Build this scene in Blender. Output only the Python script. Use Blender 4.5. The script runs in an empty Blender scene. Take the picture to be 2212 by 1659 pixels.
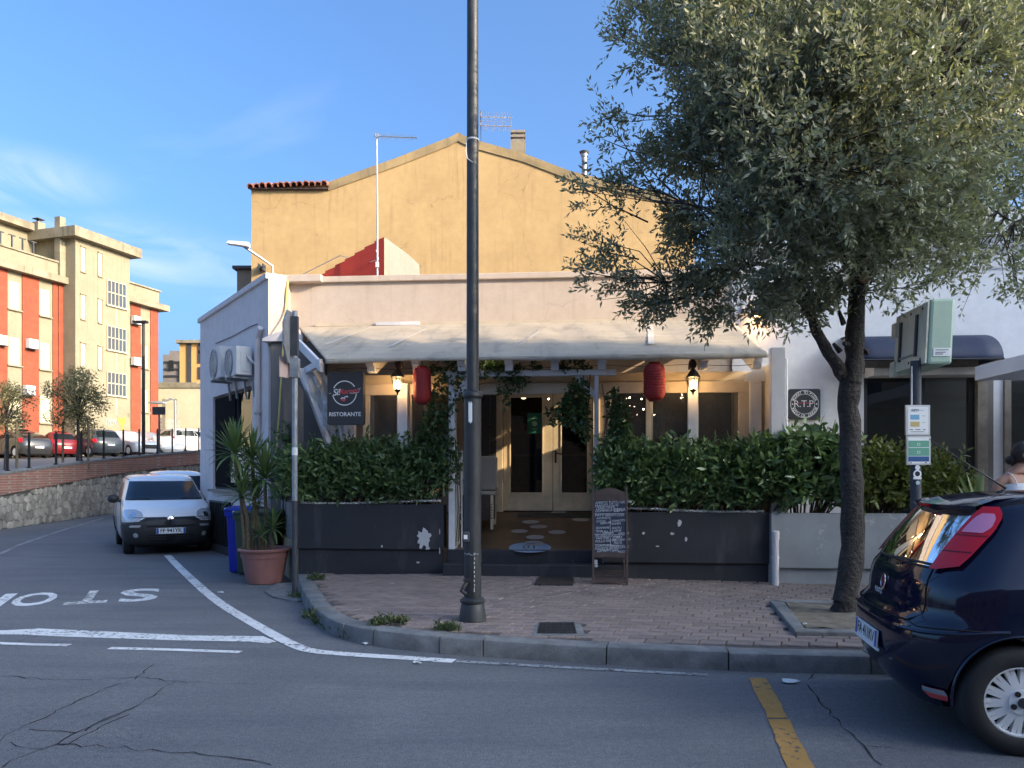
import bpy, math, random
import numpy as np
from mathutils import Vector, Matrix
random.seed(7)
rng = np.random.default_rng(7)
R = math.radians
SC = bpy.context.scene
COL = SC.collection

# ------------------------------------------------------------------ camera
cam_d = bpy.data.cameras.new('camera')
cam_d.sensor_fit = 'HORIZONTAL'
cam_d.sensor_width = 36.0
cam_d.lens = 27.2
cam_d.shift_y = 0.0859
cam_d.clip_start = 0.1
cam_d.clip_end = 3000
cam = bpy.data.objects.new('camera', cam_d)
COL.objects.link(cam)
cam.location = (0, 0, 1.6)
cam.rotation_euler = (R(90), 0, 0)
SC.camera = cam

# ------------------------------------------------------------------ light
SUN_EL, SUN_AZ = 19.0, 115.0          # azimuth clockwise from +Y (behind the camera, to the right)
world = bpy.data.worlds.new('World')
SC.world = world
world.use_nodes = True
wn, wl = world.node_tree.nodes, world.node_tree.links
wn.clear()
w_out = wn.new('ShaderNodeOutputWorld')
w_bg = wn.new('ShaderNodeBackground')
w_bg.inputs['Strength'].default_value = 0.15
sky = wn.new('ShaderNodeTexSky')
sky.sky_type = 'NISHITA'
sky.sun_disc = False
sky.sun_elevation = R(SUN_EL)
sky.sun_rotation = R(SUN_AZ)
sky.altitude = 50
sky.air_density = 0.7
sky.dust_density = 7.5
sky.ozone_density = 4.0
# thin cirrus: noise stretched along a high sheet, in the sky's own directions
tc = wn.new('ShaderNodeTexCoord')
sep = wn.new('ShaderNodeSeparateXYZ'); wl.new(tc.outputs['Generated'], sep.inputs[0])
zc = wn.new('ShaderNodeMath'); zc.operation = 'MAXIMUM'; zc.inputs[1].default_value = 0.05; wl.new(sep.outputs['Z'], zc.inputs[0])
dx = wn.new('ShaderNodeMath'); dx.operation = 'DIVIDE'; wl.new(sep.outputs['X'], dx.inputs[0]); wl.new(zc.outputs[0], dx.inputs[1])
dy = wn.new('ShaderNodeMath'); dy.operation = 'DIVIDE'; wl.new(sep.outputs['Y'], dy.inputs[0]); wl.new(zc.outputs[0], dy.inputs[1])
cmb = wn.new('ShaderNodeCombineXYZ'); wl.new(dx.outputs[0], cmb.inputs[0]); wl.new(dy.outputs[0], cmb.inputs[1])
mp = wn.new('ShaderNodeMapping'); mp.inputs['Scale'].default_value = (0.62, 0.42, 1); mp.inputs['Location'].default_value = (1.35, 0.55, 0); mp.inputs['Rotation'].default_value = (0, 0, R(25))
wl.new(cmb.outputs[0], mp.inputs['Vector'])
cn = wn.new('ShaderNodeTexNoise'); cn.inputs['Scale'].default_value = 0.75; cn.inputs['Detail'].default_value = 7; cn.inputs['Roughness'].default_value = 0.52; cn.inputs['Distortion'].default_value = 0.7
wl.new(mp.outputs[0], cn.inputs['Vector'])
cr = wn.new('ShaderNodeMapRange'); cr.inputs['From Min'].default_value = 0.53; cr.inputs['From Max'].default_value = 0.76; cr.inputs['To Max'].default_value = 0.5
wl.new(cn.outputs['Fac'], cr.inputs['Value'])
cmix = wn.new('ShaderNodeMixRGB'); cmix.inputs['Color2'].default_value = (1.5, 1.75, 2.15, 1)
hsv = wn.new('ShaderNodeHueSaturation'); hsv.inputs['Saturation'].default_value = 1.1
wl.new(sky.outputs[0], hsv.inputs['Color'])
c2 = wn.new('ShaderNodeTexNoise'); c2.inputs['Scale'].default_value = 2.6; c2.inputs['Detail'].default_value = 8; c2.inputs['Roughness'].default_value = 0.58; c2.inputs['Distortion'].default_value = 0.9
wl.new(mp.outputs[0], c2.inputs['Vector'])
fac = cr.outputs[0]
for ctr, rad, amt in (((-1.72, 2.62, 0), (2.5, 3.0, 0), 0.85), ((-1.75, 3.6, 0), (1.7, 1.35, 0), 0.6), ((-1.3, 4.3, 0), (1.7, 1.1, 0), 0.35)):
    sv = wn.new('ShaderNodeVectorMath'); sv.operation = 'SUBTRACT'; sv.inputs[1].default_value = ctr; wl.new(cmb.outputs[0], sv.inputs[0])
    ml = wn.new('ShaderNodeVectorMath'); ml.operation = 'MULTIPLY'; ml.inputs[1].default_value = rad; wl.new(sv.outputs[0], ml.inputs[0])
    ln = wn.new('ShaderNodeVectorMath'); ln.operation = 'LENGTH'; wl.new(ml.outputs[0], ln.inputs[0])
    mr = wn.new('ShaderNodeMapRange'); mr.interpolation_type = 'SMOOTHSTEP'; mr.inputs['From Min'].default_value = 1.25; mr.inputs['From Max'].default_value = 0.1; mr.inputs['To Max'].default_value = amt; wl.new(ln.outputs['Value'], mr.inputs['Value'])
    nr = wn.new('ShaderNodeMapRange'); nr.inputs['From Min'].default_value = 0.36; nr.inputs['From Max'].default_value = 0.68; wl.new(c2.outputs['Fac'], nr.inputs['Value'])
    mu = wn.new('ShaderNodeMath'); mu.operation = 'MULTIPLY'; wl.new(mr.outputs[0], mu.inputs[0]); wl.new(nr.outputs[0], mu.inputs[1])
    mx_ = wn.new('ShaderNodeMath'); mx_.operation = 'MAXIMUM'; wl.new(fac, mx_.inputs[0]); wl.new(mu.outputs[0], mx_.inputs[1]); fac = mx_.outputs[0]
wl.new(fac, cmix.inputs['Fac']); tint = wn.new('ShaderNodeMixRGB'); tint.blend_type = 'MULTIPLY'; tint.inputs['Fac'].default_value = 1; tint.inputs['Color2'].default_value = (0.80, 0.86, 0.86, 1)
wl.new(hsv.outputs[0], tint.inputs['Color1']); wl.new(tint.outputs[0], cmix.inputs['Color1'])
wl.new(cmix.outputs[0], w_bg.inputs['Color'])
wl.new(w_bg.outputs[0], w_out.inputs[0])

sun_d = bpy.data.lights.new('sun', 'SUN')
sun_d.energy = 2.0
sun_d.angle = R(0.5)
sun_d.color = (0.86, 0.66, 0.42)
sun = bpy.data.objects.new('sun', sun_d)
COL.objects.link(sun)
_d = Vector((math.sin(R(SUN_AZ)) * math.cos(R(SUN_EL)), math.cos(R(SUN_AZ)) * math.cos(R(SUN_EL)), math.sin(R(SUN_EL))))
sun.rotation_euler = _d.to_track_quat('Z', 'Y').to_euler()
sun.location = (20, -20, 30)

SC.view_settings.view_transform = 'Standard'
SC.view_settings.look = 'None'
SC.view_settings.gamma = 1
SC.view_settings.use_curve_mapping = False
SC.view_settings.exposure = 2.02
SC.render.engine = 'CYCLES'
SC.cycles.max_bounces = 8
SC.cycles.transparent_max_bounces = 16

# ------------------------------------------------------------------ helpers
FD, CX, HY, EYE = 1671.1, 1106.0, 1019.6, 1.6


class Frame:
    """a vertical-plane friendly frame: u along, w away, z up"""
    def __init__(s, ox, oy, ang):
        s.o = np.array([ox, oy]); s.a = ang
        s.U = np.array([math.cos(ang), math.sin(ang)]); s.W = np.array([-math.sin(ang), math.cos(ang)])

    def Y(s, px, w):
        k = (px - CX) / FD
        return (w + s.o @ s.W) / (k * s.W[0] + s.W[1])

    def u(s, px, w):
        k = (px - CX) / FD; y = s.Y(px, w)
        return float((np.array([k * y, y]) - s.o) @ s.U)

    def z(s, px, py, w):
        return EYE + (HY - py) / FD * s.Y(px, w)

    def p(s, px, py, w):
        return (s.u(px, w), w, s.z(px, py, w))

    def world(s, q):
        a = s.o + q[0] * s.U + q[1] * s.W
        return (float(a[0]), float(a[1]), q[2])

    def local(s, x, y):
        d = np.array([x, y]) - s.o
        return float(d @ s.U), float(d @ s.W)


WF = Frame(0, 0, 0)
FF = Frame(0, 0, math.atan(-0.08))                       # the shop fronts
SF = Frame(-6.77, 16.8, math.atan2(-0.82, 0.572))        # side wall along the lane
AF = Frame(-29.8, 45.0, math.atan2(0.954, 0.298))        # long facade of the flats


def gp(px, py, z=0.0):
    y = (EYE - z) * FD / (py - HY)
    return ((px - CX) / FD * y, y, z)


def at(px, py, y):
    return ((px - CX) / FD * y, y, EYE + (HY - py) / FD * y)


class G:
    def __init__(s):
        s.v = []; s.f = []

    def add(s, vs, fs):
        n = len(s.v)
        s.v.extend([tuple(map(float, v)) for v in vs]); s.f.extend([tuple(i + n for i in f) for f in fs])
        return s

    def box(s, x0, x1, y0, y1, z0, z1):
        return s.add([(x0, y0, z0), (x1, y0, z0), (x1, y1, z0), (x0, y1, z0), (x0, y0, z1), (x1, y0, z1), (x1, y1, z1), (x0, y1, z1)],
                     [(0, 3, 2, 1), (4, 5, 6, 7), (0, 1, 5, 4), (1, 2, 6, 5), (2, 3, 7, 6), (3, 0, 4, 7)])

    def cbox(s, c, d):
        return s.box(c[0] - d[0] / 2, c[0] + d[0] / 2, c[1] - d[1] / 2, c[1] + d[1] / 2, c[2] - d[2] / 2, c[2] + d[2] / 2)

    def prism(s, poly, ax, a, b):
        n = len(poly)
        if ax == 'w':
            vs = [(p[0], a, p[1]) for p in poly] + [(p[0], b, p[1]) for p in poly]
        elif ax == 'u':
            vs = [(a, p[0], p[1]) for p in poly] + [(b, p[0], p[1]) for p in poly]
        else:
            vs = [(p[0], p[1], a) for p in poly] + [(p[0], p[1], b) for p in poly]
        fs = [tuple(range(n)), tuple(range(2 * n - 1, n - 1, -1))] + [(i, i + n, (i + 1) % n + n, (i + 1) % n) for i in range(n)]
        return s.add(vs, fs)

    def tube(s, path, r, n=8, cap=True):
        P = [Vector(p) for p in path]
        if not hasattr(r, '__len__'):
            r = [r] * len(P)
        up = Vector((0, 0, 1))
        prev = None; rings = []
        for i, p in enumerate(P):
            t = (P[min(i + 1, len(P) - 1)] - P[max(i - 1, 0)]).normalized()
            if prev is None:
                a = t.cross(up) if abs(t.dot(up)) < 0.95 else t.cross(Vector((1, 0, 0)))
            else:
                a = prev - t * prev.dot(t)
            a.normalize(); prev = a; b = t.cross(a)
            rings.append([p + (a * math.cos(2 * math.pi * k / n) + b * math.sin(2 * math.pi * k / n)) * r[i] for k in range(n)])
        vs = [q for rg in rings for q in rg]
        fs = [(i * n + k, i * n + (k + 1) % n, (i + 1) * n + (k + 1) % n, (i + 1) * n + k) for i in range(len(P) - 1) for k in range(n)]
        if cap:
            fs += [tuple(range(n - 1, -1, -1)), tuple((len(P) - 1) * n + k for k in range(n))]
        return s.add(vs, fs)

    def lathe(s, prof, n=16, c=(0, 0, 0), ax='z', cap=True, a0=0):
        vs = []
        for (r, h) in prof:
            for k in range(n):
                a = a0 + 2 * math.pi * k / n
                x, y = r * math.cos(a), r * math.sin(a)
                vs.append((c[0] + x, c[1] + y, c[2] + h) if ax == 'z' else (c[0] + x, c[1] + h, c[2] + y) if ax == 'y' else (c[0] + h, c[1] + x, c[2] + y))
        fs = [(i * n + k, i * n + (k + 1) % n, (i + 1) * n + (k + 1) % n, (i + 1) * n + k) for i in range(len(prof) - 1) for k in range(n)]
        if cap:
            fs += [tuple(range(n - 1, -1, -1)), tuple((len(prof) - 1) * n + k for k in range(n))]
        return s.add(vs, fs)

    def ball(s, c, r, n=10, m=6):
        rr = r if hasattr(r, '__len__') else (r, r, r)
        vs = [(c[0], c[1], c[2] - rr[2])]
        for i in range(1, m):
            a = -math.pi / 2 + math.pi * i / m
            for k in range(n):
                b = 2 * math.pi * k / n
                vs.append((c[0] + rr[0] * math.cos(a) * math.cos(b), c[1] + rr[1] * math.cos(a) * math.sin(b), c[2] + rr[2] * math.sin(a)))
        vs.append((c[0], c[1], c[2] + rr[2]))
        fs = [(0, 1 + (k + 1) % n, 1 + k) for k in range(n)]
        for i in range(m - 2):
            fs += [(1 + i * n + k, 1 + i * n + (k + 1) % n, 1 + (i + 1) * n + (k + 1) % n, 1 + (i + 1) * n + k) for k in range(n)]
        L = len(vs) - 1
        fs += [(1 + (m - 2) * n + k, 1 + (m - 2) * n + (k + 1) % n, L) for k in range(n)]
        return s.add(vs, fs)

    def grid(s, P):
        m = len(P[0])
        return s.add([q for row in P for q in row], [(i * m + j, i * m + j + 1, (i + 1) * m + j + 1, (i + 1) * m + j) for i in range(len(P) - 1) for j in range(m - 1)])

    def quad(s, a, b, c, d):
        return s.add([a, b, c, d], [(0, 1, 2, 3)])

    def strip(s, pts, wd, z):
        """flat ribbon on the ground along 2-D points"""
        wd = wd if hasattr(wd, '__len__') else [wd] * len(pts)
        rows = []
        for i, p in enumerate(pts):
            a = Vector(pts[max(i - 1, 0)][:2]); b = Vector(pts[min(i + 1, len(pts) - 1)][:2])
            t = (b - a).normalized(); nrm = Vector((-t.y, t.x)) * wd[i] / 2
            rows.append([(p[0] + nrm.x, p[1] + nrm.y, z), (p[0] - nrm.x, p[1] - nrm.y, z)])
        return s.grid(rows)

    def xf(s, fn, i0=0):
        s.v[i0:] = [tuple(fn(v)) for v in s.v[i0:]]
        return s


def mesh(name, g, m=None, smooth=None, base=(0, 0, 0)):
    me = bpy.data.meshes.new(name)
    if base != (0, 0, 0):
        v = (np.array(g.v) - np.array(base)).tolist()
    else:
        v = g.v
    me.from_pydata(v, [], g.f)
    if m is not None:
        me.materials.append(m)
    me.validate()
    if smooth:
        me.shade_smooth()
        me.set_sharp_from_angle(angle=R(smooth))
    me.update()
    return me


def fixn(me):
    import bmesh
    b = bmesh.new(); b.from_mesh(me)
    bmesh.ops.recalc_face_normals(b, faces=b.faces)
    b.to_mesh(me); b.free()


def obj(name, me, parent=None, bevel=0, seg=2):
    o = bpy.data.objects.new(name, me)
    COL.objects.link(o)
    if parent is not None:
        o.parent = parent
    if bevel:
        b = o.modifiers.new('bevel', 'BEVEL'); b.width = bevel; b.segments = seg; b.limit_method = 'ANGLE'; b.angle_limit = R(40)
    return o


def tag(o, label=None, cat=None, group=None, kind=None):
    if label: o['label'] = label
    if cat: o['category'] = cat
    if group: o['group'] = group
    if kind: o['kind'] = kind
    return o


class Thing:
    def __init__(s, name, label, cat, fr=WF, base=(0, 0, 0), group=None, kind=None):
        s.o = bpy.data.objects.new(name, None)
        s.o.empty_display_size = 0.2
        COL.objects.link(s.o)
        s.fr = fr; s.base = tuple(map(float, base))
        s.o.location = fr.world(base); s.o.rotation_euler = (0, 0, fr.a)
        tag(s.o, label, cat, group, kind)

    def part(s, name, g, m, parent=None, smooth=None, bevel=0, seg=2, label=None, kind=None, flip=True):
        me = mesh(name, g, m, None, s.base)
        if flip: fixn(me)
        if smooth:
            me.shade_smooth(); me.set_sharp_from_angle(angle=R(smooth))
        o = obj(name, me, parent or s.o, bevel, seg)
        return tag(o, label, None, None, kind)


def single(name, label, cat, g, m, fr=WF, base=(0, 0, 0), group=None, kind=None, smooth=None, bevel=0, flip=True):
    base = tuple(map(float, base))
    me = mesh(name, g, m, None, base)
    if flip: fixn(me)
    if smooth:
        me.shade_smooth(); me.set_sharp_from_angle(angle=R(smooth))
    o = obj(name, me, None, bevel)
    o.location = fr.world(base); o.rotation_euler = (0, 0, fr.a)
    return tag(o, label, cat, group, kind)


def copy_tree(o, parent=None):
    c = o.copy(); COL.objects.link(c)
    c.parent = parent
    for ch in list(o.children):
        copy_tree(ch, c)
    return c


def flat_mesh(name, V, F, m, tint=None, smooth=False):
    """big mesh from numpy arrays; V (n,3), F (m,k)"""
    me = bpy.data.meshes.new(name)
    V = np.ascontiguousarray(V, dtype=np.float32); F = np.ascontiguousarray(F, dtype=np.int32)
    n, k = F.shape
    me.vertices.add(len(V)); me.vertices.foreach_set('co', V.ravel())
    me.loops.add(n * k); me.loops.foreach_set('vertex_index', F.ravel())
    me.polygons.add(n)
    me.polygons.foreach_set('loop_start', np.arange(0, n * k, k, dtype=np.int32))
    me.polygons.foreach_set('loop_total', np.full(n, k, dtype=np.int32))
    me.materials.append(m)
    if tint is not None:
        a = me.attributes.new('tint', 'FLOAT', 'POINT')
        a.data.foreach_set('value', np.ascontiguousarray(tint, dtype=np.float32))
    me.update(calc_edges=True)
    if smooth: me.shade_smooth()
    return me


# ---- text outlines as mesh data in the x,y plane
_tcache = {}


def text(s, size=1.0, shear=0.0, align='CENTER', bold=0.0, sp=1.0):
    key = (s, shear, align, bold, sp)
    if key not in _tcache:
        c = bpy.data.curves.new('tmp', 'FONT'); c.body = s; c.size = 1.0; c.shear = shear; c.align_x = align; c.align_y = 'CENTER'
        c.offset = bold; c.space_character = sp; c.resolution_u = 3
        o = bpy.data.objects.new('tmp', c); COL.objects.link(o)
        dg = bpy.context.evaluated_depsgraph_get(); dg.update()
        me = bpy.data.meshes.new_from_object(o.evaluated_get(dg))
        _tcache[key] = ([tuple(v.co) for v in me.vertices], [tuple(p.vertices) for p in me.polygons])
        bpy.data.objects.remove(o); bpy.data.curves.remove(c); bpy.data.meshes.remove(me)
    v, f = _tcache[key]
    return [(x * size, y * size) for x, y, _ in v], f


def put_text(g, s, u, w, z, size, rot=0, **k):
    v, f = text(s, size, **k)
    ca, sa = math.cos(rot), math.sin(rot)
    g.add([(u + x * ca - y * sa, w, z + x * sa + y * ca) for x, y in v], f)
    return g


def ring(g, u, w, z, r0, r1, n=40, a0=0, a1=360, sq=1.0):
    rows = []
    for i in range(n + 1):
        a = R(a0 + (a1 - a0) * i / n)
        rows.append([(u + r0 * math.cos(a), w, z + r0 * sq * math.sin(a)), (u + r1 * math.cos(a), w, z + r1 * sq * math.sin(a))])
    return g.grid(rows)


def rrect(x0, x1, z0, z1, r, n=5):
    pts = []
    for cx, cz, s in ((x1 - r, z1 - r, 0), (x0 + r, z1 - r, 90), (x0 + r, z0 + r, 180), (x1 - r, z0 + r, 270)):
        for i in range(n + 1):
            a = R(s + 90 * i / n); pts.append((cx + r * math.cos(a), cz + r * math.sin(a)))
    return pts


# ------------------------------------------------------------------ materials
def nt(name):
    m = bpy.data.materials.new(name); m.use_nodes = True
    t = m.node_tree; b = t.nodes['Principled BSDF']
    return m, t.nodes, t.links, b


def mix(N, L, fac, a, b, mode='MIX'):
    x = N.new('ShaderNodeMixRGB'); x.blend_type = mode
    for i, v in (('Fac', fac), ('Color1', a), ('Color2', b)):
        if isinstance(v, (int, float)): x.inputs[i].default_value = v
        elif isinstance(v, tuple): x.inputs[i].default_value = (*v, 1) if len(v) == 3 else v
        else: L.new(v, x.inputs[i])
    return x.outputs[0]


def noise(N, L, vec, scale, detail=5, rough=0.55, dist=0.0):
    n = N.new('ShaderNodeTexNoise'); n.inputs['Scale'].default_value = scale; n.inputs['Detail'].default_value = detail
    n.inputs['Roughness'].default_value = rough; n.inputs['Distortion'].default_value = dist
    if vec is not None: L.new(vec, n.inputs['Vector'])
    return n.outputs['Fac']


def rng_map(N, L, v, a, b, c=0.0, d=1.0):
    r = N.new('ShaderNodeMapRange'); r.inputs['From Min'].default_value = a; r.inputs['From Max'].default_value = b
    r.inputs['To Min'].default_value = c; r.inputs['To Max'].default_value = d
    L.new(v, r.inputs['Value'])
    return r.outputs[0]


def coords(N, L, scale=(1, 1, 1), kind='Object'):
    t = N.new('ShaderNodeTexCoord'); mp = N.new('ShaderNodeMapping'); mp.inputs['Scale'].default_value = scale
    L.new(t.outputs[kind], mp.inputs['Vector'])
    return mp.outputs[0]


def mat(name, col, rough=0.6, metal=0.0, var=0.15, vs=2.5, bump=0.12, bs=70, spec=0.5, coat=0.0, stain=None, st=(0.55, 0.72), ss=1.4, sscale=(1, 1, 1), orand=0.0, emit=None, es=0.0, trans=0.0, bd=0.02):
    m, N, L, b = nt(name)
    c = coords(N, L)
    n1 = noise(N, L, c, vs, 6)
    lo = tuple(max(0, x * (1 - var)) for x in col); hi = tuple(min(1, x * (1 + var)) for x in col)
    out = mix(N, L, rng_map(N, L, n1, 0.3, 0.7), lo, hi)
    if stain:
        n2 = noise(N, L, coords(N, L, sscale), ss, 8, 0.65, 0.4)
        out = mix(N, L, rng_map(N, L, n2, st[0], st[1]), out, stain)
    if orand:
        oi = N.new('ShaderNodeObjectInfo')
        out = mix(N, L, 1.0, out, rgb_from(N, L, rng_map(N, L, oi.outputs['Random'], 0, 1, 1 - orand, 1 + orand)), 'MULTIPLY')
    L.new(out, b.inputs['Base Color'])
    b.inputs['Roughness'].default_value = rough; b.inputs['Metallic'].default_value = metal
    b.inputs['Specular IOR Level'].default_value = spec
    b.inputs['Coat Weight'].default_value = coat; b.inputs['Coat Roughness'].default_value = 0.04
    if rough > 0.15:
        L.new(rng_map(N, L, n1, 0.25, 0.75, max(0.02, rough - 0.1), min(1, rough + 0.1)), b.inputs['Roughness'])
    if bump:
        bn = N.new('ShaderNodeBump'); bn.inputs['Strength'].default_value = bump; bn.inputs['Distance'].default_value = bd
        L.new(noise(N, L, c, bs, 4, 0.6), bn.inputs['Height']); L.new(bn.outputs[0], b.inputs['Normal'])
    if emit:
        b.inputs['Emission Color'].default_value = (*emit, 1); b.inputs['Emission Strength'].default_value = es
    return m


def rgb_from(N, L, v):
    c = N.new('ShaderNodeCombineColor')
    for i in range(3): L.new(v, c.inputs[i])
    return c.outputs[0]


def plain(name, col, rough=0.5, metal=0.0, emit=None, es=0.0, spec=0.5, coat=0.0):
    m, N, L, b = nt(name)
    b.inputs['Base Color'].default_value = (*col, 1); b.inputs['Roughness'].default_value = rough; b.inputs['Metallic'].default_value = metal
    b.inputs['Specular IOR Level'].default_value = spec; b.inputs['Coat Weight'].default_value = coat; b.inputs['Coat Roughness'].default_value = 0.03
    if emit:
        b.inputs['Emission Color'].default_value = (*emit, 1); b.inputs['Emission Strength'].default_value = es
    return m


def glass(name, tint=(0.75, 0.8, 0.8), ior=1.5, rough=0.0, wav=0.0, haze=0.0):
    m, N, L, b = nt(name)
    N.remove(b)
    out = [n for n in N if n.type == 'OUTPUT_MATERIAL'][0]
    tr = N.new('ShaderNodeBsdfTransparent'); tr.inputs['Color'].default_value = (*tint, 1)
    gl = N.new('ShaderNodeBsdfGlossy'); gl.inputs['Roughness'].default_value = rough; gl.inputs['Color'].default_value = (1, 1, 1, 1)
    fr = N.new('ShaderNodeFresnel'); fr.inputs['IOR'].default_value = ior
    mx = N.new('ShaderNodeMixShader')
    L.new(fr.outputs[0], mx.inputs[0]); L.new(tr.outputs[0], mx.inputs[1]); L.new(gl.outputs[0], mx.inputs[2])
    last = mx.outputs[0]
    if haze:
        df = N.new('ShaderNodeBsdfDiffuse'); df.inputs['Color'].default_value = (0.75, 0.76, 0.76, 1)
        m2 = N.new('ShaderNodeMixShader'); m2.inputs[0].default_value = haze
        L.new(last, m2.inputs[1]); L.new(df.outputs[0], m2.inputs[2]); last = m2.outputs[0]
    if wav:
        bn = N.new('ShaderNodeBump'); bn.inputs['Strength'].default_value = wav; bn.inputs['Distance'].default_value = 0.05
        L.new(noise(N, L, coords(N, L), 3.0, 3), bn.inputs['Height'])
        L.new(bn.outputs[0], gl.inputs['Normal'])
    L.new(last, out.inputs[0])
    return m


def leafmat(name, c1, c2, rough=0.45, trans=0.35, tcol=None):
    m, N, L, b = nt(name)
    out = [n for n in N if n.type == 'OUTPUT_MATERIAL'][0]
    a = N.new('ShaderNodeAttribute'); a.attribute_name = 'tint'
    geo = N.new('ShaderNodeObjectInfo')
    ad = N.new('ShaderNodeMath'); ad.operation = 'ADD'; L.new(a.outputs['Fac'], ad.inputs[0]); 
    ml = N.new('ShaderNodeMath'); ml.operation = 'MULTIPLY'; ml.inputs[1].default_value = 0.3; L.new(geo.outputs['Random'], ml.inputs[0])
    L.new(ml.outputs[0], ad.inputs[1])
    col = mix(N, L, ad.outputs[0], c1, c2)
    L.new(col, b.inputs['Base Color']); b.inputs['Roughness'].default_value = rough
    t = N.new('ShaderNodeBsdfTranslucent')
    tcol = tcol or (1.15, 1.25, 0.7)
    L.new(mix(N, L, 1.0, col, tcol, 'MULTIPLY'), t.inputs['Color'])
    mx = N.new('ShaderNodeMixShader'); mx.inputs[0].default_value = trans
    L.new(b.outputs[0], mx.inputs[1]); L.new(t.outputs[0], mx.inputs[2]); L.new(mx.outputs[0], out.inputs[0])
    return m


def asphalt():
    m, N, L, b = nt('asphalt')
    c = coords(N, L)
    big = noise(N, L, c, 0.35, 4, 0.6, 0.3)
    mid = noise(N, L, coords(N, L, (0.6, 3.0, 1)), 0.9, 5, 0.6)
    fine = noise(N, L, c, 110, 3, 0.7)
    col = mix(N, L, rng_map(N, L, big, 0.34, 0.66), (0.108, 0.112, 0.119), (0.165, 0.168, 0.175))
    col = mix(N, L, rng_map(N, L, mid, 0.45, 0.7, 0, 0.8), col, (0.098, 0.104, 0.117))
    col = mix(N, L, 0.85, col, rgb_from(N, L, rng_map(N, L, fine, 0.34, 0.66, 0.42, 1.65)), 'MULTIPLY')
    col = mix(N, L, 0.9, col, rgb_from(N, L, rng_map(N, L, noise(N, L, c, 22, 6, 0.75), 0.3, 0.7, 0.72, 1.3)), 'MULTIPLY')
    sp = N.new('ShaderNodeTexVoronoi'); sp.inputs['Scale'].default_value = 55; L.new(c, sp.inputs['Vector'])
    col = mix(N, L, rng_map(N, L, sp.outputs['Distance'], 0.10, 0.16, 0.55, 0.0), col, (0.2, 0.2, 0.205))
    L.new(col, b.inputs['Base Color'])
    L.new(rng_map(N, L, big, 0.3, 0.7, 0.72, 0.92), b.inputs['Roughness'])
    bn = N.new('ShaderNodeBump'); bn.inputs['Strength'].default_value = 0.5; bn.inputs['Distance'].default_value = 0.01
    L.new(fine, bn.inputs['Height']); L.new(bn.outputs[0], b.inputs['Normal'])
    return m


def worn_paint(name, col, amount=0.5, under=(0.06, 0.062, 0.068)):
    m, N, L, b = nt(name)
    c = coords(N, L)
    n1 = noise(N, L, c, 18, 8, 0.75); n2 = noise(N, L, c, 1.6, 3)
    f = rng_map(N, L, mix(N, L, 0.25, n1, n2), 0.62 - 0.22 * amount, 0.66 - 0.22 * amount, 0, 1)
    dirt = noise(N, L, c, 4, 5)
    base = mix(N, L, rng_map(N, L, dirt, 0.35, 0.7), tuple(x * 0.78 for x in col), col)
    L.new(mix(N, L, f, base, under), b.inputs['Base Color'])
    b.inputs['Roughness'].default_value = 0.75
    return m


def bricky(name, c1, c2, mort, bw=0.25, bh=0.065, ms=0.008, bump=0.3, vec='uz', stain=None):
    m, N, L, b = nt(name)
    t = N.new('ShaderNodeTexCoord'); sp = N.new('ShaderNodeSeparateXYZ'); L.new(t.outputs['Object'], sp.inputs[0])
    cb = N.new('ShaderNodeCombineXYZ'); L.new(sp.outputs['X'], cb.inputs[0]); L.new(sp.outputs['Z'], cb.inputs[1])
    br = N.new('ShaderNodeTexBrick'); br.inputs['Scale'].default_value = 1; br.inputs['Brick Width'].default_value = bw; br.inputs['Row Height'].default_value = bh
    br.inputs['Mortar Size'].default_value = ms; br.inputs['Color1'].default_value = (*c1, 1); br.inputs['Color2'].default_value = (*c2, 1); br.inputs['Mortar'].default_value = (*mort, 1)
    L.new(cb.outputs[0], br.inputs['Vector'])
    col = br.outputs['Color']
    n = noise(N, L, coords(N, L), 3, 6)
    col = mix(N, L, 0.5, col, rgb_from(N, L, rng_map(N, L, n, 0.3, 0.7, 0.7, 1.3)), 'MULTIPLY')
    if stain:
        col = mix(N, L, rng_map(N, L, noise(N, L, coords(N, L), 1.1, 7, 0.7), 0.56, 0.75), col, stain)
    L.new(col, b.inputs['Base Color']); b.inputs['Roughness'].default_value = 0.85
    bn = N.new('ShaderNodeBump'); bn.inputs['Strength'].default_value = bump; bn.inputs['Distance'].default_value = 0.01; bn.invert = True
    L.new(br.outputs['Fac'], bn.inputs['Height']); L.new(bn.outputs[0], b.inputs['Normal'])
    return m


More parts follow.
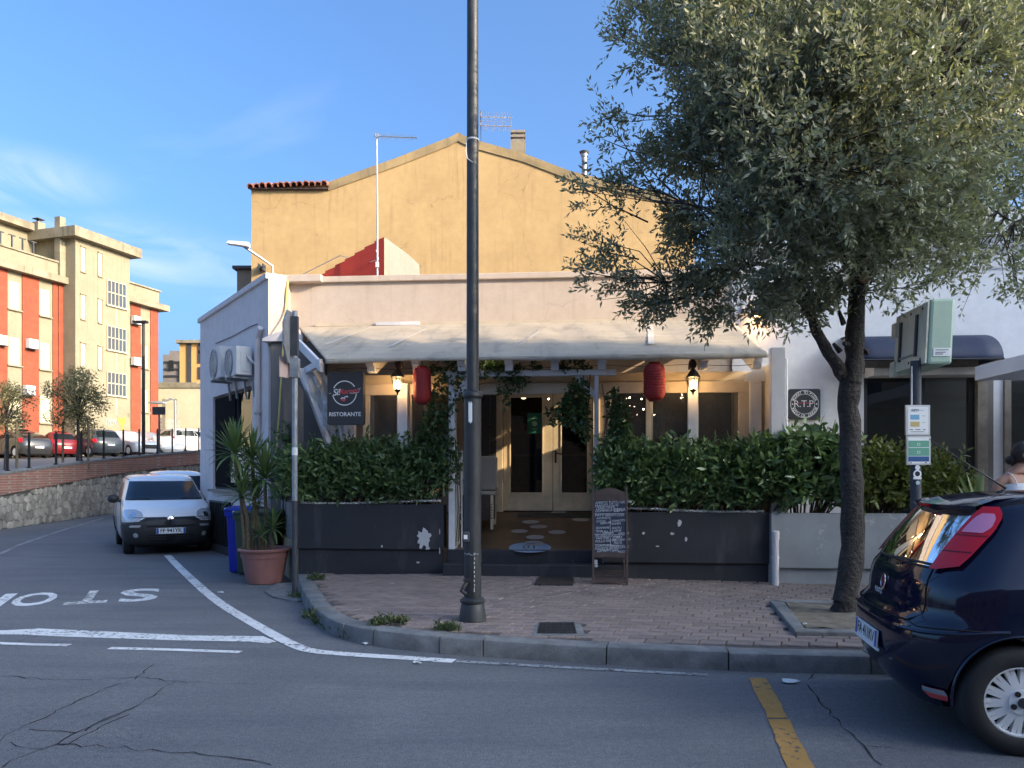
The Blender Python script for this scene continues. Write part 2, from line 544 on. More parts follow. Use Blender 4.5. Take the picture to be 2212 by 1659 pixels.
def plaster(name, col, patch, crack=0.0, streak=None, bump=0.15, top=None):
    """rendered wall: blotches, repair patches, rain streaks that run down, hairline cracks"""
    m, N, L, b = nt(name)
    c = coords(N, L)
    n1 = noise(N, L, c, 0.9, 7, 0.6, 0.5); n2 = noise(N, L, c, 5.5, 6, 0.65)
    out = mix(N, L, rng_map(N, L, n1, 0.35, 0.68), col, patch)
    out = mix(N, L, 0.6, out, rgb_from(N, L, rng_map(N, L, n2, 0.25, 0.75, 0.86, 1.13)), 'MULTIPLY')
    if streak:
        s = noise(N, L, coords(N, L, (5.0, 5.0, 0.35)), 1.0, 6, 0.65)
        out = mix(N, L, rng_map(N, L, s, 0.55, 0.78, 0, 0.75), out, streak)
    if crack:
        v = N.new('ShaderNodeTexVoronoi'); v.feature = 'DISTANCE_TO_EDGE'; v.inputs['Scale'].default_value = 0.45
        add = N.new('ShaderNodeVectorMath'); add.operation = 'ADD'
        nz = N.new('ShaderNodeTexNoise'); nz.inputs['Scale'].default_value = 1.3; nz.inputs['Detail'].default_value = 5; L.new(c, nz.inputs['Vector'])
        L.new(c, add.inputs[0]); L.new(nz.outputs['Color'], add.inputs[1]); L.new(add.outputs[0], v.inputs['Vector'])
        f = rng_map(N, L, v.outputs['Distance'], 0.0, 0.006, crack, 0)
        msk = rng_map(N, L, n1, 0.45, 0.6)
        mu = N.new('ShaderNodeMath'); mu.operation = 'MULTIPLY'; L.new(f, mu.inputs[0]); L.new(msk, mu.inputs[1])
        out = mix(N, L, mu.outputs[0], out, tuple(x * 0.35 for x in col))
    L.new(out, b.inputs['Base Color']); b.inputs['Roughness'].default_value = 0.9; b.inputs['Specular IOR Level'].default_value = 0.2
    bn = N.new('ShaderNodeBump'); bn.inputs['Strength'].default_value = bump; bn.inputs['Distance'].default_value = 0.02
    L.new(noise(N, L, c, 28, 6, 0.7), bn.inputs['Height']); L.new(bn.outputs[0], b.inputs['Normal'])
    return m


def chipped(name, col, chip, amt=0.66, scale=3.5, rough=0.5):
    """painted board with small chips down to the undercoat"""
    m, N, L, b = nt(name)
    c = coords(N, L)
    n1 = noise(N, L, c, scale, 9, 0.72, 0.2); n2 = noise(N, L, c, 1.1, 4)
    base = mix(N, L, rng_map(N, L, n2, 0.3, 0.7), tuple(x * 0.8 for x in col), tuple(x * 1.25 for x in col))
    dust = noise(N, L, coords(N, L, (3, 3, 0.8)), 1.2, 7, 0.65)
    base = mix(N, L, rng_map(N, L, dust, 0.55, 0.8, 0, 0.35), base, (0.16, 0.16, 0.165))
    L.new(mix(N, L, rng_map(N, L, n1, amt, amt + 0.012), base, chip), b.inputs['Base Color'])
    b.inputs['Roughness'].default_value = rough
    bn = N.new('ShaderNodeBump'); bn.inputs['Strength'].default_value = 0.18; bn.inputs['Distance'].default_value = 0.01
    L.new(noise(N, L, c, 40, 5), bn.inputs['Height']); L.new(bn.outputs[0], b.inputs['Normal'])
    return m


M = {}
M['asphalt'] = asphalt()
M['white_paint'] = worn_paint('worn_white_paint', (0.8, 0.8, 0.78), 0.36)
M['faded_paint'] = worn_paint('faded_white_paint', (0.36, 0.37, 0.38), 0.55)
M['yellow_paint'] = worn_paint('worn_yellow_paint', (0.42, 0.23, 0.06), 0.3)
M['crack'] = plain('crack_dark', (0.012, 0.013, 0.016), 0.95)
M['concrete'] = mat('kerb_concrete', (0.20, 0.20, 0.195), 0.88, var=0.3, vs=6, bump=0.4, bs=60, stain=(0.09, 0.09, 0.09), st=(0.5, 0.75), ss=3)
M['paver'] = mat('clay_paver', (0.245, 0.19, 0.168), 0.82, var=0.25, vs=5, bump=0.3, bs=90, stain=(0.13, 0.11, 0.105), st=(0.5, 0.78), ss=3, orand=0.15)
M['sand'] = mat('joint_sand', (0.085, 0.078, 0.074), 0.95, var=0.3, vs=10)
M['soil'] = mat('sandy_soil', (0.20, 0.165, 0.12), 0.95, var=0.35, vs=7, bump=0.8, bs=30, stain=(0.09, 0.07, 0.05), ss=4)
M['iron'] = mat('cast_iron', (0.05, 0.048, 0.047), 0.6, 0.5, var=0.3, vs=20, bump=0.3)
M['beige_wall'] = plaster('beige_plaster', (0.60, 0.50, 0.42), (0.54, 0.44, 0.36), 0.35, (0.42, 0.33, 0.26))
M['lilac_wall'] = plaster('pale_plaster', (0.74, 0.67, 0.65), (0.70, 0.63, 0.605), 0.15, (0.58, 0.52, 0.5))
M['white_wall'] = plaster('white_plaster', (0.80, 0.79, 0.79), (0.77, 0.76, 0.76), 0.0, (0.72, 0.71, 0.71), 0.08)
M['ochre_wall'] = plaster('ochre_plaster', (0.50, 0.34, 0.165), (0.43, 0.29, 0.14), 0.5, (0.28, 0.18, 0.09))
M['ochre_edge'] = plaster('weathered_coping', (0.42, 0.30, 0.15), (0.20, 0.16, 0.10), 0.0, (0.12, 0.10, 0.08))
M['red_wall'] = plaster('red_plaster', (0.36, 0.045, 0.035), (0.32, 0.04, 0.03), 0.0, (0.27, 0.035, 0.03))
M['cream_wall'] = plaster('cream_plaster', (0.56, 0.49, 0.34), (0.49, 0.42, 0.29), 0.2, (0.48, 0.41, 0.28))
M['flat_wall'] = plaster('flats_plaster', (0.265, 0.232, 0.162), (0.225, 0.197, 0.137), 0.0, (0.165, 0.14, 0.095))
M['flat_conc'] = plaster('weathered_cornice', (0.30, 0.26, 0.185), (0.17, 0.145, 0.10), 0.0, (0.06, 0.052, 0.04))
M['terracotta'] = bricky('terracotta_tiles', (0.25, 0.056, 0.025), (0.21, 0.047, 0.021), (0.2, 0.05, 0.024), 0.9, 0.3, 0.02)
M['lowbrick'] = bricky('coping_brick', (0.36, 0.15, 0.10), (0.27, 0.115, 0.08), (0.34, 0.26, 0.22), 0.27, 0.075, 0.012, stain=(0.3, 0.24, 0.2))
M['stone'] = mat('rubble_stone', (0.34, 0.31, 0.265), 0.9, var=0.3, vs=4, bump=0.5, bs=25, orand=0.3)
M['mortar'] = mat('wall_mortar', (0.13, 0.12, 0.105), 0.95, var=0.25, vs=6)
M['cream_wood'] = mat('cream_wood', (0.72, 0.60, 0.42), 0.55, var=0.12, vs=6, bump=0.1)
M['beige_wood'] = mat('beige_frame', (0.58, 0.49, 0.37), 0.6, var=0.12, vs=4)
M['white_wood'] = chipped('white_painted_wood', (0.66, 0.66, 0.68), (0.35, 0.32, 0.28), 0.68, 6)
M['dark_wood'] = mat('dark_wood', (0.075, 0.05, 0.043), 0.6, var=0.3, vs=12, bump=0.2)
M['deck'] = mat('worn_brown_floor', (0.105, 0.062, 0.036), 0.42, var=0.35, vs=1.3, bump=0.1, stain=(0.06, 0.04, 0.028), ss=2)
M['taupe'] = mat('taupe_panel', (0.16, 0.15, 0.14), 0.7, var=0.1)
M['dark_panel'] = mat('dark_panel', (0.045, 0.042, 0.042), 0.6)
M['black_paint'] = chipped('chipped_black_paint', (0.026, 0.028, 0.034), (0.55, 0.55, 0.55), 0.678, 2.6)
M['grey_render'] = chipped('peeling_grey_paint', (0.29, 0.305, 0.315), (0.42, 0.43, 0.43), 0.60, 3.2, 0.8)
M['pebble'] = mat('white_pebbles', (0.72, 0.72, 0.70), 0.7, var=0.25, vs=30)
M['canvas'] = mat('canvas', (0.60, 0.51, 0.39), 0.8, var=0.12, vs=2, bump=0.1, stain=(0.34, 0.30, 0.245), ss=1.6, st=(.5, .75), sscale=(2.5, 0.6, 1))
_N, _L = M['canvas'].node_tree.nodes, M['canvas'].node_tree.links
_t = _N.new('ShaderNodeBsdfTranslucent'); _t.inputs['Color'].default_value = (.5, .42, .32, 1); _m = _N.new('ShaderNodeMixShader'); _m.inputs[0].default_value = .22
_L.new(_N['Principled BSDF'].outputs[0], _m.inputs[1]); _L.new(_t.outputs[0], _m.inputs[2]); _L.new(_m.outputs[0], [n for n in _N if n.type == 'OUTPUT_MATERIAL'][0].inputs[0])
M['iron_black'] = mat('black_lantern_iron', (0.02, 0.02, 0.022), 0.45, 0.3, var=0.2)
M['pole_grey'] = mat('pole_paint', (0.042, 0.044, 0.046), 0.5, 0.2, var=0.3, vs=6, bump=0.1, stain=(0.065, 0.062, 0.06), st=(0.55, 0.8), ss=5)
M['galv'] = mat('galvanised', (0.33, 0.35, 0.37), 0.5, 0.6, var=0.2, vs=12)
M['galv_dark'] = mat('dark_galvanised', (0.06, 0.065, 0.075), 0.6, 0.3, var=0.2, vs=12)
M['alu'] = plain('aluminium', (0.62, 0.63, 0.64), 0.35, 0.8)
M['white_plastic'] = mat('white_plastic', (0.62, 0.61, 0.60), 0.5, var=0.1, vs=4)
M['grey_plastic'] = mat('grey_plastic', (0.30, 0.30, 0.30), 0.6)
M['dark_plastic'] = mat('dark_plastic', (0.024, 0.025, 0.027), 0.55, var=0.15, bump=0.1, bs=200)
M['black'] = plain('black_void', (0.006, 0.006, 0.007), 0.8)
M['rubber'] = mat('tyre_rubber', (0.016, 0.016, 0.017), 0.75, var=0.3, vs=20)
M['glass_dark'] = glass('window_glass', (0.45, 0.47, 0.47), 1.55)
M['glass_clear'] = glass('clear_glass', (0.86, 0.88, 0.87), 1.5)
M['sheet'] = glass('clear_plastic_sheet', (0.72, 0.72, 0.70), 1.55, 0.04, 0.5, 0.05)
M['curtain'] = glass('crumpled_plastic', (0.7, 0.72, 0.7), 1.5, 0.1, 0.9, 0.62)
M['car_glass'] = glass('car_glass', (0.16, 0.17, 0.17), 1.6)
M['bark'] = mat('dark_bark', (0.055, 0.047, 0.042), 0.9, var=0.4, vs=9, bump=1.0, bs=26, stain=(0.12, 0.105, 0.095), ss=6, sscale=(3, 3, 0.8), bd=0.07)
M['wound'] = mat('pruning_wound', (0.30, 0.16, 0.09), 0.85)
M['leaf_oak'] = leafmat('evergreen_oak_leaf', (0.125, 0.15, 0.105), (0.33, 0.335, 0.235), 0.42, 0.32)
M['leaf_laurel'] = leafmat('laurel_leaf', (0.045, 0.095, 0.04), (0.18, 0.26, 0.10), 0.3, 0.22)
M['leaf_light'] = leafmat('yellow_green_leaf', (0.075, 0.10, 0.025), (0.20, 0.22, 0.06), 0.38, 0.3)
M['leaf_vine'] = leafmat('vine_leaf', (0.035, 0.07, 0.03), (0.10, 0.155, 0.06), 0.45, 0.3)
M['leaf_yucca'] = leafmat('yucca_leaf', (0.11, 0.18, 0.06), (0.22, 0.28, 0.11), 0.45, 0.25)
M['leaf_agave'] = leafmat('agave_leaf', (0.13, 0.18, 0.08), (0.26, 0.30, 0.13), 0.5, 0.2)
M['leaf_weed'] = leafmat('weed_leaf', (0.05, 0.085, 0.03), (0.13, 0.15, 0.06), 0.6, 0.3)
M['leaf_dry'] = leafmat('olive_leaf', (0.13, 0.13, 0.065), (0.25, 0.22, 0.11), 0.5, 0.3)
M['stem'] = mat('stem', (0.12, 0.095, 0.06), 0.85, var=0.3, vs=20, bump=0.4)
M['lantern_red'] = mat('red_lantern_paper', (0.33, 0.02, 0.018), 0.7, var=0.12, vs=4)
M['bulb'] = plain('lit_bulb', (1, 0.8, 0.5), 0.3, 0, (1, 0.72, 0.36), 12)
M['bulb_small'] = plain('lit_string_bulb', (1, 0.85, 0.6), 0.3, 0, (1, 0.83, 0.58), 14)
M['frost'] = glass('lantern_pane', (0.95, 0.9, 0.8), 1.45, 0.1, 0, 0.12)
M['sign_black'] = mat('sign_black', (0.045, 0.047, 0.052), 0.35, var=0.05, bump=0.0)
M['print_white'] = plain('print_white', (0.8, 0.8, 0.78), 0.5)
M['print_red'] = plain('print_red', (0.72, 0.09, 0.10), 0.5)
M['print_blue'] = plain('print_blue', (0.02, 0.08, 0.36), 0.5)
M['print_black'] = plain('print_black', (0.01, 0.01, 0.012), 0.5)
M['chalk'] = plain('chalk', (0.55, 0.58, 0.62), 0.9)
M['board'] = mat('chalkboard', (0.022, 0.034, 0.065), 0.6, var=0.3, vs=3, bump=0)
M['terra_pot'] = mat('terracotta_pot', (0.27, 0.125, 0.112), 0.6, var=0.12, vs=5, bump=0.1, stain=(0.36, 0.2, 0.16), st=(0.6, 0.85))
M['bin_blue'] = mat('blue_plastic', (0.008, 0.028, 0.42), 0.4, var=0.1)
M['bin_green'] = mat('green_plastic', (0.045, 0.085, 0.05), 0.5, var=0.15)
M['pipe_white'] = mat('white_pipe', (0.66, 0.62, 0.62), 0.5, var=0.06)
M['cord'] = mat('yellow_cord', (0.55, 0.45, 0.15), 0.6)
M['roof_tile'] = mat('clay_roof_tile', (0.34, 0.13, 0.085), 0.85, var=0.35, vs=6, bump=0.4, bs=30, stain=(0.1, 0.07, 0.06), ss=4, orand=0.25)
M['navy'] = mat('navy_canvas', (0.018, 0.028, 0.065), 0.7, var=0.1)
M['stone_trim'] = mat('stone_trim', (0.24, 0.21, 0.175), 0.8, var=0.2, vs=8, stain=(0.14, 0.12, 0.1))
M['skin'] = mat('skin', (0.42, 0.22, 0.15), 0.5, var=0.06, bump=0.02)
M['hair'] = mat('dark_hair', (0.022, 0.013, 0.012), 0.45, var=0.4, vs=25, bump=0.5, bs=90)
M['white_cloth'] = mat('white_cloth', (0.74, 0.74, 0.76), 0.85, var=0.05, bump=0.15, bs=30)
M['jean'] = mat('denim', (0.05, 0.075, 0.13), 0.9, var=0.15)
M['green_box'] = mat('pale_green_enamel', (0.40, 0.52, 0.40), 0.45, var=0.08, vs=4, stain=(0.25, 0.27, 0.2), st=(0.66, 0.85))
M['cream_box'] = mat('stained_cream_enamel', (0.68, 0.65, 0.50), 0.5, var=0.1, vs=5, stain=(0.28, 0.25, 0.16), st=(0.55, 0.8), ss=3, sscale=(1, 4, 1))
M['snow'] = plain('litter_white', (0.7, 0.7, 0.68), 0.8)
M['car_white'] = mat('white_car_paint', (0.84, 0.85, 0.86), 0.35, var=0.03, bump=0, coat=0.8)
M['car_navy'] = mat('navy_car_paint', (0.003, 0.006, 0.024), 0.09, var=0.02, bump=0, spec=0.55)
M['chrome'] = plain('chrome', (0.75, 0.76, 0.78), 0.12, 1.0)
M['rim'] = mat('silver_rim', (0.72, 0.73, 0.74), 0.35, 0.25, var=0.1, bump=0)
M['red_lens'] = plain('red_lens', (0.62, 0.008, 0.022), 0.18, 0, spec=0.3, coat=0.25)
M['pink_lens'] = plain('clear_pink_lens', (0.72, 0.26, 0.40), 0.15, 0, spec=0.3, coat=0.25)
M['clear_lens'] = plain('clear_lens', (0.50, 0.53, 0.56), 0.1, 0.35, coat=1)
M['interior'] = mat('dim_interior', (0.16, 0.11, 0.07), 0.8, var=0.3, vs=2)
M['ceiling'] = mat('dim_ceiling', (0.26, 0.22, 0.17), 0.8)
# ================================================================== GROUND
def structure(name, g, m, fr=WF, base=(0, 0, 0), smooth=None):
    o = single(name, None, None, g, m, fr, base, kind='structure', smooth=smooth)
    return o


g = G(); g.quad((-900, -900, -0.06), (900, -900, -0.06), (900, 900, -0.06), (-900, 900, -0.06))
M['earth'] = mat('dry_earth', (0.12, 0.11, 0.09), 0.95)
structure('ground', g, M['earth'])
g = G(); g.quad((-45, -8, 0), (45, -8, 0), (45, 62, 0), (-45, 62, 0))
road = structure('road', g, M['asphalt'])


def road_part(name, g, m, label=None):
    o = obj(name, mesh(name, g, m), road)
    if label: o['label'] = label
    return o


def gl(pts, z=0.0):
    return [gp(x, y, z) for x, y in pts]


def resample(pts, step):
    P = [Vector(p[:2]) for p in pts]; out = [P[0].copy()]
    for a, b in zip(P, P[1:]):
        n = max(1, int((b - a).length / step))
        out += [a + (b - a) * (i + 1) / n for i in range(n)]
    return [(p.x, p.y) for p in out]


def smooth_path(pts, it=3):
    P = [tuple(p[:2]) for p in pts]
    for _ in range(it):
        Q = [P[0]]
        for a, b in zip(P, P[1:]):
            Q += [(a[0] * .75 + b[0] * .25, a[1] * .75 + b[1] * .25), (a[0] * .25 + b[0] * .75, a[1] * .25 + b[1] * .75)]
        P = Q + [P[-1]]
    return P


# ---- painted markings
edge_line = smooth_path(gl([(362, 1200), (380, 1219), (412, 1250), (470, 1302), (555, 1352), (622, 1389), (666, 1407), (735, 1413), (802, 1417.5), (892, 1423), (981, 1429)]), 2)
g = G(); g.strip(edge_line, 0.13, 0.005); road_part('edge_line', g, M['white_paint'], 'worn white line curving out of the lane along the kerb')
g = G(); g.strip(resample(gl([(985, 1429.5), (1120, 1437), (1300, 1447), (1530, 1459)]), 0.3), 0.07, 0.005); road_part('faded_edge_line', g, M['faded_paint'], 'faded white line beside the straight kerb')
a = gl([(-60, 1366), (0, 1367), (62, 1365), (175, 1370), (275, 1374), (400, 1379), (553, 1381), (588, 1389)])
g = G(); g.strip(a, [0.2, 0.2, 0.29, 0.29, 0.26, 0.22, 0.25, 0.1], 0.005); road_part('stop_line', g, M['white_paint'], 'thick cracked white stop line across the lane mouth')
for p in ([(-40, 1389), (70, 1393), (150, 1394.5)], [(236, 1401), (380, 1404.5), (520, 1409.5)]):
    g = G(); g.strip(resample(gl(p), .3), 0.085, 0.005); road_part('dash_line', g, M['white_paint'])
g = G(); g.strip(resample(gl([(-60, 1212), (0, 1197), (40, 1178), (100, 1157), (160, 1138), (225, 1119)]), .5), 0.09, 0.005); road_part('lane_line', g, M['faded_paint'], 'thin faded white line along the stone wall')
for a, b, c, d in (((1618, 1466), (1656, 1466), (1703, 1552), (1658, 1552)), ((1660, 1555), (1704, 1555), (1790, 1720), (1722, 1720))):
    g = G(); q = gl([a, b, c, d])
    L = [Vector(q[0]).lerp(Vector(q[3]), i / 12) for i in range(13)]; Rr = [Vector(q[1]).lerp(Vector(q[2]), i / 12) for i in range(13)]
    g.grid([[(p.x + random.uniform(-.008, .008), p.y, .005), (r.x + random.uniform(-.008, .008), r.y, .005)] for p, r in zip(L, Rr)])
    road_part('bay_line', g, M['yellow_paint'])
for ch, px, py in (('S', 300, 1285.5), ('T', 194, 1290), ('O', 76, 1294.5), ('P', -28, 1299)):
    v, f = text(ch, 1.0, bold=0.02)
    xs = [q[0] for q in v]; ys = [q[1] for q in v]
    cx, cy = (max(xs) + min(xs)) / 2, (max(ys) + min(ys)) / 2
    wx, wy = max(xs) - min(xs), max(ys) - min(ys)
    c = gp(px, py); g = G(); th = math.pi + 0.40
    for x, y in v:
        X = (x - cx) / wx * 0.47; Yy = (y - cy) / wy * 1.12
        g.v.append((c[0] + X * math.cos(th) - Yy * math.sin(th), c[1] + X * math.sin(th) + Yy * math.cos(th), 0.005))
    g.f = list(f)
    road_part('painted_letter', g, M['white_paint'] if ch != 'T' else worn_paint('very_worn_white_paint', (0.75, 0.75, 0.7), 0.5), 'painted letter %s of the word STOP' % ch)


def crack(pts, w=0.012):
    P = resample(gl(pts), 0.07)
    P = [(x + random.uniform(-.018, .018), y + random.uniform(-.03, .03)) for x, y in P]
    g = G(); g.strip(P, [w * random.uniform(.25, 1.7) for _ in P], 0.004)
    road_part('crack', g, M['crack'])


for c in ([(262, 1477), (220, 1492), (175, 1510), (110, 1544), (60, 1568), (14, 1590), (5, 1604)], [(380, 1473), (345, 1490), (330, 1505), (285, 1530), (235, 1555), (165, 1585), (120, 1608), (92, 1620), (45, 1637), (0, 1658)],
          [(290, 1528), (220, 1556), (190, 1577)], [(270, 1547), (200, 1580), (150, 1605), (125, 1614)], [(122, 1608), (185, 1612), (260, 1616), (355, 1626), (440, 1629), (520, 1637), (580, 1652)],
          [(70, 1575), (95, 1580), (160, 1584)], [(0, 1462), (90, 1467), (160, 1471), (250, 1466)], [(250, 1466), (330, 1466), (380, 1473), (470, 1477), (560, 1481)],
          [(330, 1436), (310, 1455), (290, 1467)], [(15, 1397), (60, 1380), (115, 1366)], [(20, 1608), (60, 1615), (95, 1620)],
          [(1748, 1480), (1760, 1500), (1770, 1518), (1800, 1548), (1830, 1580), (1865, 1612), (1885, 1632), (1905, 1655)], [(1870, 1615), (1920, 1617), (1985, 1622)], [(1748, 1470), (1760, 1455), (1775, 1448)]):
    crack(c, 0.008)

# ---- pavement
ZP = 0.15


def bump(x, y):
    u, w = FF.local(x, y)
    return 0.055 * math.exp(-((u + 0.9) / 2.6) ** 2) * max(0, min(1, (w - 6.6) / 3.6)) ** 1.2


def zp(x, y):
    return ZP + bump(x, y)


kerb_px = [(640, 1262), (647, 1292), (665, 1328), (695, 1358), (735, 1381), (785, 1392), (840, 1401), (942, 1412), (1019.5, 1417), (1300, 1437), (1586, 1450), (1890, 1457)]
kp = [gp(x, y)[:2] for x, y in kerb_px]
kp += [(kp[-1][0] + d, kp[-1][1] - 0.085 * d) for d in (1.5, 3, 6, 10)]
kp = smooth_path(kp, 2)
KP = [Vector(p) for p in resample(kp, 0.08)]


def kerb_at(i, off):
    a = KP[max(i - 1, 0)]; b = KP[min(i + 1, len(KP) - 1)]
    t = (b - a).normalized(); n = Vector((-t.y, t.x))
    return KP[i] + n * off


def px_of(p):
    return CX + p.x / p.y * FD


g = G()
inner = [kerb_at(i, 0.1) for i in range(len(KP))]
poly = [(p.x, p.y) for p in inner]
X1 = poly[-1][0]
far = [FF.world((FF.local(X1, 8)[0], 10.45, 0))[:2], (-2.82, 10.60)]
pav_poly = poly + [far[0], far[1]]
# base sheet that follows the gentle swell, as strips from kerb to wall
rows = []
for i in range(0, len(inner), 3):
    p = inner[i]
    u, w = FF.local(p.x, p.y)
    q = Vector(FF.world((max(u, -3.66), 10.62, 0))[:2])
    rows.append([tuple(p.lerp(q, t)) + (zp(*p.lerp(q, t)) - 0.018,) for t in [j / 10 for j in range(11)]])
g.grid(rows)
pavement = structure('pavement', g, M['sand'])
joints = [670, 742, 812, 942, 1053, 1312, 1586, 1878, 2200]
stops = [0]
for j in joints:
    k = min(range(len(KP)), key=lambda i: abs(px_of(KP[i]) - j) + (1e3 if KP[i].y < 2 else 0))
    if k > stops[-1] + 2: stops.append(k)
stops += list(range(stops[-1] + 14, len(KP) - 1, 14)) + [len(KP) - 1]
for a, b in zip(stops, stops[1:]):
    g = G(); rws = []
    idx = list(range(a, b + 1))
    jz = random.uniform(-.006, .006); jo = random.uniform(-.008, .008)
    for i in idx:
        e = 0.006 if i in (a, b) else 0
        prof = [(0.0, -0.02), (0.0, 0.05), (0.003, 0.115), (0.012, 0.142), (0.03, 0.152), (0.19, 0.153), (0.2, 0.145), (0.2, 0.0)]
        t = (KP[min(i + 1, len(KP) - 1)] - KP[max(i - 1, 0)]).normalized()
        sh = t * (e if i == a else -e if i == b else 0)
        r = []
        for o_, z in prof:
            p = kerb_at(i, o_ + jo) + sh
            r.append((p.x + random.uniform(-.002, .002), p.y + random.uniform(-.002, .002), z + jz * (z > .1)))
        rws.append(r)
    g.grid(rws)
    n = len(g.v); m8 = 8
    g.f += [tuple(range(m8)), tuple(range(n - 1, n - m8 - 1, -1))]
    o = obj('kerb_stone', mesh('kerb_stone', g, M['concrete']), pavement); fixn(o.data)
    o.data.shade_smooth(); o.data.set_sharp_from_angle(angle=R(35))


def inside(p, poly):
    c = False; n = len(poly)
    for i in range(n):
        x1, y1 = poly[i][:2]; x2, y2 = poly[(i + 1) % n][:2]
        if (y1 > p[1]) != (y2 > p[1]) and p[0] < (x2 - x1) * (p[1] - y1) / (y2 - y1) + x1: c = not c
    return c


pit = [FF.world(q)[:2] for q in ((1.95, 7.02, 0), (4.3, 7.02, 0), (4.3, 8.72, 0), (2.16, 8.72, 0))]
lids = [[gp(x, y, ZP)[:2] for x, y in ((1166, 1369), (1248, 1369), (1242, 1348), (1170, 1348))], [gp(x, y, .19)[:2] for x, y in ((1164, 1260), (1230, 1260), (1228, 1249), (1170, 1249))]]
PU, PW = 0.228, 0.150
wv = [0, 0.010, 0.0, -0.010, 0.0]
bot = [(-.5 + i / 4, wv[i]) for i in range(5)]
pu = [(x * PU * .955, -PW * .475 + y) for x, y in bot]
top = [(x * PU * .955 + 0.045, PW * .475 + y) for x, y in reversed(bot)]
outl = [(x - 0.022, y) for x, y in pu] + [(x - 0.022, y) for x, y in top]


def paver_geo(ox=0, oy=0, oz=0, th=0.0, tilt=(0, 0)):
    ca, sa = math.cos(th), math.sin(th)
    vs = []
    for sc, dz in ((1.0, -0.02), (1.0, -0.008), (0.93, 0.0)):
        for x, y in outl:
            x, y = x * sc, y * sc
            vs.append((ox + x * ca - y * sa, oy + x * sa + y * ca, oz + dz + x * tilt[0] + y * tilt[1]))
    n = len(outl)
    fs = [tuple(range(2 * n, 3 * n))] + [(l * n + k, l * n + (k + 1) % n, (l + 1) * n + (k + 1) % n, (l + 1) * n + k) for l in range(2) for k in range(n)]
    return vs, fs


v, f = paver_geo()
gm = G(); gm.add(v, f); paver_me = mesh('paver', gm, M['paver'])
spots = []
th0 = math.atan(-0.085)
kpoly = [(kerb_at(i, 0.25).x, kerb_at(i, 0.25).y) for i in range(len(KP))] + [FF.world((FF.local(X1, 8)[0], 10.28, 0))[:2], FF.world((-3.3, 10.50, 0))[:2]]
for r in range(-12, 50):
    for c in range(-30, 60):
        u = (c + 0.5 * (r % 2)) * PU; w = 6.0 + r * PW
        x = u * math.cos(th0) - w * math.sin(th0) * 0 ; x = u; y = w + u * math.tan(th0)
        if not inside((x, y), kpoly): continue
        if any(inside((x, y), q) for q in [pit] + lids): continue
        spots.append((x, y))
spots.sort(key=lambda p: p[1] + (0 if p[0] / p[1] < 0.62 else 50))
gs = G()
for i, (x, y) in enumerate(spots):
    z = zp(x, y) + random.uniform(-.0015, .003)
    tl = (random.uniform(-.012, .012), random.uniform(-.012, .012))
    if i < 300:
        o = bpy.data.objects.new('paver', paver_me); COL.objects.link(o); o.parent = pavement
        o.location = (x, y, z); o.rotation_euler = (tl[1], -tl[0], th0 + random.uniform(-.02, .02))
    else:
        v, f = paver_geo(x, y, z, th0 + random.uniform(-.02, .02), tl); gs.add(v, f)
o = obj('paver_field', mesh('paver_field', gs, M['paver']), pavement); o['kind'] = 'stuff'
# asphalt/cement patch at the corner under the sign post
g = G(); pts = [gp(x, y) for x, y in ((598, 1262), (644, 1262), (652, 1300), (640, 1302), (590, 1292), (572, 1280))]
g.prism([p[:2] for p in pts], 'z', -.01, .02)
obj('cement_patch', mesh('cement_patch', g, M['concrete']), pavement)

# ---- covers in the pavement
q = lids[0]
T = Thing('drain_cover', 'cast iron drain cover in a concrete frame beside the straight kerb', 'drain cover', WF, (*gp(1205, 1358, ZP)[:2], ZP), 'drain covers in the pavement')
g = G(); g.prism([gp(x, y, ZP)[:2] for x, y in ((1150, 1374), (1264, 1374), (1253, 1343), (1157, 1343))], 'z', ZP - .03, ZP + .008); T.part('frame', g, M['concrete'], bevel=.004)
g = G(); g.prism([gp(x, y, ZP)[:2] for x, y in ((1160, 1370.5), (1246, 1370.5), (1240, 1347), (1166, 1347))], 'z', ZP - .02, ZP + .013)
A = [Vector(gp(x, y, ZP)) for x, y in ((1160, 1370.5), (1246, 1370.5), (1240, 1347), (1166, 1347))]
for i in range(9):
    for j in range(7):
        s, t = (i + .5) / 9, (j + .5) / 7
        p = A[0].lerp(A[1], s).lerp(A[3].lerp(A[2], s), t)
        g.cbox((p.x, p.y, ZP + .015), (.022, .03, .006))
T.part('lid', g, M['iron'])
g = G(); g.prism([gp(x, y, .205)[:2] for x, y in ((1154, 1263), (1237, 1263), (1241, 1257), (1236, 1248), (1166, 1248))], 'z', .16, .222)
single('drain_cover', 'flat dark iron drain cover at the foot of the entrance steps', 'drain cover', g, M['iron'], base=(*gp(1198, 1255, .2)[:2], .2), group='drain covers in the pavement', bevel=.004)

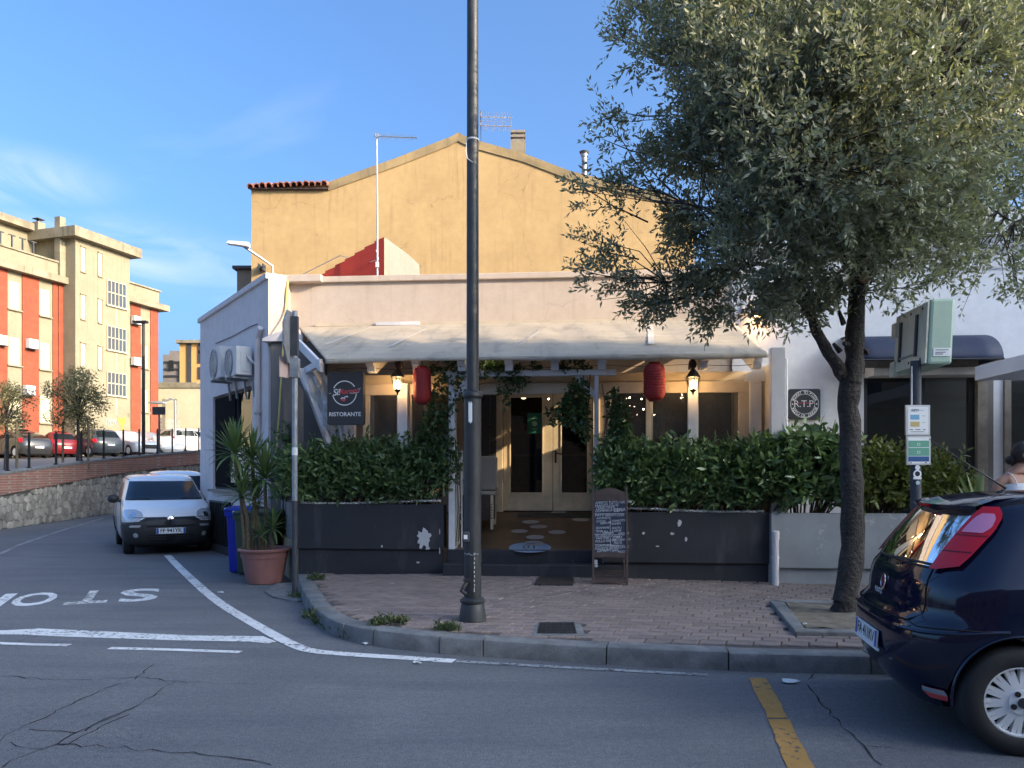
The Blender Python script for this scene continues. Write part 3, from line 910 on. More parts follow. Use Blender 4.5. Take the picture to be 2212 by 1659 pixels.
# ---- tree pit
T = Thing('tree_pit', 'square tree pit with raised concrete kerbs around bare soil', 'tree pit', FF, (3.1, 7.8, ZP))
for nm, c in (('edging', [(1.95, 7.02), (4.35, 7.02), (4.35, 7.16), (2.08, 7.16)]), ('edging', [(1.95, 7.025), (2.078, 7.165), (2.27, 8.565), (2.14, 8.70)]), ('edging', [(2.276, 8.57), (4.35, 8.57), (4.35, 8.70), (2.15, 8.705)]), ('edging', [(4.22, 7.165), (4.35, 7.165), (4.35, 8.565), (4.22, 8.565)])):
    g = G(); g.prism(c, 'z', ZP - .05, ZP + .045 + random.uniform(-.008, .008)); T.part(nm, g, M['concrete'], bevel=.012)
rows = []
for i in range(15):
    r = []
    for j in range(15):
        u = 2.09 + .0 + i / 14 * 2.13; w = 7.17 + j / 14 * 1.39
        r.append((max(u, 2.09 + (w - 7.17) * .138), w, ZP + .03 + .02 * math.sin(u * 5) * math.cos(w * 4) + random.uniform(-.006, .006)))
    rows.append(r)
g = G(); g.grid(rows); o = T.part('soil', g, M['soil'], smooth=60); o['kind'] = 'stuff'

# ================================================================== CAR PARK ON THE LEFT
WALL = [(-12.6, 14.0), (-13.6, 18.5), (-14.15, 21.5), (-14.7, 25.0), (-15.35, 29.5), (-15.3, 33.0), (-15.0, 37.0), (-14.8, 41.0), (-14.6, 48.0)]


def wall_z(y):
    return 1.6 + (y - 21.5) * 0.066


def zlot(y):
    return 1.42 + 0.043 * (y - 21.5)


g = G(); rows = []
for x, y in WALL:
    rows.append([(x - .14, y, zlot(y)), (x - 20, y + 4, zlot(y + 4)), (x - 60, y + 10, zlot(y + 10))])
rows.append([(-14.6, 75, zlot(75)), (-34, 79, zlot(79)), (-74, 85, zlot(85))])
g.grid(rows)
M['lot'] = mat('car_park_asphalt', (0.16, 0.15, 0.145), 0.9, var=0.2, vs=0.5)
structure('car_park', g, M['lot'])
g = G(); g.quad((-14.58, 45, 2.3), (8, 62, 2.3), (8, 120, 2.8), (-14.6, 120, 2.8))
structure('terrain', g, M['earth'])

T = Thing('retaining_wall', 'rubble stone retaining wall with a brick band and concrete coping along the lane', 'wall', WF, (-14.15, 21.5, 0))
WP = [Vector(p) for p in resample(WALL, 0.4)]


def wall_off(i, off):
    a = WP[max(i - 1, 0)]; b = WP[min(i + 1, len(WP) - 1)]
    t = (b - a).normalized(); n = Vector((t.y, -t.x))       # towards the lane
    return WP[i] + n * off


def ribbon(z0f, z1f, o0, o1):
    g = G(); rows = []
    for i in range(len(WP)):
        y = WP[i].y; z0, z1 = z0f(y), z1f(y)
        rows.append([(*wall_off(i, o0), z0), (*wall_off(i, o1), z0), (*wall_off(i, o1), z1), (*wall_off(i, o0), z1)])
    g.grid(rows); m4 = 4; n = len(g.v)
    for i in range(len(WP) - 1):
        g.f.append((i * 4 + 3, i * 4, (i + 1) * 4, (i + 1) * 4 + 3))
    g.f += [(0, 1, 2, 3), (n - 1, n - 2, n - 3, n - 4)]
    return g


BB = 0.56
T.part('core', ribbon(lambda y: -.05, lambda y: wall_z(y) - BB - .07, -.35, 0.0), M['mortar'])
gb = ribbon(lambda y: wall_z(y) - BB - .07, lambda y: wall_z(y) - .07, -.33, 0.045)
bo = T.part('brick_band', gb, M['lowbrick'])
T.part('coping', ribbon(lambda y: wall_z(y) - .07, lambda y: wall_z(y), -.36, 0.07), M['concrete'])
# rubble stones: an irregular hexagon net, each stone inset from its joints
stones = []
path_len = [0]
for a, b in zip(WP, WP[1:]): path_len.append(path_len[-1] + (b - a).length)


def on_wall(s, off):
    i = max(0, min(len(path_len) - 2, int(np.searchsorted(path_len, s) - 1)))
    t = (s - path_len[i]) / max(1e-6, path_len[i + 1] - path_len[i])
    return wall_off(i, off).lerp(wall_off(i + 1, off), t)


smax = path_len[-1]
rs = random.Random(11)
SW, SH = 0.25, 0.235
cen = {}
for j in range(-1, 13):
    for i in range(-1, int(smax / SW) + 2):
        cen[i, j] = ((i + .5 * (j % 2)) * SW + rs.uniform(-.085, .085), j * SH + .1 + rs.uniform(-.08, .08))


def clip(P, mx, my, nx, ny):
    out = []
    for k in range(len(P)):
        a_, b_ = P[k], P[(k + 1) % len(P)]
        da = (a_[0] - mx) * nx + (a_[1] - my) * ny; db = (b_[0] - mx) * nx + (b_[1] - my) * ny
        if da <= 0: out.append(a_)
        if (da < 0 < db) or (db < 0 < da):
            t = da / (da - db); out.append((a_[0] + (b_[0] - a_[0]) * t, a_[1] + (b_[1] - a_[1]) * t))
    return out


for (i, j), (x, y) in cen.items():
    if j < 0 or x < .1 or x > smax - .5: continue
    P = [(x - .4, y - .4), (x + .4, y - .4), (x + .4, y + .4), (x - .4, y + .4)]
    for di in (-2, -1, 0, 1, 2):
        for dj in (-2, -1, 0, 1, 2):
            q = cen.get((i + di, j + dj))
            if q is None or (di == 0 and dj == 0): continue
            nx, ny = q[0] - x, q[1] - y; l = math.hypot(nx, ny)
            P = clip(P, (x + q[0]) / 2, (y + q[1]) / 2, nx / l, ny / l)
    if len(P) < 3: continue
    cx = sum(p[0] for p in P) / len(P); cy = sum(p[1] for p in P) / len(P)
    w0 = on_wall(cx, 0); ztop = wall_z(w0.y) - BB - .075
    if cy > ztop - .03 or cy < .02: continue
    stones.append((cx, cy, P, w0, ztop))
vis = [s for s in stones if s[3].y > 19.5 and px_of(s[3]) < 440]
vis.sort(key=lambda s: s[3].y)
chosen = set(id(s) for s in vis[:300])
gs = G()
for s in stones:
    cx, cy, P, w0, ztop = s
    pr = random.uniform(.008, .03); g = G()
    lv = []
    n = len(P)
    for sc, d in ((.93, -.02), (.90, pr * .5), (.80, pr)):
        for (x, y) in P:
            xx, yy = cx + (x - cx) * sc, min(max(cy + (y - cy) * sc, .005), ztop)
            q = on_wall(min(max(xx, 0.01), smax - .02), d)
            lv.append((q.x, q.y, yy))
    fs = [tuple(range(2 * n, 3 * n))] + [(l * n + k, l * n + (k + 1) % n, (l + 1) * n + (k + 1) % n, (l + 1) * n + k) for l in range(2) for k in range(n)]
    if id(s) in chosen:
        g.add(lv, fs); o = T.part('stone', g, M['stone'])
    else:
        gs.add(lv, fs)
T.part('stone_field', gs, M['stone'], kind='stuff')

# fence posts on the wall
T = Thing('post_fence', 'row of thin black metal fence posts on the retaining wall coping', 'fence', WF, (-14.3, 21.5, 1.6))


def wall_at_px(px):
    best = None
    for i in range(len(WP) - 1):
        a, b = px_of(WP[i]), px_of(WP[i + 1])
        if (a - px) * (b - px) <= 0 and a != b and WP[i].y > 15:
            return WP[i].lerp(WP[i + 1], (px - a) / (b - a))
    return None


for px in (-30, 24, 70, 128, 182, 230, 272, 306, 345, 377, 406, 434, 455, 474):
    p = wall_at_px(px)
    if p is None: continue
    z = wall_z(p.y); x = p.x - .1
    g = G(); g.box(x - .026, x + .026, p.y - .026, p.y + .026, z - .01, z + 1.02); g.box(x - .034, x + .034, p.y - .034, p.y + .034, z + .93, z + .96); g.ball((x, p.y, z + 1.05), .036, 6, 4); g.box(x - .05, x + .05, p.y - .05, p.y + .05, z - .01, z + .03)
    T.part('post', g, M['iron_black'])
# ================================================================== THE RESTAURANT
def smooth3(pts, it=2):
    P = [tuple(p) for p in pts]
    for _ in range(it):
        Q = [P[0]]
        for a, b in zip(P, P[1:]):
            Q += [tuple(x * .75 + y * .25 for x, y in zip(a, b)), tuple(x * .25 + y * .75 for x, y in zip(a, b))]
        P = Q + [P[-1]]
    return P


WFR = 12.95
uL, uR = FF.u(586, 12.86), FF.u(1580, WFR)
T = Thing('restaurant_building', 'low single storey restaurant with beige front parapet and pale lilac side wall', 'building', FF, (uL, WFR, 0))
ZT = 4.92
dl, dr = FF.u(1068, WFR), FF.u(1296, WFR)
dz0, dz1 = 0.93, FF.z(1180, 818, WFR)
g = G(); g.box(uL + .02, dl, WFR, WFR + .3, 0, ZT - .09); T.part('front_wall', g, M['beige_wall'])
g = G(); g.box(dr, uR, WFR, WFR + .3, 0, ZT - .09); T.part('front_wall', g, M['beige_wall'])
g = G(); g.box(dl, dr, WFR, WFR + .3, dz1, ZT - .09); T.part('front_wall', g, M['beige_wall'])
g = G(); g.box(dl, dr, WFR, WFR + .3, 0, dz0); T.part('door_sill', g, M['dark_panel'])
# corner pier, a little proud
pu1 = FF.u(622, WFR - .12)
g = G(); g.box(uL, pu1, WFR - .09, WFR + .0, 3.75, ZT - .09); T.part('corner_pier', g, M['beige_wall'])
g = G(); g.box(uL - .06, FF.u(700, WFR), WFR - .16, WFR + .36, ZT - .09, ZT + .03); g.box(FF.u(700, WFR) + .004, uR, WFR - .06, WFR + .36, ZT - .085, ZT + .015); T.part('parapet_coping', g, M['beige_wall'], bevel=.01)
# side wall in world space along the lane, with the window opening
Sbase = SF.o
sl = 4.70


def sf(u, w, z):
    x, y, _ = SF.world((u, w, z)); a, b = FF.local(x, y); return (a, b, z)


def sbox(g, u0, u1, w0, w1, z0, z1):
    i0 = len(g.v); g.box(u0, u1, w0, w1, z0, z1); g.xf(lambda q: sf(*q), i0)


su0, su1 = SF.u(460, 0), SF.u(545, 0)
sz1 = SF.z(545, 832, 0); sz0 = SF.z(545, 1062, 0)
vu0, vu1 = SF.u(457, 0), SF.u(492, 0); vz0, vz1 = .18, 1.02
g = G()
sbox(g, 0, su0, 0, .3, 0, ZT - .09); T.part('side_wall', g, M['lilac_wall'])
g = G(); sbox(g, su1, sl, 0, .3, 0, ZT - .09); T.part('side_wall', g, M['lilac_wall'])
g = G(); sbox(g, su0, su1, 0, .3, sz1, ZT - .09); T.part('side_wall', g, M['lilac_wall'])
g = G(); sbox(g, su0, su1, 0, .3, 0, sz0); T.part('side_wall', g, M['lilac_wall'])
g = G(); sbox(g, -.05, sl + .02, -.05, .3, ZT - .09, ZT + .01); T.part('side_coping', g, M['lilac_wall'], bevel=.01)
g = G()
for a in (su0, su1 - .05): sbox(g, a, a + .05, .06, .14, sz0 + .05, sz1 - .05)
sbox(g, su0, su1, .06, .14, sz1 - .05, sz1); sbox(g, su0, su1, .06, .14, sz0, sz0 + .05); sbox(g, su0 + (su1 - su0) * .56, su0 + (su1 - su0) * .56 + .05, .06, .14, sz0 + .05, sz1 - .05)
win = T.part('side_window', g, M['dark_plastic'], label='large black framed window in the side wall')
g = G(); sbox(g, su0 + .05, su1 - .05, .09, .1, sz0 + .05, sz1 - .05); T.part('pane', g, M['glass_dark'], win)
g = G(); sbox(g, su0 - .03, su1 + .05, -.10, .06, sz0 - .05, sz0 - .002); T.part('sill', g, M['stone_trim'], win)
# dark room behind so that the windows look into a dim interior
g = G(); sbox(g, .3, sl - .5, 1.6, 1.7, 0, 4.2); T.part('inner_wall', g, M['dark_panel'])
# curtain with a wavy dark band seen in the side window
g = G(); sbox(g, su0 + .055, su0 + (su1 - su0) * .56 - .005, .03, .055, sz0 + .05, sz1 - .05); T.part('shutter', g, plain('dark_opening_black', (.012, .012, .014), .95, spec=.05), win)  # matt black sheet puts the darkness of the open side into colour
g = G()
wa = SF.u(500, 0); wb = SF.u(541, 0)
for k in range(6):
    rows = []
    for i in range(19):
        u = wa + (wb - wa) * i / 18; z = 1.52 + k * .085 + .03 * math.sin(i * .75 + k * .4)
        t = .022 + .016 * math.sin(i * .75 + k)
        rows.append([(u, -.006, z - t), (u, -.006, z + t)])
    i0 = len(g.v); g.grid(rows); g.xf(lambda q: sf(*q), i0)
T.part('wave_motif', g, M['dark_plastic'], win)
g = G(); sbox(g, wa - .02, wb + .02, -.004, .058, 1.40, 2.05); T.part('panel', g, M['cream_wood'], win)
# cellar grille
g = G()
sbox(g, vu0 + .03, vu1 + .25, -.035, -.005, vz0, vz1); T.part('grille_recess', g, M['black'])
g = G()
for i in range(12):
    u = vu0 + .05 + i * (vu1 + .2 - vu0) / 11; sbox(g, u, u + .018, -.055, -.037, vz0, vz1)
for z in (vz0, vz1 - .03): sbox(g, vu0 + .03, vu1 + .25, -.06, -.038, z, z + .03)
T.part('grille', g, M['iron_black'])
g = G(); sbox(g, vu0 - .05, sl - .1, -.07, -.002, 0, .16); T.part('plinth', g, M['dark_panel'])
g = G(); sbox(g, sl + .001, sl + .02, -.004, .3, 3.7, ZT - .09); T.part('corner_face', g, M['beige_wall'])
# roof slab and the rest of the walls
x0, y0 = FF.local(-6.75, 16.85)
x1, y1 = FF.local(-8.6, 22.4)
g = G(); g.prism([(uL + .1, WFR + .2), (uR, WFR + .2), (uR, 21.6), (x1 + 2.5, 21.6), (x0 + .2, y0)], 'z', 4.35, 4.5); T.part('flat_roof', g, M['concrete'])
g = G(); g.prism([(x0, y0 + .02), (x0 + .3, y0 + .02), (x0 + 1.0, 21.6), (x0 + .7, 21.6)], 'z', 0, ZT - .1); T.part('rear_wall', g, M['lilac_wall'])
# interior shell
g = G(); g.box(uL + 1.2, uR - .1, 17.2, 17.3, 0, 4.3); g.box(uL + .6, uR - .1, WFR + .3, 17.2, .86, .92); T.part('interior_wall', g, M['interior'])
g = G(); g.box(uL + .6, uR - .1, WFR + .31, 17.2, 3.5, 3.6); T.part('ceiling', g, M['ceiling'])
# front wall windows behind the pergola
for a, b in ((800, 985), (1310, 1590)):
    ua, ub = FF.u(a, WFR), FF.u(b, WFR); g = G()
    za, zb = 1.75, 3.0
    g.box(ua, ub, WFR - .05, WFR - .012, zb - .08, zb); g.box(ua, ub, WFR - .05, WFR - .012, za, za + .08)
    n = 3
    for i in range(n + 1):
        u = ua + (ub - ua - .08) * i / n; g.box(u, u + .08, WFR - .05, WFR - .012, za + .08, zb - .08)
    w = T.part('window', g, M['beige_wood']); g = G(); g.box(ua + .08, ub - .08, WFR - .03, WFR - .02, za + .08, zb - .08); T.part('pane', g, M['glass_dark'], w)
    g = G(); g.box(ua + .05, ub - .05, WFR - .008, WFR - .004, za, zb); T.part('pane_backing', g, M['interior'] if a > 1000 else mat('warm_reflection_paint', (.45, .29, .19), .8), w)  # left backing has the warm window reflection put into its colour

# ---- double door
D = Thing('double_door', 'double wooden glazed door painted cream at the back of the entrance', 'door', FF, (FF.u(1182, WFR), WFR, dz0), None)
fu0, fu1 = dl + .02, dr - .02
W0 = WFR - .06
g = G(); g.box(fu0 - .06, fu0 + .12, W0, WFR + .2, dz0, dz1); g.box(fu1 - .1, fu1 + .02, W0, WFR + .2, dz0, dz1); g.box(fu0 + .12, fu1 - .1, W0, WFR + .2, dz1 - .17, dz1)
for q in (.0, .05): g.box(fu0 - .10 + q, fu0 - .075 + q, W0 - .03 + q * .3, W0, dz0, dz1)
D.part('door_frame', g, M['cream_wood'], bevel=.008)
mid = FF.u(1194, WFR); la = fu0 + .13; lb = fu1 - .11
for k, (a, b) in enumerate(((la, mid - .004), (mid + .004, lb))):
    s1 = .10 if k == 0 else .12; s2 = .15 if k == 0 else .06
    zb, zt = dz0 + .30, dz1 - .29
    g = G(); w0, w1 = WFR + .0, WFR + .06
    g.box(a, a + s1, w0, w1, dz0 + .02, dz1 - .175); g.box(b - s2, b, w0, w1, dz0 + .02, dz1 - .175); g.box(a + s1, b - s2, w0, w1, dz0 + .02, zb); g.box(a + s1, b - s2, w0, w1, zt, dz1 - .175)
    for q in ((a + s1, a + s1 + .025, zb, zt), (b - s2 - .025, b - s2, zb, zt)): g.box(q[0], q[1], w0 - .015, w0 + .03, q[2], q[3])
    g.box(a + s1 + .025, b - s2 - .025, w0 - .015, w0 + .03, zb, zb + .025); g.box(a + s1 + .025, b - s2 - .025, w0 - .015, w0 + .03, zt - .025, zt)
    lf = D.part('door_leaf', g, M['cream_wood'], bevel=.005)
    g = G(); g.box(a + s1, b - s2, w0 + .032, w0 + .036, zb, zt); D.part('pane', g, M['glass_dark'], lf)
    if k == 1:
        g = G(); hz = dz0 + .98
        g.box(a + .03, a + .06, w0 - .008, w0, hz - .16, hz + .05); g.tube([(a + .045, w0 - .008, hz), (a + .045, w0 - .05, hz), (a + .16, w0 - .055, hz - .01)], .011, 6); g.cbox((a + .045, w0 - .008, hz - .11), (.025, .01, .045))
        D.part('handle', g, M['iron_black'], lf)
    else:
        g = G(); g.box(b - s2 - .27, b - s2 - .03, w0 + .025, w0 + .028, zb + 1.02, zb + 1.36); st = D.part('green_notice', g, plain('teal_notice', (0.015, 0.16, 0.10), .5), lf)
        g = G(); ring(g, b - s2 - .15, w0 + .022, zb + 1.18, 0, .045, 14); g.box(b - s2 - .20, b - s2 - .10, w0 + .021, w0 + .023, zb + 1.26, zb + 1.275); g.box(b - s2 - .19, b - s2 - .11, w0 + .021, w0 + .023, zb + 1.09, zb + 1.10)
        D.part('print', g, plain('mint_print', (.35, .6, .45), .6), lf)

# things seen dimly through the door glass
T2 = Thing('pendant_lamp', 'dark dome pendant lamp hanging inside behind the left door pane', 'lamp', FF, (FF.u(1130, 14.5), 14.5, 3.0))
c = FF.p(1131, 858, 14.5); g = G(); g.lathe([(.22, 0), (.21, .05), (.12, .16), (.03, .2)], 16, c); T2.part('lamp_shade', g, M['iron_black'], smooth=40)
g = G(); g.tube([(c[0], c[1], c[2] + .2), (c[0], c[1], 3.5)], .008, 5); T2.part('cable', g, M['iron_black'])
g = G(); g.ball((c[0], c[1], c[2] + .02), .06, 8, 6); T2.part('bulb', g, plain('dim_lit_bulb', (1, .8, .5), .4, 0, (1, .75, .4), 4))
T2 = Thing('dining_chair', 'dark wooden chair standing inside behind the left door pane', 'chair', FF, (FF.u(1130, 14.6), 14.6, .93))
c = (FF.u(1128, 14.6), 14.6, .92); g = G()
g.box(c[0] - .2, c[0] + .2, c[1] - .2, c[1] + .2, c[2] + .43, c[2] + .47); T2.part('seat', g, M['dark_wood'])
for a, b in ((-.18, -.18), (.18, -.18), (-.18, .18), (.18, .18)):
    g = G(); g.box(c[0] + a - .018, c[0] + a + .018, c[1] + b - .018, c[1] + b + .018, c[2], c[2] + (.43 if b < 0 else .95)); T2.part('leg', g, M['dark_wood'])
g = G(); g.box(c[0] - .16, c[0] + .16, c[1] + .17, c[1] + .19, c[2] + .62, c[2] + .92); T2.part('backrest', g, M['dark_wood'])
T2 = Thing('bar_counter', 'dim bar counter with a pale top far inside behind the door', 'counter', FF, (FF.u(1165, 15.8), 15.8, .93))
c = (FF.u(1190, 15.8), 15.8, .92); g = G(); g.box(c[0] - .7, c[0] + 1.2, c[1], c[1] + .5, c[2], c[2] + 1.0); T2.part('front_panel', g, M['dark_wood']); g = G(); g.box(c[0] - .75, c[0] + 1.25, c[1] - .05, c[1] + .55, c[2] + 1.0, c[2] + 1.05); T2.part('counter_top', g, plain('pale_top', (.42, .3, .2), .4))

# ---- red and cream stair housing on the roof
yr = 15.4
A0 = at(640, 601, 15.7); A1 = at(830, 512, yr); A2 = at(906, 572, 17.2)
H = Thing('stair_housing', 'rooftop stair housing with a stepped dark red side and a cream side', 'roof structure', WF, (A1[0], A1[1], 4.5))
zb = 4.4
nst = 9
g = G(); pts = []
for i in range(nst + 1):
    t = i / nst; x = A1[0] + (A0[0] - A1[0]) * t; y = A1[1] + (A0[1] - A1[1]) * t; z = A1[2] + (A0[2] - .25 - A1[2]) * t
    pts.append((x, y, z))
fv = []; 
for i in range(nst):
    a, b = pts[i], pts[i + 1]
    g.add([(a[0], a[1], zb), (b[0], b[1], zb), (b[0], b[1], b[2]), (b[0], b[1], b[2] + .035), (a[0], a[1], a[2])], [(0, 1, 2, 3, 4)])
    g.add([(b[0], b[1], b[2] + .035), (a[0], a[1], a[2]), (a[0] + .3, a[1] + 1.2, a[2]), (b[0] + .3, b[1] + 1.2, b[2] + .035)], [(0, 1, 2, 3)])
H.part('red_wall', g, M['red_wall'])
g = G(); g.add([(A1[0] + .002, A1[1], zb), (A2[0], A2[1], zb), A2, (A1[0] + .002, A1[1], A1[2]), (A2[0] + .02, A2[1] + .3, A2[2]), (A1[0] + .3, A1[1] + 1.2, A1[2])], [(0, 1, 2, 3), (3, 2, 4, 5)]); H.part('cream_wall', g, M['cream_wall'])

# ---- antenna mast fixed to the red wall
a = at(815, 601, 15.15); tp = at(814, 296, 15.15)
T2 = Thing('television_antenna', 'tall thin television antenna mast in front of the red stair housing', 'antenna', WF, (a[0], a[1], 4.45), 'television antennas on the roofs')
g = G(); g.tube([(a[0], a[1], 4.45), (a[0], a[1], 6.5), (tp[0], tp[1], tp[2] + .05)], [.022, .02, .014], 6); T2.part('mast', g, M['galv'])
g = G(); b0 = at(808, 294, 15.15); b1 = at(901, 298, 15.15); g.tube([b0, b1], .013, 5); g.cbox((tp[0], tp[1], tp[2] + .02), (.06, .05, .08))
T2.part('boom', g, M['alu'])
for i in range(15):
    t = (i + .4) / 15; p = Vector(b0).lerp(Vector(b1), t); g = G(); l = .26 - .012 * i
    g.tube([p + Vector((-.03, -l * .6, .02)), p + Vector((.03, l * .6, -.02))], .005, 4); T2.part('element', g, M['alu'])
g = G(); c = Vector(at(815, 572, 15.1)); g.cbox(c, (.06, .05, .1)); T2.part('junction_box', g, M['white_plastic'])
g = G(); P = [at(645, 597, 17.1), at(735, 552, 16.2), at(760, 560, 15.9), at(790, 570, 15.6), at(818, 560, 15.2), at(812, 540, 15.12)]; g.tube(P, .008, 5); T2.part('cable', g, M['white_plastic'])

# ---- yellow cords hanging over the parapet corner
for k, (lab, px) in enumerate((('long yellow hose hanging from the roof corner down into the shrub', [(640, 600), (624, 602), (620, 620), (616, 680), (613, 716), (611, 760), (606, 840), (601, 920), (597, 980)]),
                               ('yellowish cord loop hanging on the left edge of the parapet corner', [(592, 598), (587, 604), (586, 640), (587, 684), (592, 690), (595, 680), (592, 640), (590, 604)]),
                               ('short pale hose loop hanging over the middle of the parapet corner', [(604, 600), (601, 604), (601, 636), (604, 650), (607, 636), (606, 604)]))):
    w = WFR - .22
    P = [FF.p(x, y, (w if y > 604 else w + .1) if y < 700 or k else 12.38) for x, y in px]
    g = G(); g.tube(smooth3(P), .017 if k != 1 else .014, 6)
    single('hose', lab, 'hose', g, M['cord'], FF, P[1], 'hoses hanging over the parapet corner', smooth=60)

# ---- downpipe on the side wall
u = SF.u(556, -.06)
P = [(u, -.06, SF.z(556, 732, -.06)), (u, -.06, .1)]
T2 = Thing('downpipe', 'pale plastic rain pipe running down the side wall by the corner', 'pipe', SF, (u, -.06, 0))
g = G(); g.tube([(u + .18, -.06, P[0][2] + .16), (u + .05, -.06, P[0][2] + .06), P[0], P[1]], .05, 10); T2.part('pipe', g, M['pipe_white'], smooth=50)
for z in (1.4, 2.6): 
    g = G(); g.lathe([(.058, -.02), (.058, .02)], 10, (u, -.06, z)); T2.part('bracket', g, M['galv'])

# ---- air conditioners on the side wall
def ac_unit(lab, px0, px1, pyb, pyt, group, fr=SF, w0=-.38, w1=-.02, name='air_conditioner', width=.72):
    u1 = fr.u(px1, w1); zb_, zt_ = fr.z(px1, pyb, w1), fr.z(px1, pyt, w1)
    u0 = u1 - width
    A = Thing(name, lab, 'air conditioner', fr, ((u0 + u1) / 2, w0, zb_), group)
    h = zt_ - zb_
    g = G(); g.box(u0, u1, w0 + .02, w1 - .06, zb_, zt_); A.part('casing', g, M['white_plastic'], bevel=.02)
    g = G(); c = (u0 + width * .42, w0 + .012, zb_ + h * .5); r = min(.24, h * .42)
    g.lathe([(r + .03, -.008), (r + .03, .012), (r, .012), (r, .004), (.01, .004)], 24, c, 'y', cap=False); fan = A.part('fan_guard', g, M['grey_plastic'], smooth=30)
    g = G()
    for k in range(1, 6): g.lathe([(r * k / 6, -.012), (r * k / 6 + .007, -.012), (r * k / 6 + .007, -.003)], 20, c, 'y', cap=False)
    for k in range(8):
        a = k * math.pi / 4; g.tube([(c[0], c[1] - .008, c[2]), (c[0] + r * math.cos(a), c[1] - .008, c[2] + r * math.sin(a))], .005, 4)
    A.part('wire', g, M['white_plastic'], fan)
    g = G(); g.box(u1, u1 + .012, w0 + .1, w1 - .12, zb_ + h * .12, zb_ + h * .8); A.part('side_cover', g, M['white_plastic'], bevel=.004)
    g = G(); g.tube([(u1 + .01, w0 + .2, zb_ + h * .7), (u1 + .09, w0 + .22, zb_ + h * .55), (u1 + .1, w1 - .05, zb_ + h * .4), (u1 + .08, w1, zb_ + h * .2)], .02, 6); A.part('hose', g, M['white_plastic'], smooth=60)
    for uu in (u0 + .12, u1 - .14):
        g = G(); g.box(uu, uu + .035, w0, w1 + .02, zb_ - .045, zb_ - .002); g.prism([(w1 - .01, zb_ - .046), (w1 - .05, zb_ - .046), (w1 - .01, zb_ - .36), (w1 + .02, zb_ - .36)], 'u', uu, uu + .03); A.part('bracket', g, M['galv'])
    return A


ac_unit('farther boxy air conditioner with its grille showing on the side wall', 478, 516, 818, 750, 'air conditioners on the restaurant side wall')
ac_unit('nearer air conditioner with pipes at its side on the side wall', 524, 553, 812, 750, 'air conditioners on the restaurant side wall')
g = G(); P = [SF.p(x, y, -.02) for x, y in ((466, 742), (500, 728), (540, 706), (556, 700))]; g.tube(P, .008, 5); single('cable', 'thin dark cable strung above the air conditioners', 'cable', g, M['dark_plastic'], SF, P[1])

# ---- roof lamp at the corner
b = at(590, 600, 13.0); e = at(589, 575, 13.0); t = at(520, 528, 12.6)
T2 = Thing('roof_lamp', 'white street lamp head on a slanted bracket above the parapet corner', 'lamp', WF, b)
g = G(); g.tube([(b[0], b[1], 4.85), b, e, ((e[0] * .6 + t[0] * .4), (e[1] * .6 + t[1] * .4), e[2] * .58 + t[2] * .42), t], .022, 6); T2.part('bracket', g, M['galv'], smooth=50)
g = G(); d = Vector((-.16, -.03, .015)); c = Vector(t)
g.add([c + Vector((.14, -.07, -.05)), c + Vector((.14, .07, -.05)), c + d + Vector((-.05, .06, -.02)), c + d + Vector((-.05, -.06, -.02)), c + Vector((.14, -.05, .03)), c + Vector((.14, .05, .03)), c + d + Vector((-.03, .04, .03)), c + d + Vector((-.03, -.04, .03))], [(0, 1, 2, 3), (4, 7, 6, 5), (0, 4, 5, 1), (1, 5, 6, 2), (2, 6, 7, 3), (3, 7, 4, 0)])
T2.part('lamp_head', g, M['white_plastic'], bevel=.012)

# ================================================================== PERGOLA
PW0 = 10.88                                                # plane of its posts
PG = Thing('pergola', 'white timber pergola with a pale canvas canopy over the restaurant front', 'pergola', FF, (0, PW0, .5))


def fu(px, w=PW0): return FF.u(px, w)


def fz(px, py, w=PW0): return FF.z(px, py, w)


eave_w, eave_z = 10.32, 3.14
wall_zc = 4.08
# canvas: ripples across the span, slack between the rafters, valance at the eave
cl0, cr0 = FF.u(642, WFR - .1), FF.u(1572, WFR)
cl1, cr1 = FF.u(703, eave_w), FF.u(1660, eave_w)
rows = []
nu, nw = 150, 40
for j in range(nw + 1):
    t = j / nw; r = []
    for i in range(nu + 1):
        s = i / nu
        a = cl0 + (cr0 - cl0) * s; b_ = cl1 + (cr1 - cl1) * s
        u = a + (b_ - a) * t; w = (WFR - .03) + (eave_w - WFR + .03) * t
        z = wall_zc + (eave_z - wall_zc) * t + (.05 - .0) * s * (1 - t)
        sag = .014 * math.sin(math.pi * t) * (0.5 - .5 * math.cos(2 * math.pi * s * 9))
        rip = .012 * math.sin(w * 26 + 1.7 * math.sin(u * 1.7) + u * .6) * (.35 + .65 * max(0, math.sin(u * .9 + 1.3))) * (0.3 + t)
        r.append((u, w, z - sag + rip * .8))
    rows.append(r)
g = G(); g.grid(rows)
cv = PG.part('canopy', g, M['canvas'], smooth=80)
# valance hanging at the front
vrows = []
for dz, dw in ((.004, -.002), (-.022, -.006), (-.05, -.006)):
    r = []
    for i in range(nu + 1):
        u = cl1 + (cr1 - cl1) * i / nu
        wv_ = .006 * math.sin(u * 2.1) + .005 * math.sin(u * 5.3 + 1)
        r.append((u, eave_w + dw + .006 * math.sin(u * 9), eave_z + dz * (1 + .25 * math.sin(u * 1.3)) + wv_ * (.4 if dz > -.05 else 1)))
    vrows.append(r)
g = G(); g.grid(vrows); vl = PG.part('valance', g, M['canvas'], cv, smooth=80); sv = vl.modifiers.new('thick', 'SOLIDIFY'); sv.thickness = .005
sol = cv.modifiers.new('thick', 'SOLIDIFY'); sol.thickness = .006


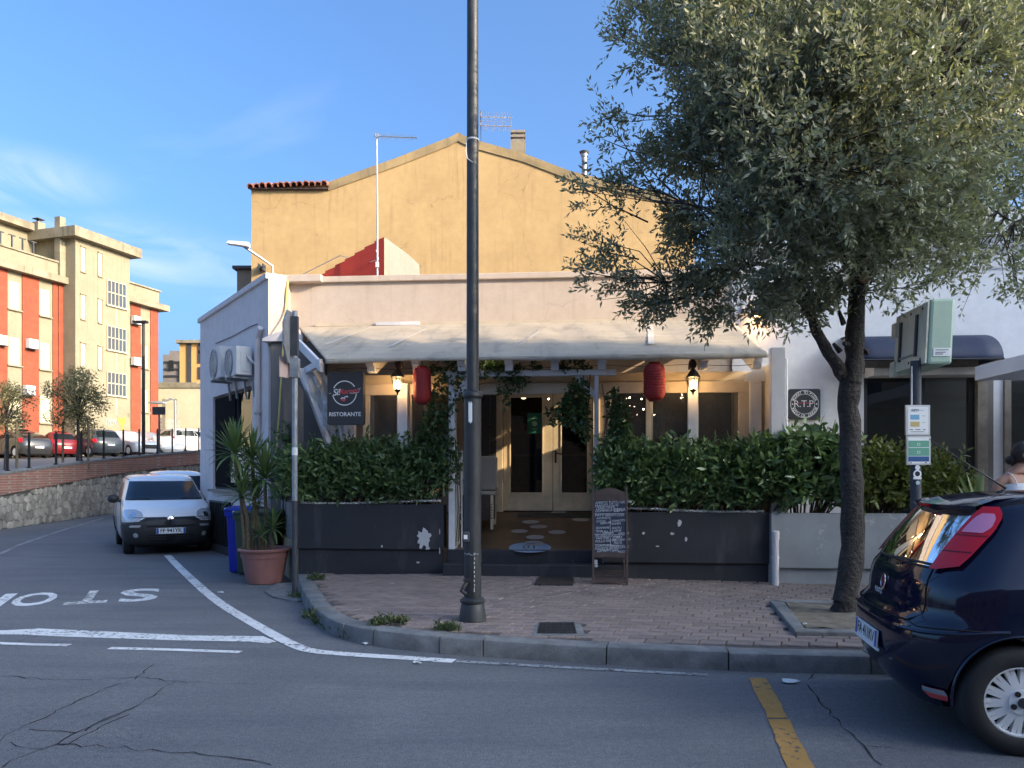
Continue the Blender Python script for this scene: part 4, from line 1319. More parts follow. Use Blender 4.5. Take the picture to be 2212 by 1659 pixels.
def on_canopy(px_a, py_a, px_b, py_b, wd):
    """a sewn seam or patch lying on the canvas"""
    rows = []
    for i in range(9):
        x = px_a + (px_b - px_a) * i / 8; y = py_a + (py_b - py_a) * i / 8
        # intersect the sight line with the canvas plane
        lo, hi = eave_w, WFR
        for _ in range(30):
            m_ = (lo + hi) / 2; zz = FF.z(x, y, m_); zc_ = wall_zc + (eave_z - wall_zc) * (WFR - m_) / (WFR - eave_w)
            if zz > zc_: lo = m_
            else: hi = m_
        u = FF.u(x, lo); zc_ = wall_zc + (eave_z - wall_zc) * (WFR - lo) / (WFR - eave_w)
        rows.append([(u - wd / 2, lo, zc_ + .035), (u + wd / 2, lo, zc_ + .035)])
    return rows


for s in ((800, 712, 705, 748, .03), (920, 715, 845, 752, .035), (1165, 720, 1120, 752, .03), (1404, 700, 1407, 748, .09)):
    g = G(); g.grid(on_canopy(*s)); PG.part('seam', g, mat('seam_canvas', (.64, .59, .51), .8, bump=.3), cv)
g = G(); g.box(cl0 + .3, cr0, WFR - .05, WFR - .004, wall_zc + .0, wall_zc + .05); PG.part('wall_batten', g, M['beige_wood'])
g = G(); a = FF.p(812, 700, WFR - .06); g.box(a[0], a[0] + .75, WFR - .085, WFR - .052, a[2] - .03, a[2] + .03); PG.part('patch_board', g, M['white_wood'])

# rafters with a stepped end
for px in (797, 897, 995, 1098, 1198, 1301, 1412, 1523, 1640):
    u = fu(px, 10.4)
    def rz(w): return wall_zc + (eave_z - wall_zc) * (WFR - w) / (WFR - eave_w) - .04
    g = G(); hw = .055
    g.prism([(10.42, rz(10.42) - .015), (10.42, rz(10.42) - .085), (10.50, rz(10.50) - .085), (10.50, rz(10.42) - .15), (10.62, rz(10.42) - .16), (12.9, rz(12.9) - .16), (12.9, rz(12.9) - .02)], 'u', u - hw, u + hw)
    PG.part('rafter', g, M['white_wood'], bevel=.006)
# front beam, cream header and posts
bl, br_ = fu(690), fu(1660)
g = G(); g.box(bl, br_, PW0 + .10, PW0 + .24, 2.86, 3.0); PG.part('beam', g, M['beige_wood'], bevel=.006)
g = G(); g.box(bl + .1, br_ - .2, PW0 + .02, PW0 + .10, 2.70, 2.858); PG.part('header', g, M['beige_wood'], bevel=.005)
for px0, px1, zt in ((742, 766, 2.70), (858, 880, 2.86), (1486, 1508, 2.86), (1621, 1645, 2.86)):
    u0, u1 = fu(px0, PW0 - .07), fu(px1, PW0 - .07)
    g = G(); g.box(u0, u1, PW0 - .07, PW0 + .018, .62, zt); PG.part('post', g, M['white_wood'], bevel=.006)
# small pitched piece over the last post
g = G(); u0, u1 = fu(1606), fu(1664); g.prism([(u0, 2.84), (u1, 2.84), (u1 - .06, 2.93), ((u0 + u1) / 2, 3.04), (u0 + .02, 2.93)], 'w', PW0 - .10, PW0 - .072); PG.part('gusset', g, M['white_wood'])
# cream window frames and clear sheets
for a, b, name in ((785, 986, 'left'), (1305, 1626, 'right')):
    u0, u1 = fu(a, PW0 + .06), fu(b, PW0 + .06); g = G(); z0, z1 = 1.0, 2.70
    fr_w = .10
    g.box(u0, u0 + fr_w * (1.0 if name == 'left' else .8), PW0 + .03, PW0 + .09, z0, z1); g.box(u1 - (fr_w if name == 'left' else .2), u1, PW0 + .03, PW0 + .09, z0, z1)
    for k, uu in enumerate(([.5] if name == 'left' else [.30, .62])):
        m_ = u0 + (u1 - u0) * uu; g.box(m_ - .035, m_ + .035, PW0 + .03, PW0 + .09, z0, z1)
    f_ = PG.part('window_frame', g, M['beige_wood'], bevel=.005)
    n_ = 24; rows = []
    for j in range(7):
        rows.append([(u0 + .02 + (u1 - u0 - .04) * i / n_, PW0 + .06 + .012 * math.sin(i * 1.1 + j * .7) + .008 * math.sin(i * .5 - j * 1.9), z0 + (z1 - z0) * j / 6) for i in range(n_ + 1)])
    g = G(); g.grid(rows); PG.part('clear_sheet', g, M['sheet'], f_, smooth=80, flip=False)
# gathered plastic curtain on the left with its slanted white batten
rows = []
for j in range(25):
    t = j / 24; r = []
    for i in range(17):
        s = i / 16
        x = (648 + (712 - 648) * t) + s * (52 - 8 * t); y = 795 + (965 - 795) * t
        w = PW0 - .02 + .05 * math.sin(s * 17 + t * 4) + .04 * math.sin(t * 13 + s * 6) + .03 * math.sin(s * 31 - t * 21)
        p = FF.p(x, y, PW0); r.append((p[0], w, p[2]))
    rows.append(r)
g = G(); g.grid(rows); PG.part('plastic_curtain', g, M['curtain'], smooth=70, flip=False)
g = G(); a, b = FF.p(649, 798, PW0 - .05), FF.p(714, 968, PW0 - .05); g.tube([a, b], .05, 4); PG.part('curtain_batten', g, M['white_wood'])
# barge boards at the left gable
for (xa, ya, xb, yb, hh) in ((642, 732, 692, 783, .13), (655, 795, 690, 775, .09)):
    a, b = FF.p(xa, ya, 10.9), FF.p(xb, yb, 10.4)
    g = G(); g.add([(a[0], a[1] + .0, a[2]), (b[0], b[1], b[2]), (b[0], b[1], b[2] - hh), (a[0], a[1], a[2] - hh)] + [(a[0] + .03, a[1] + .05, a[2]), (b[0] + .03, b[1] + .05, b[2]), (b[0] + .03, b[1] + .05, b[2] - hh), (a[0] + .03, a[1] + .05, a[2] - hh)], [(0, 1, 2, 3), (7, 6, 5, 4), (0, 4, 5, 1), (1, 5, 6, 2), (2, 6, 7, 3), (3, 7, 4, 0)])
    PG.part('barge_board', g, M['white_wood'])
# taupe corner panel under a white capping
ua, ub = FF.u(585, 12.5), FF.u(645, 12.5)
g = G(); g.box(ua, ub + .45, 12.5, 12.6, .1, FF.z(600, 738, 12.5)); PG.part('corner_panel', g, M['taupe'])
g = G(); zc_ = FF.z(600, 738, 12.45); g.prism([(ua - .12, zc_), (ub + .1, zc_), (ub + .1, zc_ + .08), (ub - .05, zc_ + .25), (ua + .1, zc_ + .14), (ua - .12, zc_ + .05)], 'w', 12.42, 12.62); PG.part('corner_cap', g, M['pipe_white'], bevel=.01)
# side return of the pergola on the left, dark inside
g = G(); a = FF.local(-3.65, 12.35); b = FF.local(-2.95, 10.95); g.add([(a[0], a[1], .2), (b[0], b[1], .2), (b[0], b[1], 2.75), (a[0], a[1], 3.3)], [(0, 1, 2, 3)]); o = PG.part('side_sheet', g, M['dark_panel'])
# right end wall: white pilaster and a return
u0, u1 = fu(1666, 10.4), fu(1697, 10.4)
g = G(); g.box(u0, u1, 10.40, 10.55, .9, FF.z(1680, 750, 10.4)); PG.part('end_pilaster', g, M['pipe_white'], bevel=.006)
g = G(); g.box(u0 + .02, u0 + .07, 10.552, WFR - .05, .5, 3.05); PG.part('end_wall', g, M['cream_wood'])
g = G(); uu = fu(1701, 10.45); g.tube([(uu - .06, 10.5, FF.z(1690, 766, 10.45)), (uu, 10.5, FF.z(1700, 775, 10.45)), (uu, 10.5, .9)], .018, 8); PG.part('conduit', g, M['white_plastic'], smooth=50)
# ceiling lining, floor and back rows so that the inside reads as a dim room
g = G(); g.prism([(10.68, .1), (12.94, .1), (12.94, .93), (10.68, .53)], 'u', FF.u(640, 10.7) + .15, fu(1664)); FL = PG.part('sloping_floor', g, M['deck'])
# round stickers on the floor and the 01 marker
spots_f = [(1207, 1107, 16), (1195, 1114, 17), (1254, 1123, 18), (1146, 1128, 19), (1163, 1138, 19), (1122, 1148, 18), (1203, 1150, 19), (1156, 1161, 20), (1152, 1174, 22)]


def floor_hit(px, py):
    lo, hi = 10.0, 13.5
    for _ in range(40):
        m_ = (lo + hi) / 2
        if FF.z(px, py, m_) > .53 + (m_ - 10.68) * .4 / 2.26: lo = m_
        else: hi = m_
    return FF.u(px, lo), lo


for px, py, r in spots_f + [(1145, 1183, 46)]:
    big = r > 40
    u, w = floor_hit(px, py); rr = r / FD * w * 1.0
    g = G(); pts = [(u + rr * math.cos(a), w + rr * .9 * math.sin(a)) for a in [2 * math.pi * k / 24 for k in range(24)]]
    if big: pts = [p for p in pts]
    def fz_(w_): return .53 + (w_ - 10.68) * .4 / 2.26 + .004
    g.add([(p[0], p[1], fz_(p[1])) for p in pts], [tuple(range(24))])
    st = PG.part('floor_sticker', g, plain('sticker_grey', (.34, .33, .31), .7) if not big else plain('sticker_blue', (.22, .30, .40), .6), FL, flip=False)
    if big:
        g = G(); put_text(g, '01', 0, 0, 0, .22); g.v = [(u + q[0], w + q[2] * 1.0, fz_(w + q[2] * 1.0) + .002) for q in g.v]
        PG.part('sticker_print', g, M['print_black'], FL, flip=False)
g = G(); u, w = floor_hit(1215, 1104); g.add([(FF.u(1120, 12.9), 12.55, .87), (FF.u(1285, 12.9), 12.55, .87), (FF.u(1285, 12.9), 12.85, .922), (FF.u(1120, 12.9), 12.85, .922)], [(0, 1, 2, 3)]); PG.part('door_mat', g, M['dark_plastic'], FL)

# ---- entrance steps
ST = Thing('entrance_steps', 'two black painted steps with chipped edges up to the entrance', 'steps', FF, (FF.u(1118, 10.5), 10.5, .15))
u0, u1 = FF.u(957, 10.35), FF.u(1352, 10.35)
g = G(); g.box(u0, u1, 10.33, 10.62, .1, .36); ST.part('step', g, M['black_paint'], bevel=.012)
g = G(); g.box(FF.u(966, 10.6), u1, 10.60, 10.9, .1, .53); ST.part('step', g, M['black_paint'], bevel=.012)

# ---- planters
def planter(lab, px0, px1, w, zt, zm, m, name='planter_box', group='planters along the restaurant front', back=1.0, base_m=None, endw=0):
    u0, u1 = FF.u(px0, w), FF.u(px1, w)
    P = Thing(name, lab, 'planter', FF, ((u0 + u1) / 2, w, .15), group)
    g = G(); g.box(u0, u1, w, w + .07, zm, zt); P.part('front_board', g, m, bevel=.006)
    g = G(); g.box(u0 + .02, u1 - .01, w + .05, w + .12, .05, zm - .003); P.part('base', g, base_m or m, bevel=.006)
    g = G(); g.box(u0, u0 + .07, w + .072, w + back, .05, zt - .01); P.part('end_board', g, m); g = G(); g.box(u1 - .07, u1, w + .072, w + back, .05, zt - .01); P.part('end_board', g, m)
    g = G(); g.box(u0 + .07, u1 - .07, w + .072, w + .30, zt - .20, zt - .03); P.part('soil', g, M['sand'], kind='stuff')
    return P, u0, u1


P1, pu0, pu1_ = planter('long black planter with one big white paint chip left of the entrance', 641, 958, 10.62, 1.15, .52, M['black_paint'], back=.25)
# the big chip and a few more as thin flakes of exposed plaster
def chip(P, px, py, rx, rz, w, seed):
    rr = random.Random(seed); c = FF.p(px, py, w); pts = []
    for k in range(26):
        a = 2 * math.pi * k / 26; q = rr.uniform(.62, 1.12); pts.append((c[0] + rx * q * math.cos(a), c[2] + rz * q * math.sin(a)))
    g = G(); g.add([(p[0], w - .003, p[1]) for p in pts], [tuple(range(26))]); P.part('paint_chip', g, plain('bare_plaster', (.55, .55, .55), .9))


for c in ((916, 1163, .105, .15, 1), (924, 1184, .03, .03, 2), (950, 1148, .008, .045, 3), (950, 1190, .008, .05, 4), (825, 1180, .015, .02, 9)): chip(P1, c[0], c[1], c[2], c[3], 10.62, c[4])
for c in ((672, 1247, .04, .02, 5), (745, 1249, .02, .02, 6), (760, 1249, .018, .018, 7), (903, 1215, .03, .015, 8)): chip(P1, c[0], c[1], c[2], c[3], 10.67, c[4])
P2, qu0, qu1 = planter('long black planter right of the entrance behind the menu board', 1300, 1663, 10.32, 1.07, .40, M['black_paint'], back=.45)
for c in ((1468, 1130, .03, .05, 11), (1452, 1153, .03, .02, 12), (1420, 1180, .025, .01, 13), (1390, 1152, .02, .02, 14), (1482, 1165, .02, .03, 15)): chip(P2, c[0], c[1], c[2], c[3], 10.32, c[4])
P3, ru0, ru1 = planter('rough grey rendered planter behind the street tree', 1666, 1960, 10.22, 1.07, .36, M['grey_render'], back=.8)
P4, _, _ = planter('grey rendered planter mostly hidden behind the blue car', 1962, 2210, 10.22, 1.07, .36, M['grey_render'], back=.8)
for P, a, b, w, zt in ((P1, pu0, pu1_, 10.62, 1.15), (P2, qu0, qu1, 10.32, 1.07)):
    # white pebbles heaped along the top
    vs = G()
    for k in range(900):
        u = random.uniform(a + .06, b - .06); wv2 = w + .01 + abs(random.gauss(0, .07)); r = random.uniform(.008, .017)
        hump = .02 * math.sin(u * 2.3) + .012
        z = zt + .004 + hump + random.uniform(0, .02)
        q = [(r, 0, 0), (0, r, 0), (-r, 0, 0), (0, -r, 0), (0, 0, r * .8), (0, 0, -r * .8)]
        vs.add([(u + x, wv2 + y, z + zz) for x, y, zz in q], [(0, 1, 4), (1, 2, 4), (2, 3, 4), (3, 0, 4), (1, 0, 5), (2, 1, 5), (3, 2, 5), (0, 3, 5)])
    P.part('pebbles', vs, M['pebble'], kind='stuff', flip=False)
# flank of the planter towards the lane: grey above, worn yellow stone below
A = FF.local(-3.03, 11.0); B = FF.local(-3.74, 12.6)
M['flank'] = plaster('flank_render', (.30, .27, .25), (.24, .21, .2), 0, (.2, .17, .15))
M['flank_stone'] = plaster('worn_yellow_plaster', (.50, .40, .28), (.33, .22, .13), 0.3, (.22, .15, .1), .6)
FK = Thing('side_wall_base', 'low side wall between pot and sign post with bare yellowish stone below', 'wall', FF, (A[0], A[1], 0))
for nm, z0, z1, off, m in (('stone_face', 0, .60, .05, M['flank_stone']), ('render_face', .60, 1.14, .02, M['flank'])):
    d = Vector((B[0] - A[0], B[1] - A[1])).normalized(); n = Vector((-d.y, d.x))
    q = [Vector(A[:2]) - n * .12, Vector(B[:2]) - n * .12, Vector(B[:2]) + n * off, Vector(A[:2]) + n * off]
    g = G(); g.prism([(p.x, p.y) for p in q], 'z', z0, z1); FK.part(nm, g, m, bevel=.01)
# ================================================================== WHITE BUILDING ON THE RIGHT
WB = 12.90
wl_, wr_ = FF.u(1582, WB), FF.u(2700, WB)
B = Thing('white_building', 'smooth white walled pizzeria building with a moulded cornice right of the restaurant', 'building', FF, (wl_, WB, 0))
op0, op1 = FF.u(1866, WB), FF.u(2106, WB); oz1 = FF.z(1980, 806, WB)
pp1 = FF.u(2168, WB); og1 = FF.u(2290, WB)
ZW = FF.z(1700, 590, WB)
g = G(); g.box(wl_, op0, WB, WB + .3, 0, ZW); B.part('wall', g, M['white_wall'])
g = G(); g.box(op0, pp1 + 2, WB, WB + .3, oz1 + .22, ZW); B.part('wall', g, M['white_wall'])
g = G(); g.box(og1 + .1, wr_, WB, WB + .3, 0, oz1 + .22); B.part('wall', g, M['white_wall'])
# cornice with stacked mouldings
cz = ZW
prof = [(WB + .3, cz), (WB - .03, cz), (WB - .05, cz + .03), (WB - .05, cz + .06), (WB - .03, cz + .08), (WB - .05, cz + .20), (WB - .12, cz + .30), (WB - .20, cz + .34), (WB - .20, cz + .38), (WB - .24, cz + .40), (WB - .24, cz + .44), (WB + .3, cz + .44)]
g = G(); g.prism(prof, 'u', wl_ - .06, wr_); B.part('cornice', g, M['white_wall'], smooth=35)
g = G(); g.prism([(WB - .30, cz + .445), (WB - .30, cz + .47), (WB + 5, cz + 1.9), (WB + 5, cz + 1.8)], 'u', FF.u(1990, WB), wr_); B.part('roof', g, M['dark_plastic'])
g = G(); g.box(wl_ + .3, wr_, WB + .9, WB + 1.1, cz + .3, cz + 1.25); B.part('upper_wall', g, M['white_wall'])
g = G(); g.prism([(WB + .3, 0), (WB + 8, 0), (WB + 8, cz + .3), (WB + .3, cz + .3)], 'u', wl_ + .02, wl_ + .25); B.part('side_wall', g, M['white_wall'])
g = G(); g.box(wl_ + .3, wr_, WB + .31, WB + 8, cz - .1, cz + .1); B.part('roof_slab', g, M['concrete'])
# lintel, posts and shop window
g = G(); g.box(op0 - .05, pp1, WB - .05, WB + .1, oz1, oz1 + .2); B.part('lintel', g, M['stone_trim'], bevel=.01)
md = FF.u(1995, WB)
g = G(); g.box(op0, op0 + .06, WB + .02, WB + .12, .2, oz1); g.box(md - .09, md + .03, WB + .02, WB + .12, .2, oz1); g.box(op1 - .08, op1, WB + .02, WB + .12, .2, oz1); g.box(op0 + .06, md - .09, WB + .02, WB + .12, oz1 - .06, oz1)
sw = B.part('shop_window', g, M['dark_plastic'], bevel=.005)
g = G(); g.box(md + .03, op1 - .08, WB + .06, WB + .07, 1.02, oz1); B.part('pane', g, M['glass_clear'], sw)
g = G(); g.box(op0 + .06, md - .09, WB + .06, WB + .07, .2, oz1 - .06); B.part('door_pane', g, M['glass_dark'], sw)
g = G(); g.box(md + .03, op1 - .08, WB + .0, WB + .055, .2, 1.08); pn = B.part('sign_panel', g, M['grey_render'], sw, label='grey panel lettered 24 ORE below the shop window')
g = G(); put_text(g, '24 ORE', FF.u(2060, WB), WB - .004, FF.z(2060, 994, WB), .17); put_text(g, 'IONE', FF.u(2066, WB), WB - .004, FF.z(2060, 1008, WB), .17); B.part('lettering', g, M['print_black'], pn, flip=False)
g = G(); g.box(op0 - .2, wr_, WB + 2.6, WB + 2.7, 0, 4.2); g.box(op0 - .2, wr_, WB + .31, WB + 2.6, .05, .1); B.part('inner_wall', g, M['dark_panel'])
# stone pilaster beside the window: ribs of stone and pale jamb
x = op1 + .01
for k, (wd, pr, m) in enumerate(((.16, .04, 'stone_trim'), (.10, .0, 'taupe'), (.16, -.02, 'white_wall'), (.10, .02, 'stone_trim'))):
    g = G(); g.box(x, x + wd - .004, WB - .03 - pr, WB + .25, .15, oz1); B.part('jamb', g, M[m]); x += wd
g = G(); g.box(x + .06, og1 + .1, WB + .05, WB + .06, .3, oz1); B.part('pane', g, M['glass_dark'])
# curved awning
A_ = Thing('door_awning', 'dark navy quarter round awning over the pizzeria door', 'awning', FF, (FF.u(1990, WB - .4), WB - .4, 2.9))
aw_l, aw_r = FF.u(1816, WB - .01), FF.u(2168, WB - .75)
zt, zb_ = FF.z(1900, 729, WB), FF.z(1990, 778, WB - .7)
pr = .75
rows = []
for i in range(11):
    a = i / 10 * math.pi / 2
    w = WB - .01 - pr * math.sin(a); z = zb_ + (zt - zb_) * math.cos(a)
    rows.append([(aw_l + (aw_r - aw_l) * j / 8, w, z) for j in range(9)])
g = G(); g.grid(rows); o = A_.part('canvas', g, M['navy'], smooth=60)
sd = o.modifiers.new('t', 'SOLIDIFY'); sd.thickness = .02
for k, u in enumerate((aw_l, aw_r - .02)):
    pts = [(WB - .01, zb_)] + [(WB - .01 - pr * math.sin(i / 10 * math.pi / 2) * .97, zb_ + (zt - zb_) * math.cos(i / 10 * math.pi / 2) * .97) for i in range(11)]
    g = G(); g.prism(pts, 'u', u + .012, u + .024) if k == 1 else g.tube([(u + .02, p[0], p[1]) for p in pts[1:]], .02, 5); A_.part('end_panel' if k else 'rib', g, M['navy'] if k else M['iron_black'])
g = G(); g.tube([(aw_l, WB - .01 - pr, zb_), (aw_r, WB - .01 - pr, zb_)], .018, 6); A_.part('front_bar', g, M['iron_black'])
g = G(); g.prism([(WB - .012, zb_ - .02), (WB - .42, zb_ - .08), (WB - .42, zb_ - .19), (WB - .012, zb_ - .19)], 'u', FF.u(1866, WB), FF.u(2130, WB)); A_.part('valance', g, mat('cream_valance', (.5, .47, .42), .8))
# floodlight, junction box and its cables on the white wall
FLt = Thing('floodlight', 'small grey floodlight with cables lighting the white wall orange', 'lamp', FF, (FF.u(1632, WB), WB, 3.9))
p = FF.p(1634, 673, WB - .22)
g = G(); i0 = 0; g.box(-.13, .13, -.045, .045, -.06, .06); ca, sa = math.cos(R(-28)), math.sin(R(-28)); g.xf(lambda q: (p[0] + q[0], p[1] + q[1] * ca - q[2] * sa, p[2] + q[1] * sa + q[2] * ca)); FLt.part('housing', g, M['grey_plastic'], bevel=.01)
g = G(); g.box(p[0] - .10, p[0] + .10, p[1] - .01, p[1] + .05, p[2] - .075, p[2] - .070); FLt.part('lens', g, plain('lit_floodlight', (1, .7, .35), .4, 0, (1, .55, .2), 9))
g = G(); g.tube([(p[0], p[1] + .05, p[2]), (p[0] - .1, WB, p[2] + .02)], .014, 5); g.tube([(p[0] - .1, WB - .05, p[2] + .02), (p[0] - .2, WB - .06, p[2] + .0), (p[0] - .28, WB - .03, p[2] + .03)], .008, 5); FLt.part('bracket', g, M['grey_plastic'])
q = FF.p(1610, 671, WB - .04)
g = G(); g.box(q[0] - .06, q[0] + .06, WB - .08, WB - .002, q[2] - .06, q[2] + .08); FLt.part('junction_box', g, M['white_plastic'], bevel=.012)
for k, dx_ in enumerate((-.05, -.01, .03)):
    g = G(); g.tube([(q[0] + dx_, WB - .02, q[2] + .08), (q[0] + dx_ - .04 * k, WB - .02, q[2] + .5), (q[0] + dx_ + .01, WB - .02, ZW - .02)], .011, 5); FLt.part('cable', g, M['white_plastic'], smooth=60)
ld = bpy.data.lights.new('floodlight_lamp', 'SPOT'); ld.energy = 3; ld.color = (1, .52, .18); ld.spot_size = R(115); ld.spot_blend = .8; ld.shadow_soft_size = .08
lo_ = bpy.data.objects.new('floodlight_lamp', ld); COL.objects.link(lo_); lo_.parent = FLt.o
lo_.location = (p[0] - FLt.base[0] + .02, p[1] - FLt.base[1] - .0, p[2] - FLt.base[2] - .09)
lo_.rotation_euler = Vector((-.25, -.9, .35)).to_track_quat('Z', 'Y').to_euler()
# pizzeria sign
sg = Thing('pizzeria_sign', 'square black sign ROCKET TO PIZZA with R.T.P. in a ring', 'sign', FF, (FF.u(1738, WB), WB - .08, 2.4))
s0 = FF.p(1703, 906, WB - .06); s1 = FF.p(1772, 840, WB - .06)
g = G(); g.prism(rrect(s0[0], s1[0], s0[2], s1[2], .035), 'w', WB - .07, WB - .004); sg.part('panel', g, M['sign_black'], bevel=.004)
cu, cz_ = (s0[0] + s1[0]) / 2, (s0[2] + s1[2]) / 2; ww = WB - .073; RR = (s1[0] - s0[0]) * .445
g = G(); ring(g, cu, ww, cz_, RR - .008, RR, 48); ring(g, cu, ww, cz_, RR * .70, RR * .70 + .006, 48); sg.part('ring', g, M['print_white'], flip=False)
g = G()
for txt, a0, a1, fl in (('ROCKET TO PIZZA', 158, 22, 0), ('ROCKET TO PIZZA', 338, 202, 0)):
    n = len(txt)
    for i, ch in enumerate(txt):
        if ch == ' ': continue
        a = R(a0 + (a1 - a0) * i / (n - 1)); r = RR * .845
        put_text(g, ch, cu + r * math.cos(a), ww, cz_ + r * math.sin(a), .062, a - math.pi / 2, bold=.02)
for a in (0, 180): g.box(cu + RR * .85 * math.cos(R(a)) - .011, cu + RR * .85 * math.cos(R(a)) + .011, ww, ww + .001, cz_ - .011, cz_ + .011)
put_text(g, 'R.T.P.', cu, ww, cz_, .155, bold=-.004, sp=.95)
sg.part('lettering', g, M['print_white'], flip=False)
g = G(); g.box(cu - RR * .55, cu + RR * .6, ww - .001, ww - .0005, cz_ + .012, cz_ + .019); sg.part('red_line', g, M['print_red'])
# white parasol edge at the far right
pc = FF.p(2440, 800, 9.6)
PS = Thing('white_parasol', 'large square white parasol reaching in at the right edge', 'parasol', FF, (pc[0], pc[1], .15))
zl = FF.z(2108, 822, 12.0) + .2
a = FF.u(2106, 12.0); ctr = (a + 1.75, 10.5); hz = zl + .6
cs = [(a, 9.0), (a + 3.5, 9.0), (a + 3.5, 12.0), (a, 12.0)]
g = G()
for k in range(4):
    p_, q_ = cs[k], cs[(k + 1) % 4]
    rows = []
    for j in range(7):
        t = j / 6; s = t; sagz = -.06 * math.sin(math.pi * t)
        rows.append([(ctr[0] + (p_[0] + (q_[0] - p_[0]) * i / 6 - ctr[0]) * t, ctr[1] + (p_[1] + (q_[1] - p_[1]) * i / 6 - ctr[1]) * t, hz + (zl - hz) * t + sagz) for i in range(7)])
    rows.append([(x, y, z - .20) for x, y, z in rows[-1]])
    g.grid(rows)
PS.part('canopy', g, M['white_cloth'], smooth=30)
g = G(); g.tube([(ctr[0], ctr[1], .15), (ctr[0], ctr[1], hz)], .03, 8); PS.part('pole', g, M['alu'])
for k in range(4):
    g = G(); g.tube([(ctr[0], ctr[1], hz - .1), (cs[k][0] * .98 + ctr[0] * .02, cs[k][1] * .98 + ctr[1] * .02, zl - .03)], .014, 5); PS.part('rib', g, M['alu'])
# snake plants behind the glass
for k, px in enumerate((2022, 2062)):
    q = FF.p(px, 1000, WB + .35)
    S_ = Thing('snake_plant', ('shorter' if k == 0 else 'taller') + ' dark snake plant standing behind the pizzeria window', 'plant', FF, (q[0], q[1], .9), 'snake plants behind the window')
    g = G(); g.lathe([(.12, 0), (.15, .25)], 12, (q[0], q[1], .85)); S_.part('pot', g, M['dark_plastic'])
    for j in range(9):
        aa = random.uniform(0, 6.28); ln = random.uniform(.45, .95) * (.8 if k == 0 else 1.05); sp_ = random.uniform(.05, .35)
        P = [(q[0] + math.cos(aa) * sp_ * t * t * .8 + .03 * math.cos(aa), q[1] + .05 * math.sin(aa), 1.1 + ln * t) for t in (0, .3, .6, .85, 1)]
        g = G(); rows = [[(x - w_, y, z), (x + w_, y, z)] for (x, y, z), w_ in zip(P, (.018, .026, .022, .012, .001))]; g.grid(rows)
        S_.part('leaf', g, M['leaf_agave'], flip=False)

# ================================================================== OCHRE HOUSE
YO = 22.0
OF = WF
def ox(px): return (px - CX) / FD * YO
def oz(py): return EYE + (HY - py) / FD * YO
O = Thing('ochre_house', 'tall ochre gable wall of the house rising behind the restaurant', 'house', WF, (ox(900), YO, 0))
xl, xr = ox(543), ox(1500)
gable = [(xl, 0), (xr, 0), (xr, oz(440)), (ox(1420), oz(420)), (ox(1230), oz(372)), (ox(1130), oz(335)), (ox(1032), oz(306)), (ox(1003), oz(297)), (ox(990), oz(291)), (ox(975), oz(297)), (ox(860), oz(342)), (ox(708), oz(397)), (xl, oz(410))]
g = G(); g.prism(gable, 'w', YO, YO + .3); O.part('gable_wall', g, M['ochre_wall'])
g = G(); g.prism([(YO + .3, 0), (YO + 20, 0), (YO + 20, oz(414)), (YO + .3, oz(414))], 'u', xl, xl + .3); O.part('side_wall', g, M['ochre_wall'])
g = G(); g.prism([(YO + .3, 0), (YO + 20, 0), (YO + 20, oz(446)), (YO + .3, oz(446))], 'u', xr - .3, xr - .002); O.part('side_wall', g, M['ochre_wall'])
top = [(1500, 440), (1420, 420), (1230, 372), (1130, 335), (1032, 306), (1003, 297), (990, 290), (975, 297), (860, 342), (710, 396)]
rows = []
for x, y in top:
    X, Z = ox(x), oz(y); j = random.uniform(-.015, .015)
    rows.append([(X, YO - .035, Z - .22 + j), (X, YO - .05, Z + .02 + j), (X, YO + .34, Z + .03 + j), (X, YO + .34, Z - .2)])
g = G(); g.grid(rows); O.part('coping', g, M['ochre_edge'])
for sgn in (0, 1):
    a_, b_ = ((ox(708), oz(397)), (ox(990), oz(295))) if sgn == 0 else ((ox(990), oz(295)), (xr, oz(442)))
    g = G(); g.add([(a_[0], YO + .3, a_[1] - .1), (b_[0], YO + .3, b_[1] - .1), (b_[0], YO + 20, b_[1] - .1), (a_[0], YO + 20, a_[1] - .1)], [(0, 1, 2, 3)]); O.part('roof', g, M['roof_tile'])
# roman tiles along the low eave on the left
ru_, rv = ox(539), ox(710); n = 13
rf = None
g = G(); g.box(ru_ + .05, rv, YO - .12, YO + 3.5, oz(411), oz(409)); rf = O.part('eave_board', g, M['dark_wood'])
tl = G(); pitch = (rv - ru_) / n
rows = []
for j in range(2):
    rows.append([(pitch * .56 * math.cos(math.pi - math.pi * k / 8), -.2 if j == 0 else .42, .62 * pitch * math.sin(math.pi * k / 8)) for k in range(9)])
tl.grid(rows); rows2 = [[(x * .86, y, z - .03) for x, y, z in r] for r in rows]; tl.grid(rows2); tl.f += [(k, k + 1, k + 1 + 18, k + 18) for k in range(8)]
tme = mesh('roof_tile', tl, M['roof_tile'], 40)
for i in range(n):
    for row in range(3):
        o = bpy.data.objects.new('roof_tile', tme); COL.objects.link(o); o.parent = O.o
        X = ru_ + pitch * (i + .5); Zb = oz(410.5) + .06 + (oz(397) - oz(408)) * (i / n) * .6 + row * .09
        o.location = (X - O.base[0] + random.uniform(-.015, .015), YO + row * .40 - O.base[1] + random.uniform(-.02, .02), Zb + random.uniform(-.012, .012)); o.rotation_euler = (R(11), random.uniform(-.05, .05), random.uniform(-.04, .04))
